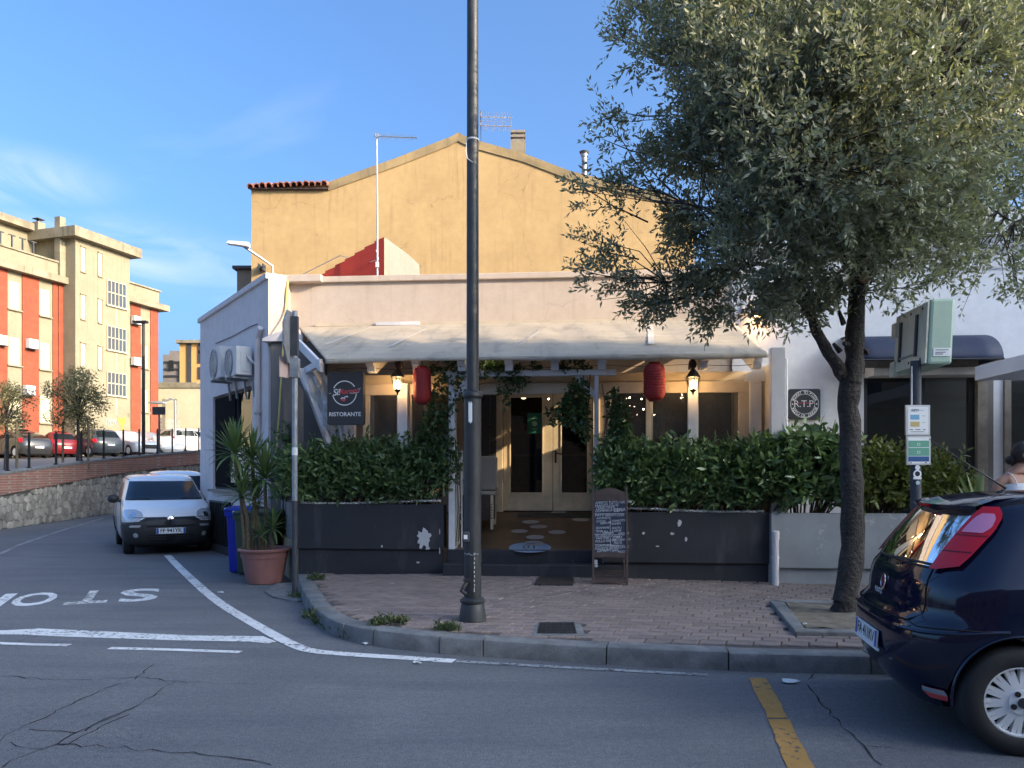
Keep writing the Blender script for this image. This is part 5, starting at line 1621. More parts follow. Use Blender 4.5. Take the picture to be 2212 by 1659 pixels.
# weathered band under the tiles
# chimney: stepped brick cowl
C_ = [ox(1119), YO + 1.2]
g = G(); zb0 = oz(330); w_ = .20
C_[0] = at(1119, 300, C_[1])[0]; zq = at(1119, 313, C_[1])[2]; g.box(C_[0] - .22, C_[0] + .22, C_[1] - .22, C_[1] + .22, oz(350), zq); ch_ = O.part('chimney', g, M['flat_conc'])
for k in range(5):
    z = zq + k * .07; g = G(); e = .22 if k % 2 == 0 else .17; g.box(C_[0] - e, C_[0] + e, C_[1] - e, C_[1] + e, z + .002, z + .073); O.part('brick_course', g, M['stone_trim'], ch_)
# steel flue
FLU = Thing('flue_pipe', 'grey metal flue pipe with a cap above the right slope of the ochre house', 'flue', WF, (*at(1262, 375, YO + .8),))
c = at(1262, 380, YO + .8); zt_ = at(1262, 332, YO + .8)[2]
g = G(); g.lathe([(.075, 0), (.075, zt_ - c[2] - .1), (.10, zt_ - c[2] - .1), (.10, zt_ - c[2])], 12, c); FLU.part('pipe', g, M['galv'], smooth=40)
g = G(); g.lathe([(.13, zt_ - c[2] + .002), (.15, zt_ - c[2] + .05), (.05, zt_ - c[2] + .06)], 12, c); FLU.part('cap', g, M['galv_dark'])
# bracket irons on the left of the gable, and a small wall box on its flank
g = G(); q = at(566, 579, YO - .1)
for dx_ in (-.07, .05): g.box(q[0] + dx_, q[0] + dx_ + .03, q[1] - .15, q[1] + .1, q[2] - .09, q[2] + .09)
g.box(q[0] - .1, q[0] + .12, q[1] - .12, q[1] - .1, q[2] - .02, q[2] + .02); O.part('wall_bracket', g, M['galv_dark'])
# TV antenna 2
a = at(1040, 312, YO + 1.0)
T2 = Thing('television_antenna', 'double boomed television antenna beside the ridge of the ochre house', 'antenna', WF, a, 'television antennas on the roofs')
g = G(); t_ = at(1038.5, 240, YO + 1.0); g.tube([a, t_], .02, 6); T2.part('mast', g, M['galv_dark'])
for yb in (253.5, 272.5):
    b0, b1 = Vector(at(1036, yb - 1, YO + 1)), Vector(at(1106, yb + 1, YO + 1)); g = G(); g.tube([b0, b1], .016, 5); bm = T2.part('boom', g, M['alu'])
    for i in range(12):
        p_ = b0.lerp(b1, (i + .5) / 12); g = G(); g.tube([p_ + Vector((-.02, -.25, .04)), p_ + Vector((.02, .25, -.04))], .006, 4); T2.part('element', g, M['alu'], bm)
# brown block left of the ochre wall
a = at(512, 640, 26); b = at(546, 640, 26)
BT = Thing('roof_block', 'small brown rooftop block just left of the ochre gable', 'roof structure', WF, (a[0], 26, 4))
zt_ = at(512, 582, 26)[2]; g = G(); g.box(a[0], b[0] + .6, 26, 28, 0, zt_); BT.part('wall', g, mat('brown_render', (.22, .17, .13), .9)); g = G(); g.box(a[0] - .12, b[0] + .7, 25.88, 28.1, zt_, zt_ + .1); BT.part('roof_edge', g, M['dark_panel'])

# ================================================================== FLATS ON THE LEFT
def au(px, w=0): return AF.u(px, w)
def az(px, py, w=0): return AF.z(px, py, w)
def aw_box(T, name, px0, px1, py0, py1, ref, w0, w1, m, parent=None, label=None, du0=0, du1=0):
    """box on the facade from pixel columns and a vertical extent read at column ref"""
    u0, u1 = au(px0, w0) + du0, au(px1, w0) + du1
    g = G(); g.box(u0, u1, w0, w1, az(ref, py1, w0), az(ref, py0, w0))
    return T.part(name, g, m, parent, label=label)


GZ = 2.0
F1 = Thing('apartment_building', 'cream and brick red block of flats with a tall stair tower at the left', 'building', AF, (au(40), 0, GZ))
zA = az(120, 612)           # cornice of the near wing: underside and top of parapet
u0 = -14.0; ut = au(134); 
g = G(); g.box(u0, ut, 0, 9, GZ - .3, zA); F1.part('wing_wall', g, M['flat_wall'])
g = G(); g.box(u0, ut + .25, -.55, 9.3, zA, zA + .42); F1.part('cornice', g, M['flat_conc'])
g = G(); g.box(u0, ut, -.15, 9, zA + .42, zA + 1.27); F1.part('parapet', g, M['flat_wall'])
g = G(); g.box(u0, ut + .02, -.25, .2, zA + 1.27, zA + 1.37); F1.part('parapet_cap', g, M['flat_conc'])
# terracotta bands on the near wing
bands = [(-60, -22), (-8, 15), (47, 83), (113, 133)]
for a, b in bands:
    g = G(); g.box(au(a), au(b), -.06, -.002, GZ - .2, zA - .01); F1.part('tile_band', g, M['terracotta'])
g = G(); g.box(ut - .35, ut + .6, -.12, .5, GZ - .2, zA - .01); F1.part('tile_band', g, M['terracotta'])
# shuttered windows of the wing
def shutter_window(T, px0, px1, py0, py1, ref, w=0.0, parent=None, dark=False):
    u0_, u1_ = au(px0, w), au(px1, w); z0, z1 = az(ref, py1, w), az(ref, py0, w)
    g = G()
    g.box(u0_ - .09, u0_, w - .05, w - .003, z0 - .02, z1 + .09); g.box(u1_, u1_ + .09, w - .05, w - .003, z0 - .02, z1 + .09); g.box(u0_, u1_, w - .05, w - .003, z1, z1 + .09); g.box(u0_ - .12, u1_ + .12, w - .16, w - .003, z0 - .10, z0 - .021)
    win_ = T.part('window', g, M['flat_wall'])
    g = G(); g.box(u0_, u1_, w - .022, w - .003, z0 - .02, z1)
    n = int((z1 - z0) / .12)
    for k in range(n): g.box(u0_ + .01, u1_ - .01, w - .03, w - .0225, z0 + k * .12, z0 + k * .12 + .105)
    T.part('shutter', g, M['shutter'], win_)


M['shutter'] = mat('pale_shutter', (.47, .41, .28), .7, var=.06)
for px0, px1 in ((18, 42), (86, 107), (-45, -20)):
    for k in range(5):
        py = 508 / 1.0 + 0
        ref = px0
        z_top = az(30, 608) - .0
        # one storey is 3.3 m
        zz1 = z_top - k * 3.3; zz0 = zz1 - 1.65
        if zz0 < GZ: continue
        w = 0; u0_, u1_ = au(px0), au(px1)
        pyt = HY - (zz1 - EYE) / AF.Y(px0, 0) * FD; pyb = HY - (zz0 - EYE) / AF.Y(px0, 0) * FD
        shutter_window(F1, px0, px1, pyt, pyb, px0)
# stair tower, standing forward of the wings
TW = -1.1
tl_, tr_ = au(163, TW), au(280, TW)
zT = az(163, 583 - 0, TW)
zT = az(200, 527.5, TW)
g = G(); g.box(tl_, tr_, TW, 7, GZ - .3, zT); F1.part('tower_wall', g, M['flat_wall'])
g = G(); g.box(tl_ - .55, tr_ + .55, TW - .55, 7.3, zT, zT + .62); F1.part('tower_cornice', g, M['flat_conc'])
g = G(); g.box(ut - 6.5, tl_ - .01, 2.2, 7, zA + .4, az(110, 517, 2.2)); F1.part('penthouse_wall', g, M['flat_wall'])
g = G(); g.box(ut - 14, tl_ - .56, 1.6, 7.3, az(110, 517, 2.2), az(110, 517, 2.2) + .45); F1.part('penthouse_cornice', g, M['flat_conc'])
uu = au(129, -.3); g = G(); g.box(uu, uu + .42, -.32, .12, zA + .43, az(129, 467, -.3)); F1.part('chimney', g, M['flat_conc'])
g = G(); uu = au(82, 3); zT2 = az(110, 517, 2.2) + .44; g.box(uu, uu + .55, 3, 3.5, zT2, zT2 + .75); c2 = F1.part('chimney', g, M['flat_conc']); g = G(); g.box(uu, uu + .55, 3.0, 3.5, zT2 + .95, zT2 + 1.0); g.box(uu + .2, uu + .35, 3.15, 3.35, zT2 + .752, zT2 + .945); F1.part('chimney_cap', g, M['galv_dark'], c2)
for px in (1, 26, 49, 72):
    u_ = au(px, .4); g = G(); g.box(u_ - .035, u_ + .035, .36, .44, zA + 1.2, zA + 2.25); g.box(u_ - .22, u_ + .22, .37, .43, zA + 2.252, zA + 2.31); F1.part('clothes_line_post', g, M['galv_dark'])
# narrow slit windows and the gridded stair windows of the tower
def zt_at(px, py): return az(px, py, TW)
for px0, px1, rows_ in ((174.5, 184, ((533, 585), (636, 688), (741, 791))), (212, 220, ((546, 595), (646, 696), (748, 797)))):
    for a, b in rows_:
        u0_, u1_ = au(px0, TW), au(px1, TW); z1, z0 = az(px0, a, TW), az(px0, b, TW)
        g = G(); g.box(u0_ - .03, u1_ + .03, TW - .10, TW - .003, z0 - .1, z0 - .02); g.box(u0_ - .06, u0_, TW - .03, TW - .003, z0 - .02, z1); g.box(u1_, u1_ + .10, TW - .06, TW - .003, z0 - .02, z1 + .0); g.box(u0_ - .06, u1_ + .10, TW - .09, TW - .003, z1, z1 + .07)
        w_ = F1.part('slit_window', g, M['flat_wall']); g = G(); g.box(u0_, u1_, TW - .014, TW - .003, z0, z1); F1.part('shutter', g, M['shutter'], w_)
M['stair_glass'] = plain('stair_glass', (.055, .065, .085), .12, 0, spec=.7)
for a, b in ((603, 657), (702, 754), (802, 852)):
    u0_, u1_ = au(231, TW), au(271, TW); z1, z0 = az(231, a, TW), az(231, b, TW)
    g = G(); g.box(u0_, u1_, TW - .02, TW - .004, z0, z1); gw = F1.part('stair_window', g, M['stair_glass'], label='dark gridded stairwell window')
    g = G()
    for k in range(6):
        uu = u0_ + (u1_ - u0_) * k / 5; g.box(uu - .022, uu + .022, TW - .07, TW - .021, z0, z1)
    F1.part('mullion', g, M['shutter'], gw)
    g = G(); g.box(u0_, u1_, TW - .075, TW - .022, (z0 + z1) / 2 - .03, (z0 + z1) / 2 + .03); g.box(u0_ - .1, u1_ + .1, TW - .15, TW - .004, z0 - .1, z0 - .002); g.box(u0_, u1_, TW - .075, TW - .022, z1 - .06, z1); F1.part('transom', g, M['shutter'], gw)
    g = G(); uu = (u0_ + u1_) / 2; g.box(uu - .06, uu + .06, TW - .006, TW - .002, z0 - 1.3, z0 - .1); F1.part('rain_streak', g, mat('rain_streak', (.36, .31, .21), .95))
# far wing
r0, r1 = au(280), au(341)
zR = az(341, 671)
g = G(); g.box(tr_ + .01, r1, 0, 9, GZ - .3, zR); F1.part('wing_wall', g, M['flat_wall'])
g = G(); g.box(tr_ + .02, r1 + .6, -.55, 9.3, zR, zR + .42); F1.part('cornice', g, M['flat_conc'])
g = G(); g.box(tr_ + .03, r1 - .02, -.12, 9, zR + .42, zR + 1.35); F1.part('parapet', g, M['flat_wall']); g = G(); g.box(tr_ + .03, r1 + .1, -.25, .1, zR + 1.35, zR + 1.45); F1.part('parapet_cap', g, M['flat_conc'])
for a, b in ((282, 303), (324, 341)):
    g = G(); g.box(au(a), au(b) - .01, -.06, -.002, GZ - .2, zR - .01); F1.part('tile_band', g, M['terracotta'])
for k in range(4):
    zz1 = az(306, 746) - k * 3.15; zz0 = zz1 - 1.6
    pyt = HY - (zz1 - EYE) / AF.Y(306, 0) * FD; pyb = HY - (zz0 - EYE) / AF.Y(306, 0) * FD
    shutter_window(F1, 306, 319, pyt, pyb, 306)
# graffiti squiggles and the yellow painted figure stand-in low on the tower
g = G()
for k in range(5):
    x = 229 + k * 5; P = [AF.p(x, 920, TW - .01), AF.p(x + 1.5, 902 + (k % 2) * 5, TW - .01), AF.p(x + 3, 915, TW - .01), AF.p(x + 4.5, 905, TW - .01)]; g.tube(P, .035, 4)
F1.part('graffiti', g, plain('graffiti_grey', (.32, .36, .34), .9))
g = G(); P = [AF.p(x, y, TW - .012) for x, y in ((254, 900), (262, 905), (272, 899), (271, 912), (266, 922), (270, 931), (260, 930), (263, 922), (256, 911))]; g.add(P, [tuple(range(len(P)))]); F1.part('graffiti', g, plain('graffiti_yellow', (.42, .25, .05), .9))
# air conditioners on the flats
for k, (lab, px, py, w) in enumerate((('air conditioner at the left photo edge on the flats', 13, 737, 0), ('air conditioner on the second red band of the flats from the left', 79, 745, 0), ('lowest air conditioner on the flats above the parked red car', 73, 845, 0), ('upper air conditioner on the far wing of the flats', 301, 692, 0), ('lower air conditioner on the far wing behind the lot lamp', 300, 781, 0))):
    u1 = au(px + 7, -.5); z0 = az(px, py + 8, -.5); s_ = 1.0 if px < 200 else .9
    A = Thing('flat_air_conditioner', lab, 'air conditioner', AF, (u1 - .3, -.45, z0), 'air conditioners on the flats')
    g = G(); g.box(u1 - .62, u1, -.40, -.10, z0, z0 + .55); A.part('casing', g, M['white_plastic'])
    g = G(); g.lathe([(.21, -.01), (.21, .004), (.01, .004)], 16, (u1 - .27, -.406, z0 + .28), 'y'); A.part('fan_guard', g, M['grey_plastic'])
    g = G(); g.box(u1 - .62, u1 + .05, -.42, -.06, z0 - .05, z0 - .003); A.part('bracket', g, M['galv_dark'])
# ledge and wall foot at the end of the car park
FW = Thing('lot_end_wall', 'low rough stone wall at the foot of the flats beyond the parked cars', 'wall', WF, (*at(330, 930, 56)[:2], 2.5))
a, b = at(279, 930, 56), at(383, 930, 60)
g = G(); g.prism([(a[0], a[1]), (b[0], b[1]), (b[0], b[1] + .4), (a[0], a[1] + .4)], 'z', 2, at(330, 900, 57)[2]); FW.part('stone_face', g, bricky('rough_far_stone', (.36, .24, .18), (.27, .19, .15), (.4, .33, .26), .5, .3, .03))
for px in (298, 312, 355, 380):
    p_ = at(px, 905, 58); g = G(); g.box(p_[0] - .12, p_[0] + .12, p_[1] - .1, p_[1] + .1, 2.4, at(px, 862, 58)[2]); FW.part('post', g, M['flat_wall'])
# distant buildings between the flats and the restaurant
def far_box(T, name, px0, px1, py0, y, d, m, z0=1.5, roof=None):
    a, b = at(px0, py0, y), at(px1, py0, y); g = G(); g.box(a[0], b[0], y, y + d, z0, a[2]); T.part(name, g, m)
D1 = Thing('grey_block', 'distant grey block of flats left of the small ochre block', 'building', WF, (*at(375, 800, 110)[:2], 2))
M['far_grey'] = plaster('far_grey_render', (.22, .19, .17), (.18, .155, .14), 0, (.13, .12, .1)); M['far_ochre'] = plaster('far_ochre_render', (.60, .33, .12), (.55, .30, .11), 0, (.4, .22, .09))
far_box(D1, 'wall', 352, 400, 766, 110, 12, M['far_grey']); far_box(D1, 'upper_wall', 366, 400, 758, 112, 8, M['far_grey'])
for k in range(3):
    p_ = at(356, 782 + k * 15, 110); q_ = at(399, 784 + k * 15, 110); g = G(); g.box(p_[0], q_[0], 109.8, 109.99, q_[2], p_[2] + .1); D1.part('floor_band', g, M['dark_panel'])
for k, (px, py) in enumerate(((366, 788), (388, 790), (388, 812))):
    p_ = at(px, py, 109.9); g = G(); g.box(p_[0], p_[0] + .6, 109.75, 109.95, p_[2] - .8, p_[2] + .6); D1.part('window', g, M['black'])
D2 = Thing('small_ochre_block', 'distant small ochre block behind the pale boundary wall', 'building', WF, (*at(412, 800, 90)[:2], 2))
far_box(D2, 'wall', 388, 470, 742, 90, 14, M['far_ochre'])
a, b = at(386, 742, 90), at(472, 738, 90); g = G(); g.box(a[0] - .2, b[0], 89.5, 104.4, a[2], a[2] + .35); D2.part('cornice', g, M['flat_conc'])
p_ = at(409, 742, 90); g = G(); g.box(p_[0] - .25, p_[0] + .25, 89.9, 89.99, 2, p_[2] - .02); D2.part('pipe_recess', g, M['dark_panel'])
for py in (750, 772, 806):
    p_ = at(434, py, 90); g = G(); g.box(p_[0] - .3, p_[0] + .6, 89.9, 89.98, p_[2] - .7, p_[2] + .7); D2.part('window', g, M['dark_panel'])
D3 = Thing('pale_boundary_wall', 'pale cream boundary building behind the parked white vans', 'wall', WF, (*at(390, 900, 62)[:2], 2))
far_box(D3, 'wall', 341, 470, 837, 62, 6, M['cream_wall']); a, b = at(340, 838, 62), at(470, 838, 62); g = G(); g.box(a[0], b[0], 61.9, 68, a[2], a[2] + .35); D3.part('coping', g, M['flat_conc'])
g = G(); a, b = at(343, 826, 70), at(425, 822, 70); g.box(a[0], b[0], 70, 74, 2, a[2]); D3.part('rear_wall', g, M['flat_wall'])

# ================================================================== HOUSES ACROSS THE STREET (behind the camera; they show in the glass; added shade blocks follow)
def house_windows(T, x0, x1, y, z0, z1, nx, nz, m):
    for i in range(nx):
        for k in range(nz):
            x = x0 + (x1 - x0) * (i + .5) / nx; z = z0 + (z1 - z0) * (k + .45) / nz
            g = G(); g.box(x - .6, x + .6, y + .003, y + .06, z - .8, z + .8); w = T.part('window', g, M['shutter']); g = G(); g.box(x - .5, x + .5, y + .061, y + .07, z - .7, z + .7); T.part('pane', g, M['stair_glass'], w)


YB = -8.0
M['house_orange'] = bricky('warm_brick_front', (.50, .24, .11), (.42, .19, .09), (.5, .38, .26), .25, .07, .008); M['house_tan'] = plaster('tan_front', (.50, .38, .26), (.45, .34, .23), 0, (.35, .27, .19))
Hl = Thing('brick_row_house', 'long low brick house across the street behind the camera', 'house', WF, (-10, YB, 0))
g = G(); g.box(-34, 3.1, YB - 9, YB - .05, -.1, 7.6); Hl.part('front_wall', g, M['house_orange']); house_windows(Hl, -33, 2.5, YB - .05, .4, 7.2, 12, 2, None)
g = G(); g.box(-34.2, 3.15, YB - 9, YB + .1, 7.6, 7.8); Hl.part('cornice', g, M['flat_conc'])
Hh = Thing('tan_house', 'low tan plastered house across the street behind the camera', 'house', WF, (14, YB, 0))
g = G(); g.box(3.2, 26, YB - 9, YB, -.1, 6.8); Hh.part('front_wall', g, M['house_tan']); house_windows(Hh, 4, 25, YB, .5, 6.6, 7, 2, None)
g = G(); g.box(3.2, 26.1, YB - 9, YB + .12, 6.8, 7.0); Hh.part('cornice', g, M['flat_conc'])
# unseen blocks added far to the right to throw the evening shade
XB = 44.0
Hr = Thing('added_shade_block', 'unseen white block added far to the right to shade the white wall', 'building', WF, (XB, -2, 0))
g = G(); g.box(XB, XB + 12, -6.4, -2.1, -.1, 26); g.box(XB, XB + 12, -2.095, 3.5, -.1, 20); Hr.part('front_wall', g, M['white_wall'])
Hg = Thing('added_shade_roofline', 'unseen tan block added far right with a roofline cut to shade the street', 'building', WF, (XB, -14, 0))
g = G(); g.prism([(-6.42, -.1), (-6.42, 18.6), (-8.9, 17.3), (-9.6, 20.6), (-10.3, 20.8), (-11.0, 20.0), (-12.5, 19.4), (-14, 20.6), (-15, 21.5), (-26, 21.5), (-26, -.1)], 'u', XB, XB + 2); Hg.part('front_wall', g, M['house_tan'])  # roofline profile shaped to set where the shade edges fall
for T_, ys, nz in ((Hr, (-4.6, -1.0, 1.6), 5), (Hg, (-8.4, -11.5, -14.6, -17.7, -20.8, -23.9), 5)):
    for y in ys:
        for k in range(nz):
            g = G(); g.box(XB - .06, XB - .003, y - .6, y + .6, 1.2 + k * 3.3, 2.9 + k * 3.3); w = T_.part('window', g, M['shutter']); g = G(); g.box(XB - .08, XB - .061, y - .5, y + .5, 1.3 + k * 3.3, 2.8 + k * 3.3); T_.part('pane', g, M['stair_glass'], w)
# ================================================================== CARS
def cr_interp(xs, ys, q):
    """monotone cubic through (xs, ys)"""
    xs = np.array(xs, float); ys = np.array(ys, float); h = np.diff(xs); d = np.diff(ys) / h
    m = np.zeros(len(xs)); m[0], m[-1] = d[0], d[-1]
    for i in range(1, len(xs) - 1):
        m[i] = 0 if d[i - 1] * d[i] <= 0 else 2 * d[i - 1] * d[i] / (d[i - 1] + d[i])
    q = np.clip(q, xs[0], xs[-1]); i = np.clip(np.searchsorted(xs, q) - 1, 0, len(xs) - 2)
    t = (q - xs[i]) / h[i]
    return ys[i] * (2 * t**3 - 3 * t**2 + 1) + h[i] * m[i] * (t**3 - 2 * t**2 + t) + ys[i + 1] * (-2 * t**3 + 3 * t**2) + h[i] * m[i + 1] * (t**3 - t**2)


class Car:
    """hatchback body as a stack of rounded plan outlines; x forward from the rear, y left, z up"""
    def __init__(s, T, rear, front, width, n=3.0, corner=.7, fcorner=.8, fn=2.6):
        s.T = T; s.rear, s.front, s.width = rear, front, width; s.n = n; s.c = corner; s.fc = fcorner; s.fn = fn
        s.z0, s.z1 = width[0][0], width[-1][0]

    def rfw(s, z):
        f = lambda P: float(cr_interp([p[0] for p in P], [p[1] for p in P], z))
        return f(s.rear), f(s.front), f(s.width)

    def S(s, t, z):
        """t 0 rear centre, 1 rear corner end, 2 front corner start, 3 front centre (right side is negative y)"""
        r, f, w = s.rfw(z)
        L = f - r; c, fc = min(s.c, L * .45), min(s.fc, L * .45)
        sg = 1.0
        if t < 0: sg = -1.0; t = -t
        if t > 3: sg = -sg; t = 6 - t
        if t <= 1:
            a = t * math.pi / 2; x = r + c * (1 - abs(math.cos(a)) ** (2 / s.n)); y = w * abs(math.sin(a)) ** (2 / s.n)
        elif t <= 2:
            x = r + c + (f - fc - r - c) * (t - 1); y = w * (1 + .018 * math.sin(math.pi * (t - 1)))
        else:
            a = (3 - t) * math.pi / 2; x = f - fc * (1 - abs(math.cos(a)) ** (2 / s.fn)); y = w * abs(math.sin(a)) ** (2 / s.fn)
        return Vector((x, sg * y, z))

    def N(s, t, z):
        e = .01
        a = s.S(t + e, z) - s.S(t - e, z); b = s.S(t, min(z + e, s.z1)) - s.S(t, max(z - e, s.z0))
        n = a.cross(b)
        if n.length < 1e-9: return Vector((-1, 0, 0))
        n.normalize()
        c = s.S(t, z); out = Vector((c.x - 2, c.y, 0))
        return n if n.dot(out) > 0 else -n

    def body(s, m, zs, arches=(), ar=.36, cut=True, name='body'):
        ts = [i / 12 for i in range(0, 12)] + [1 + i / 16 for i in range(16)] + [2 + i / 10 for i in range(11)]
        loop = ts + [-t for t in reversed(ts[1:-1])]
        g = G(); g.v = [tuple(s.S(t, z)) for z in zs for t in loop]; n = len(loop)
        g.f = [(i * n + k, i * n + (k + 1) % n, (i + 1) * n + (k + 1) % n, (i + 1) * n + k) for i in range(len(zs) - 1) for k in range(n)]
        g.f += [tuple(range(n - 1, -1, -1)), tuple((len(zs) - 1) * n + k for k in range(n))]
        me = mesh(name, g, m); fixn(me)
        if cut and arches:
            o = obj('tmp_body', me); cut_o = []
            gc = G()
            for ax in arches:
                for sd in (-1, 1):
                    y0 = sd * (s.rfw(.5)[2] - .26); y1 = sd * 1.2
                    gc.lathe([(ar, min(y0, y1)), (ar, max(y0, y1))], 36, (ax, 0, .31), 'y')
            cm = mesh('tmp_cut', gc, M['black']); fixn(cm); co = obj('tmp_cut', cm)
            b = o.modifiers.new('b', 'BOOLEAN'); b.operation = 'DIFFERENCE'; b.object = co; b.solver = 'EXACT'
            dg = bpy.context.evaluated_depsgraph_get(); dg.update()
            me2 = bpy.data.meshes.new_from_object(o.evaluated_get(dg)); me2.name = name
            bpy.data.objects.remove(o); bpy.data.objects.remove(co)
            me2.materials.clear(); me2.materials.append(m); me = me2
        me.shade_smooth(); me.set_sharp_from_angle(angle=R(38))
        o = obj(name, me, s.T.o); s.bodyo = o
        return o

    def patch(s, name, rows, m, off=.004, ns=12, nz=10, parent=None, side=1, label=None, thick=0, smooth=60):
        """rows: (z, t_left, t_right) control rows"""
        zc = [r[0] for r in rows]
        out = []
        for j in range(nz + 1):
            z = zc[0] + (zc[-1] - zc[0]) * j / nz
            a = float(np.interp(z, zc, [r[1] for r in rows])); b = float(np.interp(z, zc, [r[2] for r in rows]))
            row = []
            for i in range(ns + 1):
                t = a + (b - a) * i / ns
                row.append(tuple(s.S(t * side, z) + s.N(t * side, z) * off))
            out.append(row)
        g = G(); g.grid(out); me = mesh(name, g, m)
        me.shade_smooth()
        o = obj(name, me, parent or s.T.o)
        if thick:
            sd = o.modifiers.new('t', 'SOLIDIFY'); sd.thickness = thick; sd.offset = 0
        if label: o['label'] = label
        return o

    def line(s, name, pts, m, r=.004, off=.002, side=1, parent=None):
        g = G(); P = []
        for (t0, z0), (t1, z1) in zip(pts, pts[1:]):
            for i in range(8):
                q = i / 8; P.append(s.S((t0 + (t1 - t0) * q) * side, z0 + (z1 - z0) * q) + s.N((t0 + (t1 - t0) * q) * side, z0 + (z1 - z0) * q) * off)
        P.append(s.S(pts[-1][0] * side, pts[-1][1]))
        g.tube(P, r, 5); return obj(name, mesh(name, g, m), parent or s.T.o)

    def wheels(s, axles, rad=.31, wid=.20, track=None, spokes=0, m_rim='rim', cover=False):
        out = []
        for ax in axles:
            for sd in (-1, 1):
                y = sd * (track or (s.rfw(.4)[2] - .015)); yi = y - sd * wid
                g = G(); pr = [(rad * .62, 0), (rad * .66, -.012), (rad * .93, -.004), (rad * .985, .02), (rad, .05), (rad, wid - .05), (rad * .95, wid), (rad * .6, wid)]
                g.lathe([(r, y - sd * h) for r, h in pr], 40, (ax, 0, rad), 'y', cap=False)
                me = mesh('tyre', g, M['rubber']); fixn(me); me.shade_smooth(); me.set_sharp_from_angle(angle=R(50))
                W_ = bpy.data.objects.new('wheel', me); COL.objects.link(W_); W_.parent = s.T.o
                g = G(); R0 = rad * .655
                g.lathe([(R0, y + sd * .004), (R0 * .93, y + sd * .006), (R0 * .90, y - sd * .02), (R0 * .86, y - sd * .06)], 40, (ax, 0, rad), 'y', cap=False)
                if spokes:
                    for k in range(spokes):
                        a = 2 * math.pi * k / spokes + .1
                        for da in (-.075, .075):
                            p0 = (R0 * .30, a + da * 1.7); p1 = (R0 * .92, a + da)
                            v = []
                            for (r, aa, wd, yy) in ((*p0, .013, .012), (*p1, .011, -.004)):
                                c = Vector((ax + r * math.cos(aa), y + sd * (yy - .012), rad + r * math.sin(aa))); tn = Vector((-math.sin(aa), 0, math.cos(aa))) * wd
                                v += [c + tn, c - tn, c - tn * 1.2 - Vector((0, sd * .03, 0)), c + tn * 1.2 - Vector((0, sd * .03, 0))]
                            g.add(v, [(0, 1, 2, 3), (4, 7, 6, 5), (0, 4, 5, 1), (1, 5, 6, 2), (2, 6, 7, 3), (3, 7, 4, 0)])
                    g.lathe([(R0 * .36, y - sd * .02), (R0 * .34, y + sd * .006), (R0 * .17, y + sd * .010), (R0 * .16, y + sd * .016), (0.001, y + sd * .018)], 28, (ax, 0, rad), 'y', cap=False)
                else:
                    g.lathe([(R0 * .9, y - sd * .01), (R0 * .6, y + sd * .012), (R0 * .2, y + sd * .005), (.001, y + sd * .005)], 24, (ax, 0, rad), 'y', cap=False)
                    for k in range(7):
                        a = 2 * math.pi * k / 7; g.cbox((ax + R0 * .6 * math.cos(a), y + sd * .008, rad + R0 * .6 * math.sin(a)), (.03, .01, .03))
                me = mesh('rim', g, M[m_rim]); fixn(me); me.shade_smooth(); me.set_sharp_from_angle(angle=R(40))
                obj('rim', me, W_)
                g = G(); g.lathe([(R0 * .9, y - sd * .065), (.001, y - sd * .066)], 24, (ax, 0, rad), 'y', cap=False); obj('brake_disc', mesh('brake_disc', g, M['black']), W_)
                if spokes:
                    for k in range(4):
                        a = 2 * math.pi * k / 4 + .5; g = G(); c = (ax + R0 * .255 * math.cos(a), 0, rad + R0 * .255 * math.sin(a)); g.lathe([(.016, y + sd * .006), (.016, y + sd * .014), (.001, y + sd * .0145)], 10, c, 'y', cap=False); obj('wheel_bolt', mesh('wheel_bolt', g, M['black']), W_)
                    g = G(); g.lathe([(.030, y + sd * .0185), (.028, y + sd * .021), (.001, y + sd * .022)], 16, (ax, 0, rad), 'y', cap=False); obj('hub_cap', mesh('hub_cap', g, M['dark_plastic']), W_)
                out.append(W_)
        return out

    def plate(s, txt, pos, nrm_yaw, tilt, w=.52, h=.11, both=True):
        """licence plate facing the outward yaw direction in the car's frame"""
        c = Vector(pos)
        rt = Vector((math.cos(nrm_yaw + math.pi / 2), math.sin(nrm_yaw + math.pi / 2), 0)); nn = Vector((math.cos(nrm_yaw) * math.cos(tilt), math.sin(nrm_yaw) * math.cos(tilt), math.sin(tilt))); up = nn.cross(rt)
        def P(a, b, d): return tuple(c + rt * a + up * b + nn * d)
        def bx(x0, x1, y0, y1, d0, d1):
            g = G(); g.box(x0, x1, d0, d1, y0, y1); g.xf(lambda q: P(q[0], q[2], q[1])); return g
        o = obj('licence_plate', mesh('licence_plate', bx(-w / 2, w / 2, -h / 2, h / 2, -.004, .006), M['print_white']), s.T.o); fixn(o.data)
        for sg in ((-1, 1) if both else (-1,)):
            a = sg * (w / 2 - .022); obj('blue_band', mesh('blue_band', bx(a - .02, a + .02, -h / 2 + .003, h / 2 - .003, .0065, .0075), M['print_blue']), o)
        g = G(); put_text(g, txt, 0, 0, 0, .105, bold=.012, sp=.92); g.v = [P(q[0], q[2], .008) for q in g.v]; obj('plate_lettering', mesh('plate_lettering', g, M['print_black']), o)
        return o


ZS = [.20, .24, .30, .36, .43, .50, .57, .63, .68, .72, .76, .81, .86, .91, .95, .99, 1.04, 1.10, 1.16, 1.22, 1.28, 1.33, 1.37, 1.40, 1.425, 1.445, 1.46, 1.472, 1.48]

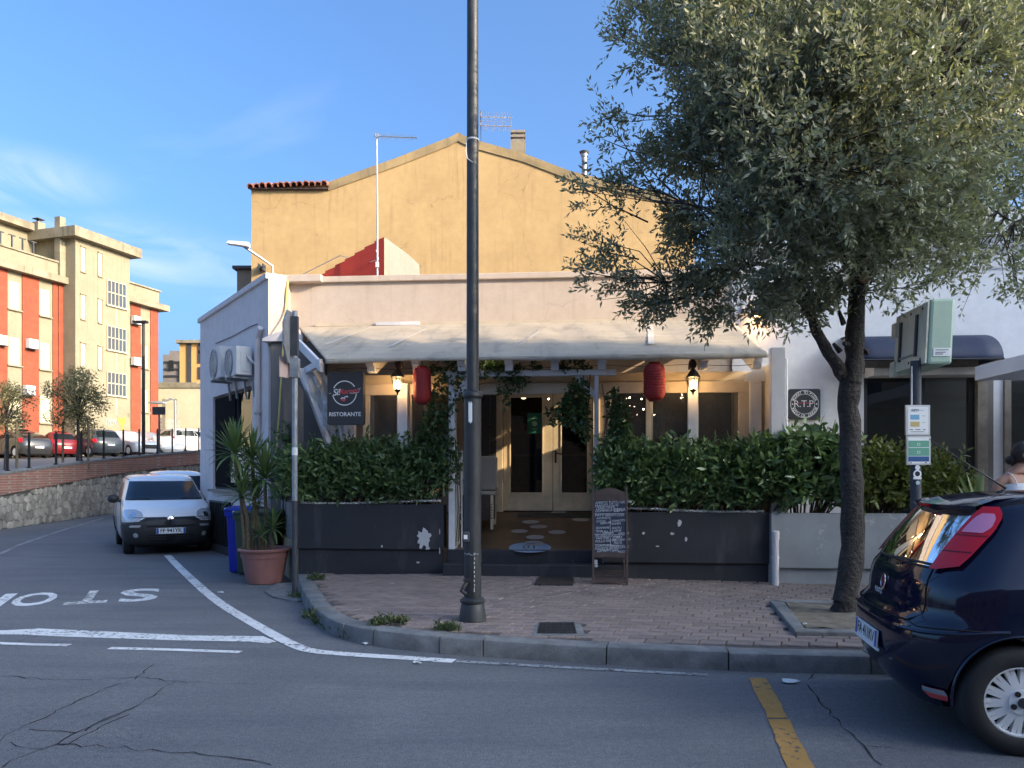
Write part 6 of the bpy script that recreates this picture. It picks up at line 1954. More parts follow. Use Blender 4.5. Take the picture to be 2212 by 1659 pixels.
# ---------------- the dark blue hatchback in the foreground
ang = R(-10.5)
wpos = Vector(((2557 - 1280) / 1934 * 4.32, 4.32))          # outer face of its near rear wheel
fdir = Vector((math.cos(ang), math.sin(ang))); ndir = Vector((math.sin(ang), -math.cos(ang)))
axle_r = .60
org = wpos - ndir * .825 - fdir * axle_r
CF = Frame(org.x, org.y, ang)
T = Thing('parked_car', 'dark blue hatchback with tall red tail lights cut off by the right photo edge', 'car', CF, (0, 0, 0))
rear = [(.20, .16), (.28, .08), (.36, .035), (.45, .01), (.55, 0), (.64, .005), (.70, .03), (.735, .075), (.76, .092), (.86, .10), (.95, .125), (1.0, .16), (1.12, .235), (1.25, .325), (1.35, .40), (1.40, .45), (1.44, .56), (1.465, .75), (1.48, 1.1)]
front = [(.20, 3.85), (.35, 4.0), (.5, 4.05), (.65, 4.02), (.76, 3.9), (.86, 3.6), (.95, 3.15), (1.0, 3.02), (1.2, 2.62), (1.38, 2.2), (1.44, 1.95), (1.48, 1.55)]
width = [(.20, .74), (.30, .80), (.45, .838), (.62, .842), (.75, .842), (.88, .836), (.95, .825), (1.0, .80), (1.15, .735), (1.30, .665), (1.38, .62), (1.42, .58), (1.45, .52), (1.47, .43), (1.48, .28)]
c = Car(T, rear, front, width, n=3.0, corner=.50)
c.body(M['car_navy'], ZS, (axle_r, axle_r + 2.51), .365)
gl_rows = [(1.02, -.38, .38), (1.10, -.40, .40), (1.25, -.445, .445), (1.375, -.49, .49)]
hb = c.patch('rear_window', gl_rows, M['car_glass_near'] if 'car_glass_near' in M else M['car_glass'], .004, 24, 10)
# dark room behind the glass is the body itself; a thin dark seal round it
c.line('window_seal', [(-.38, 1.02), (0, 1.02), (.38, 1.02), (.445, 1.25), (.49, 1.375)], M['dark_plastic'], .007, .003, parent=hb)
for sd in (1, -1):
    tlm = c.patch('tail_light', [(1.005, .38, .43), (1.03, .385, .60), (1.10, .40, .65), (1.24, .44, .71), (1.33, .475, .71), (1.375, .51, .64)], M['red_lens'], .026, 12, 12, side=sd)
    c.patch('clear_lens', [(1.225, .475, .64), (1.255, .485, .68), (1.31, .51, .675), (1.335, .55, .64)], M['pink_lens'], .030, 8, 6, tlm, side=sd)
    c.patch('lens_divider', [(1.112, .41, .64), (1.119, .41, .64)], plain('lens_dark_red', (.15, .004, .01), .2), .028, 8, 2, tlm, side=sd)
    c.patch('lens_divider', [(1.206, .44, .69), (1.213, .44, .69)], plain('lens_dark_red2', (.2, .006, .012), .2), .028, 8, 2, tlm, side=sd)
    c.patch('side_window', [(.985, 1.22, 1.98), (1.1, 1.22, 1.93), (1.25, 1.26, 1.86), (1.37, 1.34, 1.8)], M['car_glass'], .004, 12, 8, side=sd)
    c.line('hatch_gap', [(.38, 1.02), (.40, .92), (.415, .82), (.40, .745), (.34, .705)], M['black'], .0045, .001, side=sd)
    c.line('bumper_gap', [(.34, .705), (.46, .685), (.74, .70), (1.0, .70)], M['black'], .004, .001, side=sd)
    c.line('door_gap', [(1.36, .35), (1.30, .7), (1.20, .98), (1.26, 1.25), (1.33, 1.40)], M['black'], .0045, .001, side=sd)
    c.line('roof_gutter', [(1.0, 1.445), (1.9, 1.44)], M['black'], .006, .001, side=sd)
    rfl = c.patch('reflector', [(.270, .50, .64), (.29, .48, .66), (.32, .47, .67), (.34, .49, .66)], M['print_red'], .008, 8, 6, side=sd)
    c.patch('white_lens', [(.308, .475, .67), (.325, .48, .67), (.34, .49, .66)], M['clear_lens'], .011, 8, 4, rfl, side=sd)
    for ax in (axle_r, axle_r + 2.51):
        g = G(); y = sd * (c.rfw(.45)[2] + .004); P = [(ax + .372 * math.cos(a), y, .31 + .372 * math.sin(a)) for a in [R(-5 + 190 * k / 24) for k in range(25)]]; g.tube(P, .009, 6); obj('wheel_arch', mesh('wheel_arch', g, M['car_navy'], 60), T.o)
    c.line('bumper_crease', [(.0, .66), (.5, .66), (.78, .675), (1.0, .70)], M['car_navy'], .012, -.004, side=sd)
c.line('hatch_gap', [(-.34, .705), (0, .70), (.34, .705)], M['black'], .0045, .001)
# spoiler with its brake light
sp = []
for i in range(25):
    t = -.54 + 1.08 * i / 24
    a = c.S(t, 1.455); b = c.S(t, 1.42); q = c.S(t, 1.385)
    sp.append([tuple(a + Vector((.12, 0, .010))), tuple(b + Vector((-.02, 0, .012))), tuple(q + Vector((-.075, 0, .008))), tuple(q + Vector((-.07, 0, -.014))), tuple(q + Vector((.03, 0, -.012)))])
g = G(); g.grid(sp); me = mesh('spoiler', g, M['car_navy']); fixn(me); me.shade_smooth(); me.set_sharp_from_angle(angle=R(45)); spo = obj('spoiler', me, T.o)
g = G(); q = c.S(0, 1.385); g.box(q.x - .085, q.x - .06, -.09, .09, q.z - .010, q.z + .004); obj('brake_light', mesh('brake_light', g, M['red_lens']), spo)
# badge, script, plate, wiper
bp = c.S(0, .865); bn = c.N(0, .865)
def on_rear(t, z, d=.004):
    return c.S(t, z) + c.N(t, z) * d
g = G(); g.lathe([(.052, 0), (.054, .006), (.046, .010), (.044, .006), (.001, .006)], 24, (0, 0, 0), 'z', cap=False)
qn = bn.to_track_quat('Z', 'Y'); g.xf(lambda v: tuple(bp + qn @ Vector(v))); bd = obj('badge', mesh('badge', g, M['chrome'], 40), T.o)
g = G(); g.lathe([(.043, .0068), (.001, .0072)], 24, (0, 0, 0), 'z', cap=False); g.xf(lambda v: tuple(bp + qn @ Vector(v))); obj('badge_face', mesh('badge_face', g, plain('badge_red', (.3, .03, .05), .3, .4)), bd)
def rear_text(txt, z, y0, size, m, nm, shear=0):
    g = G(); put_text(g, txt, 0, 0, 0, size, bold=.015, shear=shear)
    P = []
    for q in g.v:
        y = y0 - q[0]; zz = z + q[2]
        t = (2 / math.pi) * math.asin(min(1, (abs(y) / c.rfw(zz)[2]) ** (c.n / 2))) * (1 if y >= 0 else -1)
        P.append(tuple(c.S(t, zz) + c.N(t, zz) * .005))
    g.v = P; return obj(nm, mesh(nm, g, m), T.o)
rear_text('FIAT', .865, 0, .030, M['print_white'], 'badge_lettering')
rear_text('PUNTO', .79, .10, .05, M['print_white'], 'model_script', .1)
q = c.S(0, .52)
pl = c.plate('FA 411KV', (q.x - .012, 0, .52), math.pi, R(4))
g = G(); g.box(q.x - .02, q.x - .008, -.285, .285, .45, .465); obj('plate_frame', mesh('plate_frame', g, M['print_white']), pl)
g = G(); a, b = on_rear(.0, 1.0, .02), on_rear(-.42, 1.03, .02); g.tube([a, a + Vector((-.02, 0, .03)), b], .008, 5); obj('wiper', mesh('wiper', g, M['dark_plastic']), T.o)
c.wheels((axle_r, axle_r + 2.51), .31, .2, .815, spokes=14)
g = G(); p0 = Vector((.80, 0, 1.462)); g.tube([p0, p0 + Vector((.05, 0, .03)), p0 + Vector((-.14, 0, .16)), p0 + Vector((-.42, 0, .36))], [.016, .009, .0035, .0022], 6); obj('aerial', mesh('aerial', g, M['dark_plastic'], 60), T.o)
# inside the arches and under the car
g = G(); g.box(.95, 3.3, -.60, .60, .19, .34); obj('underbody', mesh('underbody', g, M['black']), T.o)
# headlights at the unseen front so that the car is whole
for sd in (1, -1):
    c.patch('headlight', [(.62, 2.25, 2.62), (.74, 2.2, 2.6), (.80, 2.15, 2.5)], M['clear_lens'], .008, 8, 6, side=sd)
    g = G(); v = c.S(1.86 * sd, 1.02); g.ball((v.x, v.y + sd * .13, 1.03), (.07, .11, .07), 10, 6); obj('mirror', mesh('mirror', g, M['car_navy'], 60), T.o)
c.patch('windscreen', [(1.01, 2.3, 3.0), (1.2, 2.3, 3.0), (1.4, 2.3, 3.0)], M['car_glass'], .004, 12, 8); c.patch('windscreen', [(1.01, 2.3, 3.0), (1.2, 2.3, 3.0), (1.4, 2.3, 3.0)], M['car_glass'], .004, 12, 8, side=-1)


# ---------------- small white van seen from the front
def small_van(lab, nose, heading, body_m, plate, group=None, detail=True, bumper='dark_plastic', top=1.55):
    L = 3.65
    o = Vector(nose) - Vector((math.cos(heading), math.sin(heading))) * L
    fr = Frame(o.x, o.y, heading)
    T = Thing('white_van', lab, 'van', fr, (0, 0, 0), group)
    T.o.scale.z = top / 1.55
    rear = [(.20, .14), (.3, .05), (.5, 0), (.8, .02), (1.0, .05), (1.3, .12), (1.45, .2), (1.52, .38), (1.55, .7)]
    front = [(.20, 3.48), (.26, 3.56), (.36, 3.62), (.5, 3.645), (.62, 3.63), (.70, 3.60), (.78, 3.54), (.86, 3.42), (.94, 3.18), (1.0, 2.93), (1.04, 2.82), (1.2, 2.53), (1.38, 2.20), (1.46, 2.02), (1.52, 1.75), (1.55, 1.4)]
    width = [(.20, .72), (.3, .77), (.45, .80), (.75, .815), (.95, .80), (1.05, .775), (1.25, .71), (1.42, .66), (1.48, .63), (1.52, .57), (1.545, .44), (1.55, .3)]
    zs = [z * 1.0 for z in (.20, .25, .31, .38, .45, .52, .58, .64, .69, .74, .79, .84, .89, .94, .985, 1.03, 1.08, 1.14, 1.2, 1.26, 1.32, 1.38, 1.42, 1.46, 1.49, 1.515, 1.535, 1.548)]
    c = Car(T, rear, front, width, n=4.0, corner=.42, fcorner=.6, fn=3.0)
    ax = (.62, 2.92)
    c.body(body_m, zs, ax, .335)
    ws_rows = [(1.035, 2.30, 3.0), (1.2, 2.30, 3.0), (1.405, 2.33, 3.0)]
    rows2 = []
    ws = None
    for sd in (1, -1):
        w = c.patch('windscreen', ws_rows, M['van_glass'], .006, 14, 10, side=sd)
        hl = c.patch('headlight', [(.665, 2.36, 2.58), (.70, 2.24, 2.67), (.76, 2.17, 2.71), (.83, 2.18, 2.68), (.87, 2.28, 2.58)], M['clear_lens'], .010, 10, 10, side=sd)
        q = c.S(2.50 * sd, .765); nn = c.N(2.50 * sd, .765); qq = nn.to_track_quat('Z', 'Y')
        g = G(); g.lathe([(.062, .0), (.066, .016), (.05, .02), (.03, .01), (.001, .014)], 18, (0, 0, 0), 'z', cap=False); g.xf(lambda v: tuple(q + qq @ Vector(v))); obj('reflector', mesh('reflector', g, M['chrome'], 50), hl)
        c.patch('front_bumper', [(.215, 1.93, 3.0), (.40, 1.93, 3.0), (.56, 1.95, 3.0), (.60, 2.02, 3.0), (.64, 2.14, 3.0), (.663, 2.5, 3.0), (.67, 2.66, 3.0), (.70, 2.73, 3.0), (.715, 2.75, 3.0)], M[bumper], .016, 20, 12, side=sd, thick=.012)
        c.patch('rear_bumper', [(.22, 0, 1.02), (.45, 0, 1.02), (.62, 0, .95)], M[bumper], .014, 12, 6, side=sd, thick=.01)
        c.patch('side_window', [(1.03, 1.42, 2.02), (1.15, 1.42, 1.97), (1.38, 1.45, 1.82)], M['van_glass'], .005, 10, 8, side=sd)
        c.line('door_gap', [(1.95, .36), (1.93, .7), (1.95, 1.0)], M['black'], .006, .001, side=sd); c.line('door_gap', [(1.38, .3), (1.38, 1.0), (1.42, 1.42)], M['black'], .006, .001, side=sd)
        c.line('roof_rail', [(1.0, 1.475), (1.95, 1.47), (2.3, 1.44)], M['black'], .008, .002, side=sd)
        v = c.S(1.98 * sd, 1.0)
        g = G(); g.ball((v.x + .02, v.y + sd * .13, 1.06), (.06, .11, .085), 12, 8); g.tube([(v.x + .03, v.y - sd * .02, 1.0), (v.x + .02, v.y + sd * .08, 1.03)], .03, 6); obj('mirror', mesh('mirror', g, M['dark_plastic'], 60), T.o)
        q = c.S(2.55 * sd, .40); nn = c.N(2.55 * sd, .40); qq = nn.to_track_quat('Z', 'Y'); g = G(); g.lathe([(.05, .014), (.045, .024), (.001, .026)], 16, (0, 0, 0), 'z', cap=False); g.xf(lambda v: tuple(q + qq @ Vector(v))); obj('fog_light', mesh('fog_light', g, M['clear_lens'], 50), T.o)
        c.patch('running_light', [(.545, 2.42, 2.64), (.565, 2.40, 2.66), (.585, 2.46, 2.66)], M['clear_lens'], .022, 8, 3, side=sd)
        c.patch('tail_light', [(.75, .72, 1.0), (1.2, .7, .98)], M['red_lens'], .008, 6, 6, side=sd)
        c.patch('grille_slot', [(.545, 2.76, 3.0), (.565, 2.75, 3.0), (.58, 2.76, 3.0)], M['black'], .024, 10, 2, side=sd)
        c.patch('grille_slot', [(.285, 2.78, 3.0), (.36, 2.75, 3.0), (.40, 2.77, 3.0)], M['black'], .022, 10, 4, side=sd)
        for zz in (.315, .345, .375): c.line('grille_bar', [(2.77, zz), (3.0, zz)], M['dark_plastic'], .006, .025, side=sd)
        c.line('bonnet_gap', [(2.5, .725), (2.75, .725), (3.0, .722)], M['black'], .006, .012, side=sd)
        a, b = c.S(2.85 * sd, 1.06), c.S(2.42 * sd, 1.045); g = G(); g.tube([a + Vector((.03, 0, .01)), b + Vector((.03, 0, .01))], .008, 5); obj('wiper', mesh('wiper', g, M['black']), T.o)
    q = c.S(3.0, .70)
    g = G(); g.lathe([(.062, 0), (.066, .012), (.054, .018), (.05, .010), (.001, .012)], 24, (0, 0, 0), 'z', cap=False); qq = Vector((1, 0, .15)).to_track_quat('Z', 'Y'); g.xf(lambda v: tuple(q + Vector((.016, 0, 0)) + qq @ Vector(v))); bd = obj('badge', mesh('badge', g, M['chrome'], 40), T.o)
    g = G(); put_text(g, 'FIAT', 0, 0, 0, .042, bold=.02); g.v = [(q.x + .032, v[0], q.z + v[2] + .003) for v in g.v]; obj('badge_lettering', mesh('badge_lettering', g, M['print_red']), bd)
    c.plate(plate, (c.S(3.0, .47).x + .03, 0, .475), 0, R(2))
    if detail:
        g = G()
        for k, y in enumerate([-.50 + .045 * i for i in range(19)]):
            if k in (4, 9): continue
            z = 1.205; q = c.S(3.0, z).x - .30; g.cbox((q, y, z + .012 * (k % 3)), (.004, .03, .02))
        obj('parcel_grid', mesh('parcel_grid', g, M['print_white']), T.o)
    c.wheels(ax, .29, .18, .775, m_rim='dark_plastic')
    g = G(); g.box(.3, 3.35, -.58, .58, .15, .33); obj('underbody', mesh('underbody', g, M['black']), T.o)
    # cabin floor seen as darkness through the glass
    return T


M['van_glass'] = plain('van_glass', (.012, .024, .04), .15, 0, spec=.3)
M['car_glass'] = plain('tinted_car_glass', (.010, .013, .014), .05, 0, spec=.22)
hd = R(-60)
nose = gp(357, 1197)[:2]
small_van('small white van with black bumpers facing the camera in the lane', (nose[0] + .2, nose[1] - .2), hd, M['car_white'], 'FF 941YK')
small_van('white car half hidden behind the small white van', (nose[0] - .52 * 5.6 + 1.3, nose[1] + .86 * 5.6), hd, M['car_white'], 'DK 310LT', detail=False, bumper='car_white', top=1.64)


# ---------------- cars standing in the car park
def lot_car(lab, px, y, yaw, colour, kind='hatch', name='parked_car', sc=1.0, wheel='rim', cat='car'):
    x = (px - CX) / FD * y; zg = zlot(y)
    fr = Frame(x, y, yaw)
    key = {'hatch': (3.9, 1.48), 'suv': (4.5, 1.66), 'small': (3.5, 1.50), 'mpv': (4.3, 1.62), 'van': (4.3, 1.82), 'coupe': (4.7, 1.62)}[kind]
    L, H = key[0] * sc, key[1] * sc
    T = Thing(name, lab, cat, fr, (0, 0, 0), 'cars parked in the raised car park')
    T.o.location.z = zg
    hx = -L / 2
    zz = lambda f: f * H
    if kind == 'coupe':
        rear = [(zz(.13), .2), (zz(.35), .0), (zz(.6), .1), (zz(.7), .35), (zz(.9), 1.3), (zz(1), 2.2)]
    else:
        rear = [(zz(.13), .15), (zz(.3), .0), (zz(.5), .0), (zz(.64), .12), (zz(.9), .42 if kind != 'van' else .15), (zz(.97), .6), (zz(1), 1.0)]
    nose_ = .95 if kind != 'van' else .55
    front = [(zz(.13), L - .2), (zz(.3), L), (zz(.45), L - .02), (zz(.54), L - .25), (zz(.62), L - nose_ - .15), (zz(.68), L - nose_ - .35), (zz(.9), L - nose_ - 1.2), (zz(.97), L - nose_ - 1.5), (zz(1), L - nose_ - 2.0)]
    W_ = .86 * (.95 if kind in ('small', 'hatch') else 1.05)
    width = [(zz(.13), W_ * .92), (zz(.3), W_ * .98), (zz(.55), W_), (zz(.66), W_ * .95), (zz(.92), W_ * .77), (zz(.97), W_ * .66), (zz(1), W_ * .4)]
    sh = lambda P: [(z, x_ + hx) for z, x_ in P]
    c = Car(T, sh(rear), sh(front), width, n=3, corner=.5, fcorner=.6)
    m = mat('lot_paint_' + lab.split()[0] + str(px), colour, .35, var=.03, bump=0, coat=.8)
    axs = (hx + L * .19, hx + L * .80)
    zs = [zz(f) for f in (.13, .2, .28, .36, .44, .5, .55, .6, .65, .7, .76, .82, .88, .92, .95, .97, .985, 1)]
    c.body(m, zs, axs, .36, cut=True)
    for sd in (1, -1):
        c.patch('rear_window', [(zz(.68), 0, .56), (zz(.90), 0, .54)], M['car_glass'], .006, 8, 5, side=sd)
        c.patch('windscreen', [(zz(.69), 2.33, 3), (zz(.91), 2.36, 3)], M['car_glass'], .006, 8, 5, side=sd)
        c.patch('side_window', [(zz(.675), 1.05, 1.45), (zz(.89), 1.12, 1.43)], M['car_glass'], .006, 8, 5, side=sd); c.patch('side_window', [(zz(.675), 1.48, 2.0), (zz(.89), 1.46, 1.84)], M['car_glass'], .006, 8, 5, side=sd)
        c.patch('tail_light', [(zz(.52), .62, .98), (zz(.66), .6, .95)] if kind != 'suv' else [(zz(.5), .62, .98), (zz(.62), .6, .95)], M['red_lens'], .01, 6, 4, side=sd)
        c.patch('headlight', [(zz(.42), 2.15, 2.55), (zz(.52), 2.08, 2.5)], M['clear_lens'], .01, 6, 4, side=sd)
        c.line('door_gap', [(1.46, zz(.25)), (1.46, zz(.66))], M['black'], .008, .002, side=sd)
        v = c.S(1.93 * sd, zz(.68)); g = G(); g.ball((v.x, v.y + sd * .12, zz(.70)), (.07, .1, .07), 8, 5); obj('mirror', mesh('mirror', g, m, 60), T.o)
        c.patch('grille', [(zz(.27), 2.7, 3.0), (zz(.42), 2.68, 3.0)], M['black'], .012, 6, 3, side=sd)
    q = c.S(0, zz(.36)); c.plate('', (q.x - .01, 0, zz(.36) if kind != 'suv' else zz(.42)), math.pi, 0, both=True)
    c.wheels(axs, .32, .2, W_ * .955, m_rim=wheel)
    g = G(); g.box(hx + .3, hx + L - .3, -.6, .6, .15, .35); obj('underbody', mesh('underbody', g, M['black']), T.o)
    return T


lot_car('dark grey hatchback with pink tail light at the far left of the car park', 36, 44, R(150), (.035, .036, .04), 'coupe')
lot_car('small red hatchback parked second from the left in the car park', 112, 46, R(148), (.17, .012, .016), 'small')
lot_car('dark grey off-road car behind the small tree in the car park', 192, 47, R(150), (.05, .055, .06), 'suv')
lot_car('silver white coupe off-road car facing right in the car park', 277, 49.5, R(-32), (.52, .52, .55), 'coupe')
lot_car('grey people carrier behind the lot lamp post', 318, 52.5, R(-48), (.28, .29, .31), 'mpv')
lot_car('small pale city car partly hidden behind the lot sign post', 360, 51, R(-50), (.55, .55, .54), 'small', sc=.9)
lot_car('white minibus with its rear to the camera in the car park', 372, 56, R(140), (.66, .64, .60), 'van')
lot_car('white delivery van farthest right in the car park', 417, 57, R(75), (.58, .56, .56), 'van', 'parked_van', cat='van')
# ================================================================== FOLIAGE
def leaves(pos, dirs, length, width, seg=1, fold=.25, curl=.0, rnd=None):
    """numpy leaf blades: returns V, F(quads), tint. seg=1 is a folded rhombus, seg=3 a curved blade"""
    r = rnd or rng
    n = len(pos)
    d = dirs / np.linalg.norm(dirs, axis=1, keepdims=True)
    a = r.normal(size=(n, 3)); s = np.cross(d, a); s /= np.linalg.norm(s, axis=1, keepdims=True) + 1e-9
    nn = np.cross(s, d)
    L = length * r.uniform(.5, 1.3, (n, 1)); W = width * r.uniform(.75, 1.2, (n, 1))
    if seg == 1:
        V = np.stack([pos, pos + d * L * .45 + s * W / 2 + nn * W * fold, pos + d * L, pos + d * L * .45 - s * W / 2 + nn * W * fold], 1)
        F = np.arange(n)[:, None] * 4 + np.array([[0, 1, 2, 3]])
        k = 4
    else:
        ts = [0, .22, .5, .78, 1]; ws = [.06, .75, 1, .62, .02]
        rows = []
        for t, w in zip(ts, ws):
            c_ = pos + d * L * t - nn * L * curl * t * t
            rows.append(c_ + s * W / 2 * w + nn * W * fold * w * .6); rows.append(c_); rows.append(c_ - s * W / 2 * w + nn * W * fold * w * .6)
        V = np.stack(rows, 1); k = 15
        f = []
        for i in range(4):
            f += [(i * 3, i * 3 + 1, i * 3 + 4, i * 3 + 3), (i * 3 + 1, i * 3 + 2, i * 3 + 5, i * 3 + 4)]
        F = (np.arange(n)[:, None, None] * k + np.array(f)[None]).reshape(-1, 4)
    tint = np.repeat(r.uniform(0, 1, n) ** 1.6, k)
    return V.reshape(-1, 3), F, tint


def leaf_obj(name, V, F, t, m, parent, kind=None):
    o = obj(name, flat_mesh(name, V, F, m, t), parent)
    if kind: o['kind'] = kind
    return o


def rand_unit(n):
    v = rng.normal(size=(n, 3)); return v / np.linalg.norm(v, axis=1, keepdims=True)


# ---------------- the street tree
TY = 7.85
base = gp(1843, 1331, .17)
TR = Thing('street_tree', 'large evergreen street tree with forked dark trunk leaning over the pavement', 'tree', WF, (base[0], TY, .15))
def tp(px, py, dy=0.0):
    return at(px, py, TY + dy)
g = G()
def limb(pts, r0, r1, n=10, wob=.012):
    P = [Vector(p) for p in pts]; Q = []
    for a, b in zip(P, P[1:]):
        for i in range(4): Q.append(a.lerp(b, i / 4) + Vector((random.uniform(-wob, wob), random.uniform(-wob, wob), 0)))
    Q.append(P[-1]); m_ = len(Q)
    rr = [r0 + (r1 - r0) * i / (m_ - 1) for i in range(m_)]
    rr = [r * random.uniform(.92, 1.08) for r in rr]
    g.tube(Q, rr, n); return Q
limb([(base[0], TY, .10), (base[0] + .0, TY, .30)], .150, .122)
limb([(base[0], TY, .28), tp(1843, 1180), tp(1838, 1000), tp(1833, 880), tp(1838, 800)], .118, .098, 12)
lim = []
lim.append(limb([tp(1832, 830), tp(1800, 776), tp(1765, 720), tp(1742, 655, .1), tp(1722, 590, .2), tp(1700, 480, .3), tp(1640, 360, .2), tp(1600, 280, 0)], .070, .018))
lim.append(limb([tp(1838, 830), tp(1846, 770), tp(1846, 700), tp(1852, 640), tp(1850, 600)], .096, .078))
lim.append(limb([tp(1850, 610), tp(1830, 560, .1), tp(1800, 460, .4), tp(1780, 330, .6), tp(1760, 180, .5), tp(1740, 20, .4)], .06, .015))
lim.append(limb([tp(1852, 620), tp(1875, 540), tp(1880, 440, -.3), tp(1900, 300, -.4), tp(1930, 150, -.4), tp(1950, -40, -.2)], .07, .015))
lim.append(limb([tp(1858, 600), tp(1905, 530, .1), tp(1985, 455, .2), tp(2060, 390, .1), tp(2150, 320, .1), tp(2215, 250, .1)], .062, .014))
lim.append(limb([tp(1985, 455, .2), tp(2040, 330, .5), tp(2080, 200, .7), tp(2110, 60, .7)], .035, .01))
lim.append(limb([tp(1700, 480, .3), tp(1600, 470, -.2), tp(1480, 440, -.6)], .03, .008))
lim.append(limb([tp(1722, 590, .2), tp(1640, 570, .5), tp(1530, 590, .3), tp(1440, 610, .1)], .03, .008))
lim.append(limb([tp(1880, 440, -.3), tp(1800, 380, -.9), tp(1700, 330, -1.3), tp(1580, 220, -1.3)], .035, .01))
lim.append(limb([tp(1900, 300, -.4), tp(1980, 240, -1.0), tp(2060, 130, -1.2)], .03, .01))
lim.append(limb([tp(2060, 390, .1), tp(2120, 440, -.2), tp(2190, 480, -.3)], .022, .006))
lim.append(limb([tp(1800, 460, .4), tp(1700, 300, 1.2), tp(1600, 150, 1.4)], .03, .01))
# snags and burrs on the trunk
for a, b, r in ((tp(1822, 700, -.05), tp(1812, 672, -.12), .03), (tp(1858, 610, -.03), tp(1886, 588, -.05), .05), (tp(1832, 745, -.1), tp(1822, 742, -.13), .035), (tp(1815, 760, -.02), tp(1800, 742, -.03), .03), (tp(1816, 800, -.08), tp(1810, 808, -.1), .04), (tp(1868, 760, -.02), tp(1874, 755, -.02), .05)):
    g.tube([a, b], [r, r * .5], 7)
tips = [q for L in lim for q in L[6:]]
# clumps: column, row, radius in photo units and depth offset
LB = [(1700, 230, 200, 0, 1), (1720, 300, 190, 1.1, 1), (1660, 190, 150, -1.0, 1), (1730, 470, 190, .2, 1), (1640, 470, 150, -.7, .9), (1680, 560, 130, .9, .9), (1630, 610, 80, .2, .8), (1560, 560, 85, .2, .6), (1700, 620, 70, -.3, .7), (1590, 650, 60, .4, .6),
      (1860, 430, 210, -.9, 1.1), (1820, 330, 210, -1.3, 1), (1960, 430, 180, -.4, 1), (1930, 240, 230, -1.2, 1), (1900, 120, 230, .2, 1), (1850, 330, 220, 1.3, .9), (2040, 300, 210, .3, 1), (2080, 170, 200, -.5, .9), (2090, 60, 180, .4, .9), (1810, 500, 100, .4, .6), (1930, 490, 80, -.2, .45), (1740, 550, 90, -.6, .8),
      (2060, 400, 110, .5, .4), (2140, 300, 110, .2, .4), (2160, 430, 80, .1, .25), (2110, 520, 55, .2, .22), (2190, 530, 45, .0, .25), (2000, 480, 80, .3, .5), (2190, 180, 90, .2, .45),
      (1500, 300, 70, 0, .55), (1390, 110, 60, .0, .5), (1450, 90, 110, .1, .8), (1480, 200, 120, -.3, .9), (1520, 320, 120, .2, .9), (1540, 430, 100, .1, .8), (1600, 90, 170, .2, 1), (1560, 20, 130, -.5, .9), (1800, -80, 260, 0, .9), (2000, -90, 230, .3, .9), (1640, -90, 200, .3, .8), (2000, 80, 200, -1.2, .8), (1760, 60, 220, -1.1, .9), (1620, 320, 150, 1.2, .8),
      (1380, 310, 0, 0, 0), (1470, 640, 55, .2, .5), (1430, 500, 60, .1, .4), (1500, 520, 70, .1, .6), (1740, 670, 40, .0, .2)]
C_, D_ = [], []
S_ = TY / FD
for px, py, rad, dy, den in LB:
    if rad == 0: continue
    c_ = np.array(tp(px, py, dy * (.95 if dy < 0 else .55))); r = rad * S_
    n = int(den * 350 * (r ** 2) / .5) + 6
    nk = max(3, n // 16); kc = rand_unit(nk) * rng.uniform(.3, 1, (nk, 1)) ** .5; ki = rng.integers(0, nk, n)
    v = kc[ki] + rng.normal(size=(n, 3)) * .16; rr = r
    p_ = c_ + v * rr * np.array([1, .8, .95]); v = v / (np.linalg.norm(v, axis=1, keepdims=True) + 1e-6)
    C_.append(p_); D_.append(v * .8 + rand_unit(n) * .75 + np.array([0, -.05, .25]))
# thin sprays reaching out of the outline on the left and drooping on the right
def spray(px0, py0, px1, py1, n, dy=.1, w=16):
    a, b = np.array(tp(px0, py0, dy)), np.array(tp(px1, py1, dy - .1))
    g.tube([a, (a * .5 + b * .5) + np.array([0, 0, -.03]), b], [.010, .007, .003], 5)
    t = rng.uniform(.25, 1, (n, 1)); p_ = a + (b - a) * t + rng.normal(size=(n, 3)) * w * S_
    C_.append(p_); D_.append((b - a) / np.linalg.norm(b - a) * .7 + rand_unit(n) * .8)
for s in ((1400, 480, 1245, 395, 34), (1380, 560, 1250, 520, 34), (1420, 600, 1270, 590, 40), (1450, 460, 1310, 250, 18), (1440, 250, 1330, 240, 16), (1440, 120, 1322, 60, 16), (1480, 640, 1350, 655, 44), (1560, 650, 1530, 690, 30), (1440, 420, 1320, 380, 24), (1430, 340, 1300, 300, 10), (1540, 620, 1400, 660, 50),
          (2160, 480, 2200, 620, 20), (2120, 500, 2060, 590, 22), (2190, 560, 2190, 620, 14), (1930, 520, 1900, 600, 20), (2000, 540, 1950, 560, 16), (2190, 430, 2230, 500, 20), (2150, 300, 2230, 200, 16), (1780, 640, 1810, 640, 12), (1700, 590, 1760, 690, 16), (1840, 590, 1790, 620, 14), (2200, 60, 2230, 20, 20), (2200, 330, 2240, 300, 20)):
    spray(*s)
TW_ = np.concatenate(C_); TD = np.concatenate(D_); TD /= np.linalg.norm(TD, axis=1, keepdims=True)
# each twig carries a whorl of leaves
nl = 13
tl_ = rng.uniform(.14, .26, (len(TW_), 1))
pos, dr = [], []
for k in range(nl):
    f_ = (k + .5) / nl
    side = rand_unit(len(TW_))
    pos.append(TW_ + TD * tl_ * f_ + side * .012); dr.append(TD * .75 + side * .8 + np.array([0, 0, .08]))
V, F, t_ = leaves(np.concatenate(pos), np.concatenate(dr), .070, .025, 1, .22)
leaf_obj('crown', V - np.array(TR.base), F, t_, M['leaf_oak'], TR.o)
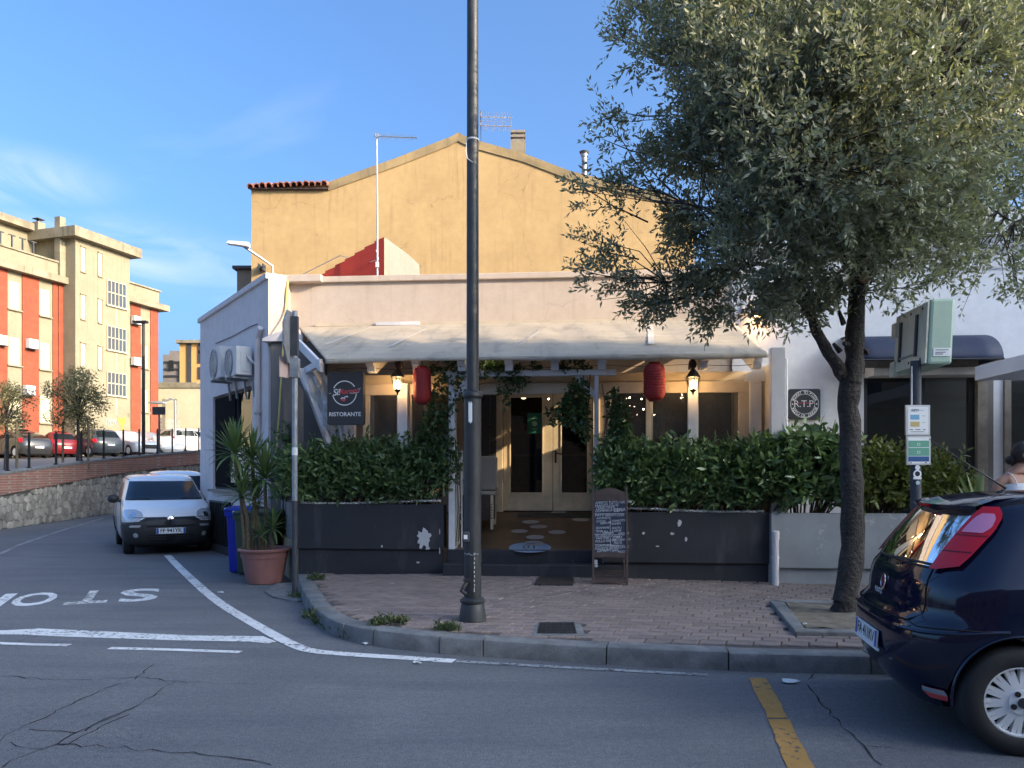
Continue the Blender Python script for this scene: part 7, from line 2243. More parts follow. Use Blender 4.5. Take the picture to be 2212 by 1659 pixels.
# twigs
idx = rng.choice(len(TW_), 1500, replace=False)
tips_a = np.array([tuple(q) for q in tips])
for i in idx:
    p_ = TW_[i]; q = tips_a[np.argmin(((tips_a - p_) ** 2).sum(1))]
    d_ = np.linalg.norm(q - p_)
    if d_ > 1.3: continue
    mid_ = (p_ + q) / 2 + rng.normal(size=3) * .06
    g.tube([q, mid_, p_ + TD[i] * .2], [.008, .005, .002], 4, cap=False)
TR.part('trunk', g, M['bark'], smooth=60)
g = G(); q = tp(1868, 602, -.10); g.lathe([(.055, 0), (.05, .008), (.001, .01)], 12, (0, 0, 0)); qq = Vector((-.1, -1, .15)).to_track_quat('Z', 'Y'); g.xf(lambda v: tuple(Vector(q) + qq @ Vector(v))); TR.part('pruning_wound', g, M['wound'])


# ---------------- shrubs in the planters
leaf_proto = {}
def proto(m):
    if m not in leaf_proto:
        V, F, t_ = leaves(np.zeros((1, 3)), np.array([[0, 0, 1.0]]), 1, .42, 3, .25, .18, np.random.default_rng(3))
        leaf_proto[m] = flat_mesh('leaf', V, F, M[m], t_ * 0 + .5)
    return leaf_proto[m]


def shrub(lab, px0, px1, pyt, w, z0, depth, n, m='leaf_laurel', L=.11, Wd=.042, group='shrubs in the planters', name='laurel_shrub', cat='shrub', single_leaves=45, top_var=.14, droop=.0, fr=FF):
    u0, u1 = fr.u(px0, w), fr.u(px1, w); zt = fr.z((px0 + px1) / 2, pyt + 9, w); uc = (u0 + u1) / 2
    T = Thing(name, lab, cat, fr, (uc, w + depth * .4, z0), group)
    hu = (u1 - u0) / 2
    # clumps that fill the volume, leaf rosettes at shoot tips
    ns = int(n / 9)
    nk = max(5, ns // 13); kx = rng.uniform(-1, 1, nk); ki = rng.integers(0, nk, ns); kh = rng.uniform(-.09, .07, nk)
    sx = np.clip(kx[ki] + rng.normal(size=ns) * .13, -1.08, 1.08)
    top = zt - top_var * np.abs(rng.normal(size=ns)) * .8 - .10 * sx ** 2 + kh[ki]
    h = .10 + .90 * rng.uniform(0, 1, ns) ** .75
    P = np.stack([uc + sx * hu * (1 + .06 * rng.normal(size=ns)), w + depth * (rng.uniform(0, 1, ns) ** 1.5) - .10 * np.sin(h * 3.0), z0 + .02 + (top - z0) * h], 1)
    out = np.stack([sx * .5, -.65 - .2 * rng.uniform(size=ns), .55 + .6 * h], 1) + rng.normal(size=(ns, 3)) * .45
    out /= np.linalg.norm(out, axis=1, keepdims=True)
    pos, dr = [], []
    for k in range(9):
        side = rand_unit(ns); f_ = k / 9
        pos.append(P + out * (.15 * f_) + side * .01); dr.append(out * (.35 + .4 * f_) + side * .85 + np.array([0, 0, -droop]))
    pos = np.concatenate(pos); dr = np.concatenate(dr)
    for _ in range(9):
        x_ = uc + hu * random.uniform(-.95, .95); b0 = np.array([x_, w + random.uniform(.02, depth * .6), zt - .16]); d0 = np.array([random.uniform(-.35, .35), random.uniform(-.4, .1), 1.0])
        n_ = 9; f_ = np.linspace(0, random.uniform(.2, .36), n_)[:, None]; pos = np.concatenate([pos, b0 + d0 * f_]); dr = np.concatenate([dr, rand_unit(n_) * .8 + d0 * .5])
    k_s = min(single_leaves, len(pos))
    front = np.argsort(pos[:, 1] + rng.uniform(0, .12, len(pos)))[:k_s]
    keep = np.ones(len(pos), bool); keep[front] = False
    V, F, t_ = leaves(pos[keep], dr[keep], L, Wd, 3, .28, .15)
    leaf_obj('foliage', V - np.array(T.base), F, t_, M[m], T.o)
    me = proto(m)
    for i in front:
        o = bpy.data.objects.new('leaf', me); COL.objects.link(o); o.parent = T.o
        o.location = pos[i] - np.array(T.base); s_ = L * random.uniform(.7, 1.45)
        o.scale = (s_, s_, s_); d_ = Vector(dr[i]).normalized()
        o.rotation_mode = 'QUATERNION'; o.rotation_quaternion = d_.to_track_quat('Z', 'Y') @ Matrix.Rotation(random.uniform(0, 6.28), 3, 'Z').to_quaternion()
    g = G()
    for k in range(0, ns, max(1, ns // 26)):
        b = (uc + (P[k][0] - uc) * .5, w + depth * .45, z0 - .05); g.tube([b, ((b[0] + P[k][0]) / 2 + .02, (b[1] + P[k][1]) / 2, (b[2] + P[k][2]) / 2 + .03), tuple(P[k])], [.014, .009, .004], 5, cap=False)
    T.part('stem', g, M['stem'], smooth=60)
    return T


hw = 10.64
shrub('upright privet shrub climbing beside the taupe corner panel above the yucca', 588, 640, 915, 11.6, .95, .35, 1500, 'leaf_laurel', .075, .03, name='privet_shrub', top_var=.25)
shrub('laurel shrub just right of the sign post on the left planter', 618, 748, 960, hw, 1.12, .40, 3000, top_var=.12)
shrub('laurel shrub under the black ramen sign', 705, 815, 955, hw, 1.12, .40, 2700, top_var=.13)
shrub('laurel shrub in the middle of the left planter', 772, 885, 956, hw, 1.12, .40, 2700, top_var=.13)
shrub('dense laurel shrub at the right end of the left planter', 846, 970, 956, hw, 1.12, .4, 2900, top_var=.12, L=.085, Wd=.036)
hw2 = 10.36
shrub('dark laurel shrub right behind the menu board', 1302, 1402, 950, hw2, 1.04, .42, 2900, top_var=.1, L=.09, Wd=.038)
shrub('laurel shrub below the right red lantern', 1368, 1484, 958, hw2, 1.04, .42, 2800, top_var=.13)
shrub('laurel shrub below the right wall lantern', 1444, 1558, 960, hw2, 1.04, .42, 2800, top_var=.13)
shrub('laurel shrub below the right end of the canopy', 1520, 1640, 960, hw2, 1.04, .42, 2800, top_var=.13)
shrub('large leaved shrub below the pizzeria sign', 1600, 1725, 954, 10.26, 1.04, .5, 2300, top_var=.08, L=.14, Wd=.055)
shrub('tall large leaved shrub just left of the tree trunk', 1682, 1830, 934, 10.26, 1.04, .55, 2600, top_var=.12, L=.15, Wd=.06)
shrub('yellow green shrub between the tree trunk and the bus stop panel', 1848, 1985, 962, 10.26, 1.04, .6, 3000, 'leaf_light', .095, .042, name='pittosporum_shrub', top_var=.1)
shrub('yellow green shrub right of the bus stop panel', 1955, 2082, 972, 10.26, 1.04, .6, 2800, 'leaf_light', .085, .038, name='pittosporum_shrub', top_var=.16)


# ---------------- climbers round the entrance
def climber(lab, lobes, w, m='leaf_vine', L=.075, Wd=.045, stems=()):
    a = FF.p(lobes[0][0], lobes[0][1], w)
    T = Thing('climbing_vine', lab, 'climber', FF, (a[0], w, .9), 'vines climbing round the entrance')
    P, D = [], []
    for px, py, rx, ry, n in lobes:
        c_ = FF.p(px, py, w); k = w / FD
        v = rand_unit(n); r = rng.uniform(.3, 1, (n, 1)) ** .6
        P.append(np.array(c_) + v * r * np.array([rx * k, .16, ry * k])); D.append(v * .6 + rand_unit(n) * .8 + np.array([0, -.35, -.1]))
    V, F, t_ = leaves(np.concatenate(P), np.concatenate(D), L, Wd, 3, .3, .2)
    leaf_obj('foliage', V - np.array(T.base), F, t_, M[m], T.o)
    for st in stems:
        g = G(); g.tube([FF.p(x, y, w + random.uniform(-.02, .06)) for x, y in st], .008, 5); T.part('stem', g, M['stem'], smooth=60)
    return T


climber('bushy vine covering the left entrance post and its neighbour window', [(972, 800, 44, 26, 200), (955, 870, 30, 50, 270), (945, 940, 42, 60, 430), (962, 1000, 36, 60, 380), (915, 985, 36, 40, 220), (1040, 800, 46, 16, 170), (1005, 830, 30, 34, 150), (930, 920, 20, 40, 140)], 10.66,
        stems=[[(985, 1180), (990, 1100), (987, 1000), (978, 900), (980, 820)], [(980, 1180), (984, 1060), (972, 960), (966, 840)], [(990, 1170), (995, 1080), (990, 980)], [(975, 810), (1040, 800), (1090, 798)]])
climber('vine trailing along the white entrance beam', [(1070, 797, 40, 16, 150), (1105, 805, 40, 18, 150), (1120, 820, 20, 22, 70), (1150, 796, 18, 12, 40), (1235, 792, 40, 14, 120), (1090, 850, 14, 30, 60)], 10.72,
        stems=[[(1040, 800), (1100, 802), (1170, 800), (1250, 796), (1290, 800)]])
climber('round hanging ball of vine in front of the right door leaf', [(1242, 878, 28, 48, 320), (1250, 850, 24, 36, 160), (1226, 890, 24, 30, 120), (1260, 915, 14, 44, 130), (1195, 893, 16, 12, 36), (1200, 905, 10, 16, 26)], 10.60,
        stems=[[(1262, 800), (1258, 840), (1240, 880)], [(1275, 810), (1270, 880), (1268, 950)]])
climber('vine over the hedge right of the right entrance post', [(1326, 880, 18, 46, 150), (1340, 900, 22, 36, 160), (1334, 950, 24, 46, 220), (1322, 985, 18, 60, 170), (1345, 940, 24, 30, 160)], 10.52,
        stems=[[(1300, 1090), (1306, 1000), (1312, 900), (1300, 830)], [(1312, 1090), (1318, 1000), (1328, 900)], [(1305, 1080), (1300, 990), (1310, 900)], [(1320, 1080), (1312, 980), (1322, 900)]])

# ---------------- yucca in its pot
pc = gp(557, 1265)
PT = Thing('flower_pot', 'big terracotta coloured round pot standing by the lane corner', 'flower pot', WF, (pc[0], pc[1] + .30, 0))
c_ = (pc[0], pc[1] + .30, 0)
g = G(); g.lathe([(.235, 0), (.25, .01), (.275, .12), (.30, .27), (.315, .36), (.318, .372), (.33, .375), (.335, .44), (.345, .455), (.368, .47), (.372, .49), (.355, .505), (.33, .50), (.325, .44)], 40, c_, cap=False); PT.part('pot_body', g, M['terra_pot'], smooth=40)
g = G(); g.lathe([(.326, .44), (.2, .455), (.001, .46)], 24, c_, cap=False); PT.part('soil', g, M['sand'], kind='stuff')
YU = Thing('yucca_plant', 'yucca with several spiky leaf heads growing from the terracotta pot', 'plant', WF, (c_[0], c_[1], .45))
yl = {}
def blade_mesh(L, Wd, m, curl, name='leaf'):
    g = G(); rows = []
    for t, w in ((0, .55), (.1, .8), (.3, 1), (.6, .85), (.85, .45), (1, .02)):
        z = L * t * (1 - .25 * curl * t * t); y = -curl * L * t * t * .45
        rows.append([(-Wd / 2 * w, y + .12 * Wd * w, z), (0, y - .1 * Wd * w, z), (Wd / 2 * w, y + .12 * Wd * w, z)])
    g.grid(rows); me = mesh(name, g, M[m]); me.shade_smooth(); return me
BL = [blade_mesh(.42, .040, 'leaf_yucca', q) for q in (.1, .35, .8)]
def head(T, c_, n, sc, spread=1.0, meshes=None, up=.15):
    for k in range(n):
        a = k * 2.4 + random.uniform(-.2, .2); f_ = (k + .5) / n
        el = R(84 - 100 * f_ * spread + random.uniform(-9, 9))
        d_ = Vector((math.cos(a) * math.cos(el), math.sin(a) * math.cos(el), math.sin(el)))
        me = (meshes or BL)[0 if f_ < .45 else (1 if f_ < .75 else 2)]
        o = bpy.data.objects.new('leaf', me); COL.objects.link(o); o.parent = T.o
        o.location = Vector(c_) - Vector(T.base) + Vector((0, 0, .10 * (1 - f_) * sc)) + d_ * .015; o.rotation_mode = 'QUATERNION'
        o.rotation_quaternion = d_.to_track_quat('Z', 'Y') @ (Matrix.Rotation(math.pi if el < R(50) else 0, 3, 'Z').to_quaternion() if False else Matrix.Identity(3).to_quaternion())
        s_ = sc * random.uniform(.85, 1.12); o.scale = (s_ * 1.0, s_, s_)
    return
heads = [(506, 985, -.12, 1.15, 54, (528, 1170)), (546, 1000, .06, 1.1, 44, (545, 1172)), (572, 1040, -.05, 1.25, 54, (574, 1170)), (524, 1076, -.14, .95, 36, (536, 1168)), (556, 1085, .1, .8, 26, (560, 1170)), (590, 1145, -.16, .72, 32, (588, 1175)), (562, 1160, -.2, .6, 20, (566, 1172))]
for px, py, dy, sc, n, b in heads:
    top = at(px, py, c_[1] + dy); bt = at(b[0], b[1], c_[1] + dy * .5)
    g = G(); mid_ = ((top[0] + bt[0]) / 2 + random.uniform(-.03, .03), (top[1] + bt[1]) / 2, (top[2] + bt[2]) / 2)
    r0 = .027 if sc > .75 else .022
    g.tube([(bt[0], bt[1], .42), bt, mid_, top], [r0 * 1.3, r0 * 1.15, r0, r0 * .9], 9); YU.part('stem', g, M['stem'], smooth=60)
    head(YU, top, n, sc)

# ---------------- agave and pot behind the blue car
ac = at(2112, 1085, 8.6)
AG = Thing('agave_plant', 'pale green agave with broad pointed leaves behind the blue car', 'plant', WF, (ac[0], ac[1], .9))
AB = [blade_mesh(.52, .085, 'leaf_agave', q) for q in (.05, .2, .45)]
head(AG, (ac[0], ac[1], 1.0), 22, 1.0, .9, AB)
g = G(); g.lathe([(.16, .15), (.22, .85), (.24, .98), (.21, .98), (.2, .92)], 20, (ac[0], ac[1], 0)); AG.part('pot', g, M['dark_plastic'], smooth=40)

# ---------------- weeds at the kerb
def weeds(lab, pts, n, L=.07, spread=.07, group='weeds along the kerb'):
    P = []
    for px, py, z in pts: P.append(np.array(gp(px, py, z)))
    P = np.array(P); c_ = P.mean(0)
    T = Thing('weed_patch', lab, 'weeds', WF, tuple(c_), group, None)
    i = rng.integers(0, len(P), n); pos = P[i] + rng.normal(size=(n, 3)) * np.array([spread, spread, 0]) + np.abs(rng.normal(size=(n, 3))) * np.array([0, 0, .03])
    d_ = rand_unit(n) * .7 + np.array([0, 0, .8])
    V, F, t_ = leaves(pos, d_, L, .02, 1, .2)
    leaf_obj('weed_leaves', V - c_, F, t_, M['leaf_weed'], T.o, 'stuff')
weeds('bushy weeds growing against the curved kerb on the road side', [(672, 1334, 0), (690, 1348, 0), (705, 1352, 0), (718, 1358, 0), (738, 1366, 0), (755, 1374, 0), (768, 1380, 0), (690, 1340, .03), (730, 1357, .03)], 650, .085, .045)
weeds('low green weeds on the curved kerb top', [(820, 1349, .155), (835, 1347, .155), (852, 1346, .155), (868, 1347, .155), (812, 1353, .14)], 420, .045, .035)
weeds('small tuft of weeds on the kerb near the lamp post', [(950, 1362, .155), (965, 1361, .155), (982, 1362, .155)], 260, .035, .03)
weeds('dry weeds at the foot of the black planter corner', [(672, 1252, .16), (684, 1254, .16), (695, 1255, .16)], 160, .06, .03)
weeds('tiny weeds at the foot of the road sign post', [(630, 1291, 0), (640, 1293, 0), (650, 1292, .02)], 120, .04, .03)

# ---------------- small trees in the car park
def lot_tree(lab, px, y, pyc, rad, n, m):
    zg = zlot(y); x = (px - CX) / FD * y; zc = EYE + (HY - pyc) / FD * y
    T = Thing('small_tree', lab, 'tree', WF, (x, y, zg), 'small trees in the car park')
    g = G(); g.tube([(x, y, zg), (x + .05, y, zg + 1), (x, y, zc)], [.07, .06, .04], 7)
    P, D = [], []
    for k in range(34):
        v = Vector(tuple(rand_unit(1)[0])); e = Vector((x, y, zc)) + Vector((v.x * rad, v.y * rad, v.z * rad * 1.05)) * random.uniform(.45, 1)
        g.tube([(x, y, zc - rad * .5), tuple(Vector((x, y, zc - rad * .2)).lerp(e, .5)), tuple(e)], [.03, .018, .006], 4, cap=False)
        q = rand_unit(n // 34); P.append(np.array(e) + q * rad * .34 * rng.uniform(.2, 1, (len(q), 1))); D.append(q + rand_unit(len(q)) * .6)
    T.part('trunk', g, M['bark'])
    V, F, t_ = leaves(np.concatenate(P), np.concatenate(D), .10, .045, 1, .2)
    leaf_obj('crown', V - np.array(T.base), F, t_, M[m], T.o)
    for s_ in (-.45, .45):
        g = G(); g.tube([(x + s_, y - .1, zg), (x + s_, y - .1, zg + 1.7)], .04, 6); T.part('stake', g, M['stem'])
lot_tree('small olive coloured tree with stakes in front of the flats', 167, 27.5, 872, 1.02, 5200, 'leaf_dry')
lot_tree('small dusty tree cut off by the left photo edge', 12, 26.5, 885, .95, 4000, 'leaf_dry')
# ================================================================== STREET OBJECTS
# ---- lamp post in front of the entrance
b = gp(1021, 1338, .17)
L = Thing('lamp_post', 'tall dark grey lamp post standing on the pavement before the entrance', 'lamp post', WF, (b[0], b[1], .16))
zb = .16
g = G(); g.lathe([(.135, 0), (.132, .03), (.112, .16), (.105, .17), (.122, .18), (.125, .20), (.11, .215), (.09, .23)], 28, (b[0], b[1], zb)); L.part('base', g, M['pole_grey'], smooth=35)
g = G(); g.lathe([(.084, .2), (.082, 2.15)], 28, (b[0], b[1], zb)); lp = L.part('lower_pole', g, M['pole_grey'], smooth=40)
g = G(); g.lathe([(.083, 2.14), (.088, 2.16), (.098, 2.17), (.10, 2.195), (.09, 2.215), (.07, 2.225)], 28, (b[0], b[1], zb)); L.part('collar', g, M['pole_grey'], smooth=40)
g = G(); g.lathe([(.061, 2.2), (.050, 8.6)], 24, (b[0], b[1], zb)); L.part('upper_pole', g, M['pole_grey'], smooth=40)
g = G(); g.tube([(b[0], b[1], 8.7), (b[0], b[1] - .3, 9.0), (b[0], b[1] - 1.1, 9.1)], .04, 8); g.ball((b[0], b[1] - 1.4, 9.1), (.16, .42, .09), 10, 6); L.part('lamp_head', g, M['pole_grey'], smooth=50)
def on_pole(name, px0, px1, py0, py1, m, proud=.006, rad=.084, smooth=None):
    rows = []
    z0, z1 = at(px0, py1, b[1])[2], at(px0, py0, b[1])[2]
    x0, x1 = at(px0, 1000, b[1])[0] - b[0], at(px1, 1000, b[1])[0] - b[0]
    a0, a1 = math.asin(max(-.99, min(.99, x0 / rad))), math.asin(max(-.99, min(.99, x1 / rad)))
    for i in range(9):
        a = a0 + (a1 - a0) * i / 8; r = rad + proud
        rows.append([(b[0] + r * math.sin(a), b[1] - r * math.cos(a), z0 + .01 * math.sin(i)), (b[0] + r * math.sin(a), b[1] - r * math.cos(a), z1 - .012 * (i % 3))])
    g = G(); g.grid(rows); return L.part(name, g, m, lp)
on_pole('torn_sticker', 1013, 1021, 868, 914, M['print_white'], .003)
on_pole('clamp_band', 1005, 1033, 1192, 1196, M['galv'], .008)
on_pole('service_door', 1023, 1034, 1155, 1295, M['pole_grey'], .004)
z = at(1010, 1158, b[1])[2]; g = G(); g.cbox((b[0] - .055, b[1] - .085, z), (.06, .05, .10)); x_ = L.part('switch_box', g, M['galv_dark'], lp, bevel=.008)
g = G(); g.cbox((b[0] - .062, b[1] - .112, z), (.035, .004, .04)); L.part('label_plate', g, M['print_white'], x_)
z = at(1010, 1268, b[1])[2]; g = G(); g.tube([(b[0] - .05, b[1] - .07, z + .05), (b[0] - .075, b[1] - .12, z + .03), (b[0] - .10, b[1] - .13, z - .02), (b[0] - .055, b[1] - .13, z - .05)], .02, 8); g.cbox((b[0] - .05, b[1] - .09, z + .08), (.07, .03, .03)); L.part('tap', g, M['iron'], lp, smooth=50)
g = G()
for k in range(9):
    zz = at(1024, 1195 + k * 9.5, b[1])[2]; g.cbox((b[0] + .02 + .003 * (k % 2), b[1] - .085, zz), (.006, .006, .022 if k != 8 else .04))
L.part('paint_flake', g, M['print_white'], lp)
zc = at(1020, 303, b[1])[2]
g = G(); g.lathe([(.060, -.008), (.062, 0), (.060, .008)], 20, (b[0], b[1], zc)); P = [(b[0] - .058, b[1] - .03, zc), (b[0] - .063, b[1] - .04, zc - .12), (b[0] - .05, b[1] - .06, zc - .2), (b[0], b[1] - .07, zc - .24)]; g.tube(P, .005, 5); L.part('cable_tie', g, M['white_plastic'])

# ---- road sign seen edge on
b = gp(637, 1291)
S = Thing('road_sign', 'road sign on a galvanised post seen from its thin edge at the lane corner', 'road sign', WF, (b[0], b[1], 0))
z1 = at(637, 672, b[1])[2]; zm = at(637, 1082, b[1])[2]
g = G(); g.lathe([(.036, -.1), (.036, zm)], 16, (b[0], b[1], 0)); S.part('post_foot', g, M['galv_dark'], smooth=40)
g = G(); g.lathe([(.035, zm + .001), (.035, z1)], 16, (b[0], b[1], 0)); S.part('post', g, M['galv'], smooth=40)
zc = at(630, 730, b[1])[2]; rd = .36
yaw = R(92)
g = G(); pts = [(rd * math.cos(2 * math.pi * (k + .5) / 8), rd * math.sin(2 * math.pi * (k + .5) / 8)) for k in range(8)]
g.prism(pts, 'w', -.012, .012); ca, sa = math.cos(yaw), math.sin(yaw)
g.xf(lambda q: (b[0] - .062 + q[0] * ca - q[1] * sa, b[1] + q[0] * sa + q[1] * ca, zc + q[2])); S.part('sign_plate', g, M['galv'])
g = G(); g.cbox((b[0] - .0, b[1], zc + .02), (.085, .07, .5)); S.part('bracket', g, M['galv_dark'])
zc2 = at(620, 795, b[1])[2]
g = G(); g.cbox((b[0] + .0, b[1], at(637, 795, b[1])[2]), (.11, .09, .24)); S.part('clamp', g, M['galv'])
g = G(); g.prism([(-.12, -.13), (.12, -.13), (.12, .13), (-.12, .13)], 'w', -.004, .004); y2 = R(62); ca2, sa2 = math.cos(y2), math.sin(y2); g.xf(lambda q: (b[0] - .095 + q[0] * ca2 - q[1] * sa2, b[1] - .05 + q[0] * sa2 + q[1] * ca2, zc2 + q[2])); S.part('small_plate', g, mat('pinkish_plate', (.60, .42, .36), .6))
g = G(); g.lathe([(.037, 0), (.037, .10)], 16, (b[0], b[1], at(637, 975, b[1])[2] - .05), cap=False); S.part('sticker', g, M['print_white'], label='pale sticker round the post')

# ---- wheelie bins
def bin_(lab, px0, px1, pyb, m, y_off, depth, hgt, group='bins beside the side wall', w_=None):
    a = gp(px0, pyb); c_ = gp(px1, pyb)
    x0 = a[0]; x1 = x0 + (w_ or (c_[0] - a[0])); y = a[1] + y_off
    T = Thing('waste_bin', lab, 'bin', WF, ((x0 + x1) / 2, y, 0), group)
    g = G(); q = .035
    v = [(x0 + q, y + q, .02), (x1 - q, y + q, .02), (x1 - q, y + depth - q, .02), (x0 + q, y + depth - q, .02), (x0, y, hgt - .08), (x1, y, hgt - .08), (x1, y + depth, hgt - .08), (x0, y + depth, hgt - .08)]
    g.add(v, [(0, 3, 2, 1), (4, 5, 6, 7), (0, 1, 5, 4), (1, 2, 6, 5), (2, 3, 7, 6), (3, 0, 4, 7)]); T.part('bin_body', g, m, bevel=.02)
    g = G(); g.box(x0 - .02, x1 + .02, y - .02, y + depth + .02, hgt - .16, hgt - .08); T.part('rim', g, m, bevel=.01)
    g = G(); g.prism([(y - .03, hgt - .075), (y + depth + .03, hgt - .075), (y + depth + .02, hgt - .03), (y + depth * .5, hgt), (y - .02, hgt - .035)], 'u', x0 - .025, x1 + .025); T.part('lid', g, m, bevel=.015)
    g = G()
    for k in range(5): g.ball((x0 - .02, y + .02 + k * .035, hgt - .045 - .012 * (k % 2)), (.02, .018, .022), 6, 4)
    T.part('edge_guard', g, M['print_white'])
    for yy in (y + .1, y + depth - .1):
        g = G(); g.lathe([(.09, 0), (.09, .05)], 14, (x1 - .03, yy, .09), 'x') if False else g.lathe([(.08, -.03), (.08, .03)], 14, (x1 - .05, yy, .08), 'y'); T.part('wheel', g, M['rubber'])
    return T
bin_('bright blue plastic bin standing left of the green bin', 487, 540, 1240, M['bin_blue'], .02, .5, 1.06, w_=.42)
bin_('dark green wheeled bin behind the yucca pot', 507, 605, 1243, M['bin_green'], -.02, .62, 1.02, w_=.66)
P_ = [gp(450, 1177), gp(468, 1186), gp(486, 1192)]
g = G(); g.tube([(p[0], p[1], .012) for p in P_], .012, 5); single('white_cable', 'thin white cable lying on the asphalt left of the blue bin', 'cable', g, M['white_plastic'], base=P_[1])

# ---- black restaurant sign
wS = 10.48
s0 = FF.p(706.5, 918, wS); s1 = FF.p(785.5, 802, wS)
S = Thing('restaurant_sign', 'black rounded sign with ring logo Si!Ramen and the word RISTORANTE', 'sign', FF, ((s0[0] + s1[0]) / 2, wS, 2.3))
g = G(); g.prism(rrect(s0[0], s1[0], s0[2], s1[2], .03), 'w', wS, wS + .10); S.part('panel', g, M['sign_black'], bevel=.006)
g = G(); g.box((s0[0] + s1[0]) / 2 - .05, (s0[0] + s1[0]) / 2 + .05, wS + .10, PW0 - .072, s0[2] + .2, s0[2] + .5); S.part('bracket', g, M['galv_dark'])
W_, H_ = s1[0] - s0[0], s1[2] - s0[2]; ww = wS - .003
def sx(fx): return s0[0] + W_ * fx
def sz(fz_): return s1[2] - H_ * fz_
cu, cz = sx(.48), sz(.405); RR = W_ * .335
g = G(); ring(g, cu, ww, cz, RR * .915, RR, 40, 32, 156); ring(g, cu, ww, cz, RR * .925, RR, 40, 190, 356); S.part('ring', g, M['print_white'], flip=False)
g = G(); put_text(g, 'Si!', sx(.255), ww - .001, sz(.395), .125, R(6), shear=.25, bold=.012, sp=.9)
g.prism([(sx(.03), sz(.412)), (sx(.11), sz(.402)), (sx(.11), sz(.41))], 'w', ww - .001, ww - .0005)
for k, (x0, x1, y0) in enumerate(((.85, .93, .315), (.87, .91, .34), (.86, .885, .365))): g.prism([(sx(x0), sz(y0 + .006)), (sx(x1), sz(y0 - .004)), (sx(x1), sz(y0 + .002)), (sx(x0), sz(y0 + .012))], 'w', ww - .001, ww - .0005)
P = [(.63, .405), (.69, .415), (.73, .405), (.79, .41), (.87, .392)]
g.tube([(sx(a_), ww - .001, sz(c_)) for a_, c_ in P], .0035, 4); S.part('lettering', g, M['print_white'], flip=False)
g = G(); put_text(g, 'Ramen', sx(.61), ww - .001, sz(.37), .108, R(6), shear=.25, sp=.94); S.part('lettering', g, M['print_red'], flip=False, label='red slanted word Ramen')
g = G(); c_ = (sx(.455), sz(.515)); pts = [(c_[0] + .038 * math.cos(a), c_[1] + .034 * math.sin(a)) for a in [math.pi + math.pi * k / 14 for k in range(15)]]; g.prism(pts, 'w', ww - .001, ww - .0005); S.part('bowl_mark', g, plain('bowl_red', (.6, .07, .12), .5), flip=False)
g = G(); g.tube([(sx(.385), ww, sz(.512)), (sx(.43), ww, sz(.49)), (sx(.475), ww, sz(.508)), (sx(.50), ww, sz(.475)), (sx(.55), ww, sz(.468)), (sx(.575), ww, sz(.482))], .009, 5); S.part('swirl_mark', g, M['print_white'], flip=False)
g = G(); put_text(g, 'RISTORANTE', sx(.49), ww, sz(.805), .078, bold=.014, sp=.98); S.part('lettering', g, M['print_white'], flip=False, label='white word RISTORANTE')

# ---- wall lanterns
def lantern(lab, px, w):
    c_ = FF.p(px, 0 + 840, w); k = w / FD
    T = Thing('wall_lantern', lab, 'lantern', FF, (c_[0], w, FF.z(px, 850, w)), 'lit carriage lanterns on the posts')
    u = c_[0]; zt, zb = FF.z(px, 814, w), FF.z(px, 838, w); z_ = lambda py: FF.z(px, py, w)
    g = G(); g.tube([(u, PW0 - .072, z_(792)), (u, PW0 - .12, z_(778)), (u, w + .02, z_(775)), (u, w, z_(788)), (u, w, z_(796))], [.02, .022, .022, .018, .014], 8); g.ball((u + .0, w + .03, z_(786)), (.055, .05, .07), 10, 8); T.part('bracket', g, M['iron_black'], smooth=50)
    g = G(); g.lathe([(.02, z_(796)), (.05, z_(802)), (.095, z_(812)), (.105, z_(815)), (.088, z_(816))], 6, (u, w, 0), a0=.52); T.part('roof', g, M['iron_black'])
    g = G()
    for i in range(6):
        a = .52 + i * math.pi / 3; g.tube([(u + .085 * math.cos(a), w + .085 * math.sin(a), z_(816)), (u + .048 * math.cos(a), w + .048 * math.sin(a), z_(841))], .006, 4)
    g.lathe([(.052, z_(841)), (.04, z_(845)), (.015, z_(848)), (.012, z_(851)), (.003, z_(854))], 6, (u, w, 0), a0=.52); T.part('cage', g, M['iron_black'])
    g = G(); g.lathe([(.046, z_(840.5)), (.080, z_(816.5))], 6, (u, w, 0), a0=.52, cap=False); T.part('pane', g, M['frost'], flip=False)
    g = G(); g.ball((u, w, z_(828)), (.028, .028, .045), 10, 8); T.part('bulb', g, M['bulb'])
    ld = bpy.data.lights.new('lantern_light', 'POINT'); ld.energy = 4; ld.color = (1, .62, .28); ld.shadow_soft_size = .03
    lo = bpy.data.objects.new('lantern_light', ld); COL.objects.link(lo); lo.parent = T.o; lo.location = (0, -.0, z_(828) - T.base[2] - .055)
lantern('lit black carriage lantern left of the left red paper lantern', 859, 10.52)
lantern('lit black carriage lantern right of the right red paper lantern', 1497, 10.5)

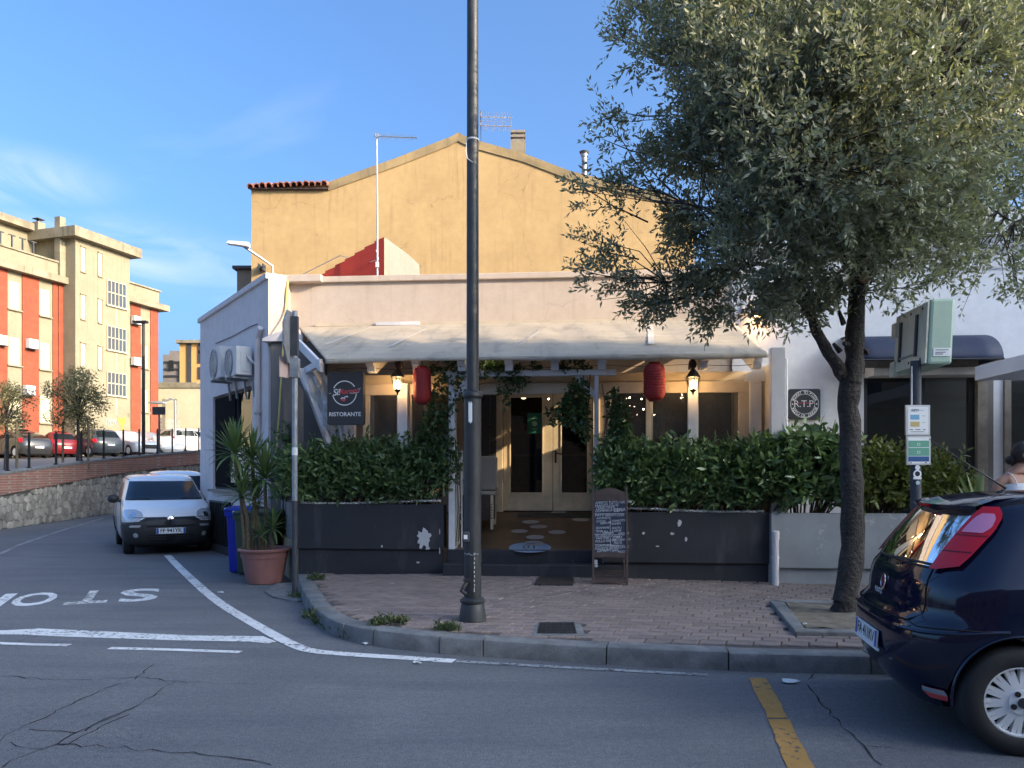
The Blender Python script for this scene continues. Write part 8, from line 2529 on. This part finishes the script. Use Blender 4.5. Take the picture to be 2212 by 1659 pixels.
# ---- red paper lanterns
def paper_lantern(lab, px, pyt, pyb, wd, w):
    T = Thing('paper_lantern', lab, 'lantern', FF, (FF.u(px, w), w, FF.z(px, pyb, w)), 'red paper lanterns under the canopy')
    u = FF.u(px, w); zt, zb = FF.z(px, pyt, w), FF.z(px, pyb, w); h = zt - zb; r = wd / FD * w / 2
    prof = []
    n = 46
    for i in range(n + 1):
        t = i / n; e = min(t, 1 - t) * h / (r * .95); rr = r * (.55 + .45 * math.sqrt(max(0, 1 - (1 - min(1, e)) ** 2)))
        prof.append((rr * (1 + .022 * (1 if i % 2 else -1)), zb + .02 + (h - .04) * t))
    g = G(); g.lathe(prof, 28, (u, w, 0)); T.part('paper_shade', g, M['lantern_red'], smooth=60)
    for z0 in (zb, zt - .022):
        g = G(); g.lathe([(r * .52, z0), (r * .54, z0 + .011), (r * .52, z0 + .022)], 24, (u, w, 0)); T.part('end_ring', g, plain('dark_red', (.16, .008, .01), .6))
    g = G(); g.tube([(u, w, zt), (u, w, zt + .12)], .004, 4); T.part('cord', g, M['iron_black'])
paper_lantern('left red paper lantern hanging beside the vine', 912, 791, 874, 39, 10.5)
paper_lantern('right red paper lantern hanging beside the lit carriage lantern', 1413.5, 783, 867, 46, 10.45)

# ---- string lights
SL = Thing('string_lights', 'string of small lit bulbs hung under the canopy edge', 'string lights', FF, (FF.u(1100, 10.9), 10.9, 3.0))
sp_ = [(752, 771, 10.6), (1045, 771, 10.6), (1060, 769.5, 10.6), (1535, 767, 10.5), (1384, 818, 11.4), (1461, 817, 11.4), (1390, 841, 11.5), (1360, 859, 12.0), (1386, 862, 12.2), (1390, 884, 12.3), (1185, 862, 11.8), (1272, 828, 12.6), (1240, 834, 12.7), (1552, 769, 10.6)]
for px, py, w in sp_:
    g = G(); p = FF.p(px, py, w); g.ball(p, .014 if w < 11 else .011, 8, 6); bb = SL.part('bulb', g, M['bulb_small'], smooth=60)
    g = G(); g.tube([p, (p[0], p[1], p[2] + .028)], .008, 5); SL.part('socket', g, M['iron_black'], bb)
for w, zz, a, b_ in ((10.6, 3.04, 720, 1640), (11.4, 2.96, 1320, 1600)):
    g = G(); g.tube([(FF.u(a + (b_ - a) * i / 20, w), w, zz + .015 * math.sin(i * 1.6)) for i in range(21)], .004, 4); SL.part('wire', g, M['iron_black'])

# ---- white entrance trellis
wE = 10.68
E = Thing('entrance_trellis', 'white wooden entrance frame with curved braces and a lattice side', 'trellis', FF, (FF.u(1130, wE), wE, .53))
zbm0, zbm1 = FF.z(1200, 813, wE), FF.z(1200, 800, wE)
def ebox(name, px0, px1, z0, z1, w0=wE - .05, w1=wE + .05, parent=None):
    g = G(); g.box(FF.u(px0, w0), FF.u(px1, w0), w0, w1, z0, z1); return E.part(name, g, M['white_wood'], parent, bevel=.005)
ebox('post', 969, 982, .36, zbm0); ebox('post', 1284, 1293, .53, zbm0)
ebox('beam', 962, 1331, zbm0 + .002, zbm1, wE - .06, wE + .06)
for sgn, px in ((1, 982), (-1, 1284)):
    pts = []
    u = FF.u(px, wE); n = 10
    out, inn = [], []
    for i in range(n + 1):
        t = i / n; x = u + sgn * (.0 + .26 * t); z = zbm0 - .30 + .30 * t
        bow = .05 * math.sin(math.pi * t) ; out.append((x + sgn * bow * .5, z - bow)); inn.append((x - sgn * .055 + sgn * .02 * t, z + .055 - .02 * math.sin(2 * math.pi * t)))
    inn = [(max(p[0], u) if sgn > 0 else min(p[0], u), min(p[1], zbm0)) for p in inn]
    g = G(); g.prism(out + inn[::-1], 'w', wE - .02, wE + .02); E.part('brace', g, M['white_wood'])
lat = None
u0, u1 = FF.u(985.5, wE + .1), FF.u(999.5, wE + .1); zb_, zt_ = .42, 1.9
g = G(); g.box(u0, u0 + .02, wE + .06, wE + .30, zb_, zt_); g.box(u1 - .015, u1, wE + .06, wE + .09, zb_, zt_); g.box(u0, u1, wE + .06, wE + .09, 1.02, 1.05); lat = E.part('lattice_frame', g, M['white_wood'])
for i in range(9):
    z = 1.06 + i * .09; g = G()
    g.tube([(u0 + .01, wE + .075, z), (u1 - .01, wE + .075, z + .09)], .006, 4); g.tube([(u0 + .01, wE + .085, z + .09), (u1 - .01, wE + .085, z)], .006, 4); E.part('lattice_slat', g, M['white_wood'], lat)

# ---- cushioned wicker armchair behind the pole
wC = 12.0
A = Thing('wicker_armchair', 'wicker armchair with a tall pale cushion in the entrance behind the lamp post', 'armchair', FF, (FF.u(1020, wC), wC, .76))
u0, u1 = FF.u(990, wC), FF.u(1073, wC); zf = .77
zt = FF.z(1060, 985, wC); zs = FF.z(1060, 1060, wC)
g = G(); g.prism(rrect(u0, u1, zs, zt, .05), 'w', wC + .02, wC + .16); A.part('back_cushion', g, mat('pale_cushion', (.46, .42, .36), .85, var=.06), bevel=.03)
g = G(); g.box(u0, u1, wC - .35, wC + .0, zs - .06, zs - .002); A.part('seat_cushion', g, mat('pale_cushion2', (.44, .40, .34), .85, var=.06), bevel=.02)
g = G()
for k in range(6): g.box(u0 + .03, u1 - .03, wC - .34, wC - .325, zf + .12 + k * .04, zf + .12 + k * .04 + .03)
g.box(u0 + .03, u1 - .03, wC - .324, wC + .1, zf + .1, zs - .065); A.part('wicker_base', g, M['dark_wood'])
for a in (u0 + .02, u1 - .06):
    for w in (wC - .34, wC + .08):
        g = G(); g.box(a, a + .04, w, w + .04, zf - .04, zs - .06); A.part('leg', g, M['cream_wood'])
bx = FF.p(993, 1160, 11.0)
g = G(); g.box(FF.u(999, 11), FF.u(1012, 11), 11.0, 11.3, .58, FF.z(1000, 1107, 11)); single('black_box', 'black box with a pale top beside the left entrance post', 'box', g, M['dark_panel'], FF, (bx[0], 11.0, .58), bevel=.006)
g = G(); g.box(FF.u(1040, 12.88), FF.u(1072, 12.88), 12.86, 12.90, .9, 3.0); single('dark_wall_panel', 'tall dark panel on the wall left of the double door', 'panel', g, M['dark_panel'], FF, (FF.u(1050, 12.9), 12.88, .9))

# ---- chalkboard menu stand
wM = 9.78
mb = gp(1318, 1265, .19)
MB_ = Thing('menu_board', 'dark wooden chalkboard menu stand standing on the pavement right of the steps', 'menu board', FF, (FF.u(1318, wM), wM, .19))
z0 = .185
ul, ur = FF.u(1279, wM), FF.u(1357, wM); ht = FF.z(1318, 1046, wM) - z0
lean = .16
def mv(u, d, z):                                       # d towards the viewer, leaning back with height
    return (u, wM - d + lean * (z / ht), z0 + z)
def mbox(name, u0, u1, a, b_, d0, d1, m=M['dark_wood'], parent=None, label=None):
    g = G(); g.add([mv(u0, d0, a), mv(u1, d0, a), mv(u1, d1, a), mv(u0, d1, a), mv(u0, d0, b_), mv(u1, d0, b_), mv(u1, d1, b_), mv(u0, d1, b_)], [(0, 3, 2, 1), (4, 5, 6, 7), (0, 1, 5, 4), (1, 2, 6, 5), (2, 3, 7, 6), (3, 0, 4, 7)])
    return MB_.part(name, g, m, parent, bevel=.003 if m is M['dark_wood'] else 0, label=label)
mbox('side_rail', ul, ul + .028, 0, ht - .03, -.015, .015); mbox('side_rail', ur - .028, ur, 0, ht - .03, -.015, .015)
fz0, fz1 = (1265 - 1196) / 219 * ht, (1265 - 1083) / 219 * ht
mbox('mid_rail', ul + .029, ur - .029, fz0 - .06, fz0, -.012, .012); mbox('top_rail', ul + .029, ur - .029, fz1, fz1 + .09, -.012, .012)
g = G(); pts = [(ul + .029, fz1 + .091), (ur - .029, fz1 + .091)] + [(ur - .029 + (ul - ur + .058) * i / 10, fz1 + .10 + .065 * math.sin(math.pi * i / 10)) for i in range(11)]
n_ = len(pts); g.add([mv(p[0], .012, p[1]) for p in pts] + [mv(p[0], -.012, p[1]) for p in pts], [tuple(range(n_)), tuple(range(2 * n_ - 1, n_ - 1, -1))] + [(i, i + n_, (i + 1) % n_ + n_, (i + 1) % n_) for i in range(n_)]); MB_.part('arched_top', g, M['dark_wood'])
bd = mbox('chalkboard', ul + .030, ur - .030, fz0 + .001, fz1 - .001, -.006, .004, M['board'])
# rear legs, shelves and foot
for a in (ul + .02, ur - .05):
    g = G(); g.tube([(a + .015, wM + .06 + lean, z0 + ht * .9), (a + .015, wM + .40, z0)], .014, 4); MB_.part('rear_leg', g, M['dark_wood'])
for zz in (.32,): mbox('shelf', ul + .03, ur - .03, zz, zz + .02, -.18, .0)
for k in range(4):
    g = G(); d_ = -.03 - k * .06; g.box(ul + .03, ur - .03, wM - d_ - .02, wM - d_ + .02, z0 + .07 + k * .022, z0 + .085 + k * .022); MB_.part('slat', g, M['dark_wood'])
mbox('foot_rail', ul + .029, ur - .029, .02, .07, -.01, .01)
for k in range(2):
    g = G(); u_ = ul + .03 + k * .022; g.tube([mv(u_ + .008, .012, fz0 - .09), mv(u_ + .008, .012, fz0 - .18)], .005, 5); MB_.part('chalk_stick', g, M['print_white'])
Wb, Hb = ur - ul - .06, fz1 - fz0
lines = [('APERTO TUTTI I GIORNI', .03, .045, .037, 2), ('PRANZO (12-15)', .02, .105, .036, 3), ('CENA (19-23)', .05, .155, .036, 5), ('DOMENICA SOLO', .03, .205, .036, 4), ('CENA', .62, .19, .050, 5), ('PIATTI SERVITI CON', .02, .285, .036, 1),
         ('ANTIPASTI', .07, .345, .030, 2), ('GYOZA', .06, .405, .030, 2), ('VERDURE', .18, .445, .030, 6), ('EDAMAME', .05, .53, .032, 2), ('TEMPURA', .03, .59, .032, -3), ('GAMBERI', .26, .63, .030, 3), ('TONKOTSU', .56, .395, .030, 4), ('RAMEN', .56, .45, .030, 4), ('SHOYU', .56, .53, .032, 2), ('CARNE', .56, .585, .032, 3), ('VERDURE', .76, .635, .028, 3),
         ('SECONDI DI CARNE', .03, .675, .030, -2), ('YAKITORI', .03, .73, .034, 2), ('POLLO FRITTO', .03, .79, .034, 3), ('CURRY', .58, .72, .034, 5), ('RISO BIANCO', .58, .765, .032, 4), ('MISTO', .62, .82, .032, 4), ('CONTORNI', .03, .875, .034, 2), ('POLPETTE DI', .02, .93, .032, 2), ('GAMBERI', .08, .975, .034, 5), ('BIRRA', .56, .88, .030, 4), ('CANTONESE', .56, .92, .032, 6), ('SAKE', .56, .965, .032, 6), ('MOCHI', .76, .985, .030, 4)]
g = G()
for s, fx, fy, sz_, rot in lines:
    i0 = len(g.v); put_text(g, s, 0, 0, 0, sz_ * 1.25, R(rot), align='LEFT', shear=.12, sp=.95)
    def f_(q): return mv(ul + .03 + Wb * fx + q[0] * .95, .0055, fz1 - Hb * fy + q[2])
    g.xf(f_, i0)
for (x0, y0, x1, y1) in ((0, .255, .98, .248), (.51, .30, .52, .64), (0, .645, .5, .65), (.5, .65, .98, .66), (.51, .70, .53, .99), (.02, .85, .98, .858)):
    g.tube([mv(ul + .03 + Wb * x0, .0055, fz1 - Hb * y0), mv(ul + .03 + Wb * x1, .0055, fz1 - Hb * y1)], .0022, 4)
MB_.part('chalk_writing', g, M['chalk'], bd, flip=False)

# ---- bus stop
bX = at(1978, 1100, 6.75)
BS = Thing('bus_stop', 'bus stop pole with a pale green box on top and timetable panels', 'bus stop', WF, (bX[0], 6.75, .15))
by = 6.75
def bz(py): return at(1978, py, by)[2]
g = G(); g.lathe([(.044, .14), (.044, bz(780))], 18, (bX[0], by, 0)); BS.part('pole', g, M['galv_dark'], smooth=40)
g = G(); g.tube([(bX[0] - .05, by - .03, bz(876)), (bX[0] - .05, by - .03, bz(792))], .007, 5); BS.part('cable_rod', g, M['white_plastic'])
yaw = R(-6)
cb = at(2010, 720, by); hz0, hz1 = bz(792), bz(652)
ca, sa = math.cos(yaw), math.sin(yaw)
def bxf(q):   # q x: thickness across, y: depth along the street side
    tz = q[2]; x = q[0] + (tz - hz0) * .05; y = q[1]
    return (cb[0] + .04 + x * ca - y * sa, by + .22 + x * sa + y * ca, tz)
def bbox(name, x0, x1, y0, y1, z0_, z1_, m, parent=None, bevel=0, label=None):
    g = G(); g.box(x0, x1, y0, y1, z0_, z1_); g.xf(bxf); return BS.part(name, g, m, parent, bevel=bevel, label=label)
hx = .105
box_o = bbox('sign_box', -hx + .008, hx, -.36, .36, hz0, hz1, M['green_box'], bevel=.025)
fp = bbox('face_panel', -hx - .012, -hx + .006, -.345, .345, hz0 + .015, hz1 - .02, M['cream_box'], box_o, .004)
for y in (-.16, .20): bbox('rail', -hx - .03, -hx - .013, y - .018, y + .018, hz0 + .10, hz1 - .10, M['galv_dark'], fp)
bbox('rail', -hx - .028, -hx - .013, -.14, .18, hz0 + .115, hz0 + .13, M['galv'], fp)
for z_ in (hz0 + .06, hz1 - .14): bbox('hinge', -hx - .03, -hx + .02, .30, .40, z_ - .08, z_ + .06, M['cream_box'], fp)
for y in (-.25, .0): bbox('screw_hole', -hx - .014, -hx - .0125, y - .012, y + .012, hz1 - .075, hz1 - .05, M['black'], fp); bbox('screw_hole', -hx - .014, -hx - .0125, y - .012, y + .012, hz0 + .05, hz0 + .075, M['black'], fp)
lb = bbox('label_plate', -hx * .55, hx * .80, -.366, -.3605, hz0 + .07, hz0 + .14, M['print_white'], box_o)
for k, z_ in enumerate((.12, .10, .085)): bbox('print_line', -hx * .4, hx * (.6 - .2 * k), -.3675, -.3665, hz0 + z_, hz0 + z_ + .006, M['print_black'], lb)
# timetable panels on the pole front
py_ = by - .055
def tx(px): return at(px, 900, py_)[0]
def tz(py): return at(1980, py, py_)[2]
def tbox(name, px0, px1, pya, pyb, d0, d1, m, parent=None, label=None):
    g = G(); g.box(tx(px0), tx(px1), py_ - d1, py_ - d0, tz(pyb), tz(pya)); return BS.part(name, g, m, parent, label=label)
pa = tbox('timetable_panel', 1957, 2009, 875, 940.5, -.02, 0, M['alu'], label='upper white ASPO notice panel'); pb = tbox('timetable_panel', 1958.5, 2010.5, 941.5, 1004, -.02, 0, M['alu'], label='lower green and blue timetable panel')
tbox('paper', 1961, 2005, 879, 937, .0005, .002, M['print_white'], pa)
lbl = plain('card_blue', (.16, .38, .55), .5); lye = plain('card_yellow', (.55, .42, .16), .5)
tbox('blue_card', 1966, 1985.5, 896, 906.5, .0025, .003, lbl, pa); tbox('yellow_card', 1966, 1986, 911, 922, .0025, .003, lye, pa)
g = G(); put_text(g, 'ASPO', tx(1975.5), py_ - .003, tz(886.5), .028, shear=.2, bold=.03); pt = BS.part('lettering', g, plain('aspo_blue', (.02, .06, .14), .5), pa, flip=False)
g = G(); ring(g, tx(1976), py_ - .003, tz(885.5), .021, .024, 16, 200, 340, .7); g.box(tx(1984), tx(1996), py_ - .0032, py_ - .003, tz(887), tz(886)); BS.part('swoosh', g, lbl, pa, flip=False)
for x0, x1 in ((1964.5, 1972.5), (1977, 1988), (1993, 1999)): tbox('print_line', x0, x1, 927.5, 929, .0025, .003, M['print_black'], pa)
tbox('print_line', 1967, 1996, 932.3, 933.3, .0025, .003, M['print_black'], pa)
for y0 in (898, 912): tbox('print_line', 1991, 1998, y0, y0 + 1, .0025, .003, M['grey_plastic'], pa)
lg = plain('timetable_green', (.13, .36, .25), .5)
tbox('paper', 1962, 2007, 945, 1001, .0005, .002, M['print_white'], pb)
tbox('green_band', 1962, 2006.5, 952, 966, .0025, .003, lg, pb); tbox('green_band', 1962, 2006.5, 967.5, 985, .0025, .003, lg, pb); tbox('blue_band', 1962, 2006.5, 986, 997, .0025, .003, plain('timetable_blue', (.02, .09, .26), .5), pb)
for y0 in (957, 974): q = tbox('square_mark', 1980.5, 1987.5, y0, y0 + 6, .0035, .004, plain('pale_mint', (.4, .62, .52), .5), pb); tbox('print_line', 1982.5, 1985.5, y0 + 2.2, y0 + 3.8, .0045, .005, M['print_black'], pb)
for x0 in (1966, 1998): tbox('print_line', x0, x0 + 3, 998.5, 1000.5, .0025, .003, M['print_black'], pb)
# stickers on the pole below
for px, py, r, m, z_ in ((1982, 1010, .022, 'print_white', .001), (1981.5, 1024, .036, 'print_white', .001), (1981.5, 1023.5, .022, 'print_black', .002), (1982.5, 1043, .018, 'pink', .001)):
    q = at(px, py, by - .046); g = G(); g.lathe([(r, -.001), (r, .001)], 16, (q[0], by - .046 - z_, q[2]), 'y'); BS.part('sticker', g, M[m] if m in M else plain('pale_sticker', (.42, .52, .52), .5))
q = at(1981.5, 1033, by - .047); g = G(); g.cbox((q[0], by - .047, q[2]), (.07, .003, .02)); BS.part('sticker', g, M['print_white'])

# ---- lot lamp and sign
p = wall_at_px(310); y = p.y + .6; x = (310 - CX) / FD * y
LP = Thing('lot_lamp', 'slim dark double headed lamp post in the car park behind the fence', 'lamp post', WF, (x, y, zlot(y)))
zt = at(310, 697, y)[2]; g = G(); g.lathe([(.10, 0), (.10, .4), (.075, .42), (.06, zt - zlot(y))], 10, (x, y, zlot(y))); LP.part('pole', g, M['iron_black'], smooth=40)
for s_ in (-1, 1):
    g = G(); g.box(x + (.0 if s_ > 0 else -.42), x + (.16 if s_ > 0 else 0), y - .12, y + .12, zt - .02, zt + .07); LP.part('lamp_head', g, M['iron_black'])
y = 36; x = (344 - CX) / FD * y
LS = Thing('lot_sign', 'small dark square sign on a thin post in the car park', 'sign', WF, (x, y, zlot(y)))
zt = at(344, 880, y)[2]; g = G(); g.tube([(x, y, zlot(y)), (x, y, zt)], .04, 6); LS.part('post', g, M['galv_dark']); g = G(); g.box(x - .3, x + .3, y - .05, y - .02, zt - .35, zt + .02); LS.part('sign_plate', g, M['dark_plastic'])
p_ = at(379, 866, 52)
LL = Thing('street_lamp', 'grey curved street lamp at the end of the car park', 'street lamp', WF, (p_[0], 52, zlot(52)))
g = G(); g.tube([(p_[0], 52, zlot(52)), (p_[0], 52, p_[2]), (p_[0] - .3, 52, p_[2] + .15), (p_[0] - .7, 52, p_[2] - .05)], .07, 6); LL.part('pole', g, M['galv']); g = G(); g.ball((p_[0] - 1.2, 52, p_[2] - .12), (.65, .2, .1), 8, 5); LL.part('lamp_head', g, M['galv'])

# ---- drain pipe on the grey planter and bits of litter
q = FF.p(1675, 1180, 10.12)
DP = Thing('vent_pipe', 'short pale pipe standing against the grey planter', 'pipe', FF, (q[0], 10.12, .15))
g = G(); g.lathe([(.042, 0), (.042, .68)], 14, (q[0], 10.12, .14)); DP.part('pipe', g, M['pipe_white'], smooth=40); g = G(); g.lathe([(.05, .60), (.05, .70), (.04, .71)], 14, (q[0], 10.12, .14)); DP.part('collar', g, M['pipe_white'], smooth=40); g = G(); g.lathe([(.048, .35), (.048, .38)], 14, (q[0], 10.12, .14)); DP.part('collar', g, M['pipe_white'], smooth=40)
for k, (lab, px, py, z, r) in enumerate((('white torn paper scrap on the road by the yellow line', 1707, 1474, .005, .10), ('small white scrap on the asphalt near the curved line', 478, 1281, .005, .06), ('flat pale paper on the pavement by the black planter', 850, 1264, .165, .13), ('white scrap at the kerb corner among the weeds', 790, 1392, .005, .05), ('tiny white scrap at the foot of the tree pit edging', 1681, 1305, .16, .03), ('white cigarette end on the tree pit soil', 1739, 1350, .19, .025), ('crumpled white scrap at the foot of the kerb below the drain', 900, 1433, .005, .05))):
    c_ = gp(px, py, z); pts = [(c_[0] + r * random.uniform(.5, 1) * math.cos(a), c_[1] + r * .7 * random.uniform(.5, 1) * math.sin(a), z + random.uniform(.003, .02)) for a in [2 * math.pi * i / 9 for i in range(9)]]
    g = G(); g.add(pts + [(c_[0], c_[1], z + .02)], [(i, (i + 1) % 9, 9) for i in range(9)]); single('paper_scrap', lab, 'litter', g, M['snow'], base=c_, group='bits of litter')

# ================================================================== THE WOMAN
def skin_mesh(name, joints, edges, m, root=0, sub=2):
    me = bpy.data.meshes.new(name); me.from_pydata([j[:3] for j in joints], edges, []); me.update()
    o = bpy.data.objects.new(name, me); COL.objects.link(o)
    md = o.modifiers.new('skin', 'SKIN'); md.use_smooth_shade = True
    for i, j in enumerate(joints):
        sv = me.skin_vertices[0].data[i]; r = j[3]; sv.radius = r if hasattr(r, '__len__') else (r, r); sv.use_root = (i == root)
    s_ = o.modifiers.new('sub', 'SUBSURF'); s_.levels = s_.render_levels = sub
    dg = bpy.context.evaluated_depsgraph_get(); dg.update()
    me2 = bpy.data.meshes.new_from_object(o.evaluated_get(dg)); me2.name = name
    bpy.data.objects.remove(o); bpy.data.meshes.remove(me)
    me2.materials.clear(); me2.materials.append(m); me2.shade_smooth()
    return me2


wp = at(2200, 1119.6, 7.75)
PW = Frame(wp[0], 7.75, R(0))
PT = Thing('person', 'woman with dark hair tied back in a white strapped top behind the blue car', 'person', PW, (0, 0, .15))
# x to her left in the photo's right; she faces right and a little to the camera; heights above the pavement
J = [(0, 0, .95, (.165, .115)), (0, 0, 1.10, (.135, .095)), (0, 0, 1.25, (.155, .105)), (0, .01, 1.36, (.15, .09)), (0, .015, 1.42, (.09, .07)), (.015, .01, 1.50, .052), (.03, -.005, 1.57, .055),
     (-.135, .0, 1.375, .058), (-.20, .0, 1.34, .055), (-.235, .02, 1.18, .044), (-.245, .03, 1.06, .038), (-.22, -.06, .94, .032), (-.19, -.14, .86, .024), (-.185, -.17, .82, .03),
     (.135, .0, 1.375, .058), (.20, .0, 1.34, .055), (.235, .02, 1.18, .044), (.245, .03, 1.06, .038), (.22, -.06, .94, .032), (.19, -.14, .86, .024), (.185, -.17, .82, .03),
     (-.09, 0, .86, .10), (-.10, 0, .66, .08), (-.10, -.01, .47, .062), (-.10, .01, .30, .056), (-.10, .02, .09, .04), (-.10, -.10, .03, .035),
     (.09, 0, .86, .10), (.10, 0, .66, .08), (.10, -.01, .47, .062), (.10, .01, .30, .056), (.10, .02, .09, .04), (.10, -.10, .03, .035)]
E_ = [(0, 1), (1, 2), (2, 3), (3, 4), (4, 5), (5, 6), (3, 7), (7, 8), (8, 9), (9, 10), (10, 11), (11, 12), (12, 13), (3, 14), (14, 15), (15, 16), (16, 17), (17, 18), (18, 19), (19, 20), (0, 21), (21, 22), (22, 23), (23, 24), (24, 25), (25, 26), (0, 27), (27, 28), (28, 29), (29, 30), (30, 31), (31, 32)]
body = skin_mesh('body', J, E_, M['skin'])
bo = obj('body', body, PT.o); bo.location.z = 0
# fingers
for s_ in (-1, 1):
    for k in range(5):
        a = Vector((s_ * .185, -.185, .80)); sp2 = (k - 2) * .016
        L_ = (.045, .07, .078, .072, .055)[k]
        pts = [(a.x + s_ * 0 + sp2, a.y + .01, a.z, .010), (a.x + sp2 * 1.2, a.y - .015, a.z - L_ * .5, .009), (a.x + sp2 * 1.2, a.y - .005, a.z - L_, .007)] if k else [(a.x - s_ * .02, a.y, a.z + .03, .011), (a.x - s_ * .045, a.y - .02, a.z, .010), (a.x - s_ * .045, a.y - .025, a.z - .03, .008)]
        obj('finger', skin_mesh('finger', pts, [(0, 1), (1, 2)], M['skin'], 0, 1), bo)
# head: modelled as a sculpted ellipsoid turned to the right
hc = Vector((.05, -.02, 1.625)); hyaw = R(-58)
def hp(v):   # v in head space: x right ear, y forward(-y = face), z up
    ca, sa = math.cos(-hyaw), math.sin(-hyaw)
    return (hc.x + v[0] * ca - v[1] * sa, hc.y + v[0] * sa + v[1] * ca, hc.z + v[2])
g = G(); g.ball((0, 0, 0), (.074, .094, .118), 32, 24)
V_ = []
for x, y, z in g.v:
    f = max(0, -y / .094)
    if z < -.02: x *= 1 - .32 * (-(z + .02) / .10) ** 1.2; y *= 1 - .12 * (-(z + .02) / .10)
    nose = math.exp(-((x / .013) ** 2)) * math.exp(-(((z + .018) / .024) ** 2)) * f; y -= .024 * nose
    eye = (math.exp(-(((abs(x) - .030) / .014) ** 2)) * math.exp(-(((z - .012) / .012) ** 2))) * f; y += .010 * eye
    mouth = math.exp(-((x / .024) ** 2)) * math.exp(-(((z + .058) / .008) ** 2)) * f; y -= .007 * mouth
    chin = math.exp(-((x / .022) ** 2)) * math.exp(-(((z + .10) / .016) ** 2)) * f; y -= .012 * chin
    V_.append((x, y, z))
g.v = [hp(v) for v in V_]
me = mesh('head', g, M['skin']); fixn(me); me.shade_smooth(); hd_ = obj('head', me, PT.o); hd_.location.z = 0
for s_ in (-1, 1):
    g = G(); g.ball((s_ * .030, -.079, .012), (.012, .009, .007), 10, 6); g.v = [hp(v) for v in g.v]; obj('eye', mesh('eye', g, M['print_white'], 60), hd_)
    g = G(); g.ball((s_ * .030, -.087, .012), (.005, .003, .005), 8, 5); g.v = [hp(v) for v in g.v]; obj('iris', mesh('iris', g, M['print_black'], 60), hd_)
    g = G(); g.tube([(s_ * .016, -.089, .030), (s_ * .032, -.088, .036), (s_ * .046, -.076, .031)], .004, 5); g.v = [hp(v) for v in g.v]; obj('eyebrow', mesh('eyebrow', g, M['hair'], 60), hd_)
    g = G(); g.ball((s_ * .076, .006, -.005), (.010, .020, .032), 10, 8); g.v = [hp(v) for v in g.v]; obj('ear', mesh('ear', g, M['skin'], 60), hd_)
g = G(); g.tube([(-.022, -.086, -.058), (-.008, -.097, -.055), (0, -.098, -.057), (.008, -.097, -.055), (.022, -.086, -.058)], .0055, 6); g.v = [hp(v) for v in g.v]; obj('lips', mesh('lips', g, plain('lip', (.30, .09, .08), .4), 60), hd_)
# hair: cap with a low bun
g = G(); g.ball((0, .0, 0), (.086, .107, .128), 32, 22)
V_, keep = [], []
for x, y, z in g.v:
    w = 1 + .03 * math.sin(x * 160 + z * 40) + .02 * math.sin(y * 190)
    V_.append((x * w, (y + .012) * w, z * w + .006))
fs = []
for f in g.f:
    cx_ = sum(V_[i][0] for i in f) / len(f); cy_ = sum(V_[i][1] for i in f) / len(f); cz_ = sum(V_[i][2] for i in f) / len(f)
    if cy_ < -.03 and cz_ < .062 - .5 * max(0, abs(cx_) - .05): continue
    if cz_ < -.075: continue
    fs.append(f)
g.v = [hp(v) for v in V_]; g.f = fs
me = mesh('hair', g, M['hair']); me.shade_smooth(); ho = obj('hair', me, PT.o); sd = ho.modifiers.new('t', 'SOLIDIFY'); sd.thickness = .012
g = G(); g.ball((0, .115, -.055), (.062, .055, .05), 18, 12); V_ = [(x * (1 + .06 * math.sin(z * 130 + y * 60)), y, z) for x, y, z in g.v]; g.v = [hp(v) for v in V_]; obj('hair_bun', mesh('hair_bun', g, M['hair'], 60), ho)
# top: an elliptic sleeve round the chest, two straps
def torso(z):
    zz = [.95, 1.10, 1.25, 1.36, 1.42]; return float(np.interp(z, zz, [.172, .146, .168, .16, .11])), float(np.interp(z, zz, [.125, .108, .122, .108, .085]))
rows = []
for j in range(14):
    z = .98 + (1.325 - .98) * j / 13; a, c_ = torso(z); r = []
    for i in range(41):
        an = 2 * math.pi * i / 40; fz_ = 0
        fold = .0025 * math.sin(an * 9 + z * 22) + .004 * math.sin(z * 60 + 2 * math.sin(an * 2))
        bust = .030 * math.exp(-((z - 1.24) / .06) ** 2) * (math.exp(-((an - 4.36) / .45) ** 2) + math.exp(-((an - 5.06) / .45) ** 2))
        zz = z + (.015 * math.sin(an) ** 2 * (j / 13))
        r.append(((a + .010 + fold + bust) * math.cos(an), (c_ + .010 + fold + bust) * math.sin(an) + .005, zz))
    rows.append(r)
g = G(); g.grid(rows); me = mesh('white_top', g, M['white_cloth']); me.shade_smooth(); to = obj('white_top', me, PT.o); sd = to.modifiers.new('t', 'SOLIDIFY'); sd.thickness = .006
for s_ in (-1, 1):
    g = G(); P = [(s_ * .085, -.112, 1.325), (s_ * .098, -.105, 1.37), (s_ * .105, -.062, 1.425), (s_ * .105, .0, 1.445), (s_ * .10, .06, 1.42), (s_ * .09, .10, 1.33)]; g.tube(P, .006, 6); obj('strap', mesh('strap', g, M['white_cloth'], 60), to)
rows = []
for j in range(12):
    z = .50 + .50 * j / 11; r = []
    for i in range(33):
        an = 2 * math.pi * i / 32; a = float(np.interp(z, [.5, .85, .95, 1.0], [.235, .205, .182, .165])); c_ = a * .74
        f = .008 * math.sin(an * 7 + z * 3) * (1.0 - (z - .5) * 1.6); r.append(((a + f) * math.cos(an), (c_ + f) * math.sin(an), z))
    rows.append(r)
g = G(); g.grid(rows); me = mesh('skirt', g, M['jean']); me.shade_smooth(); obj('skirt', me, PT.o)
for o in list(PT.o.children): 
    pass
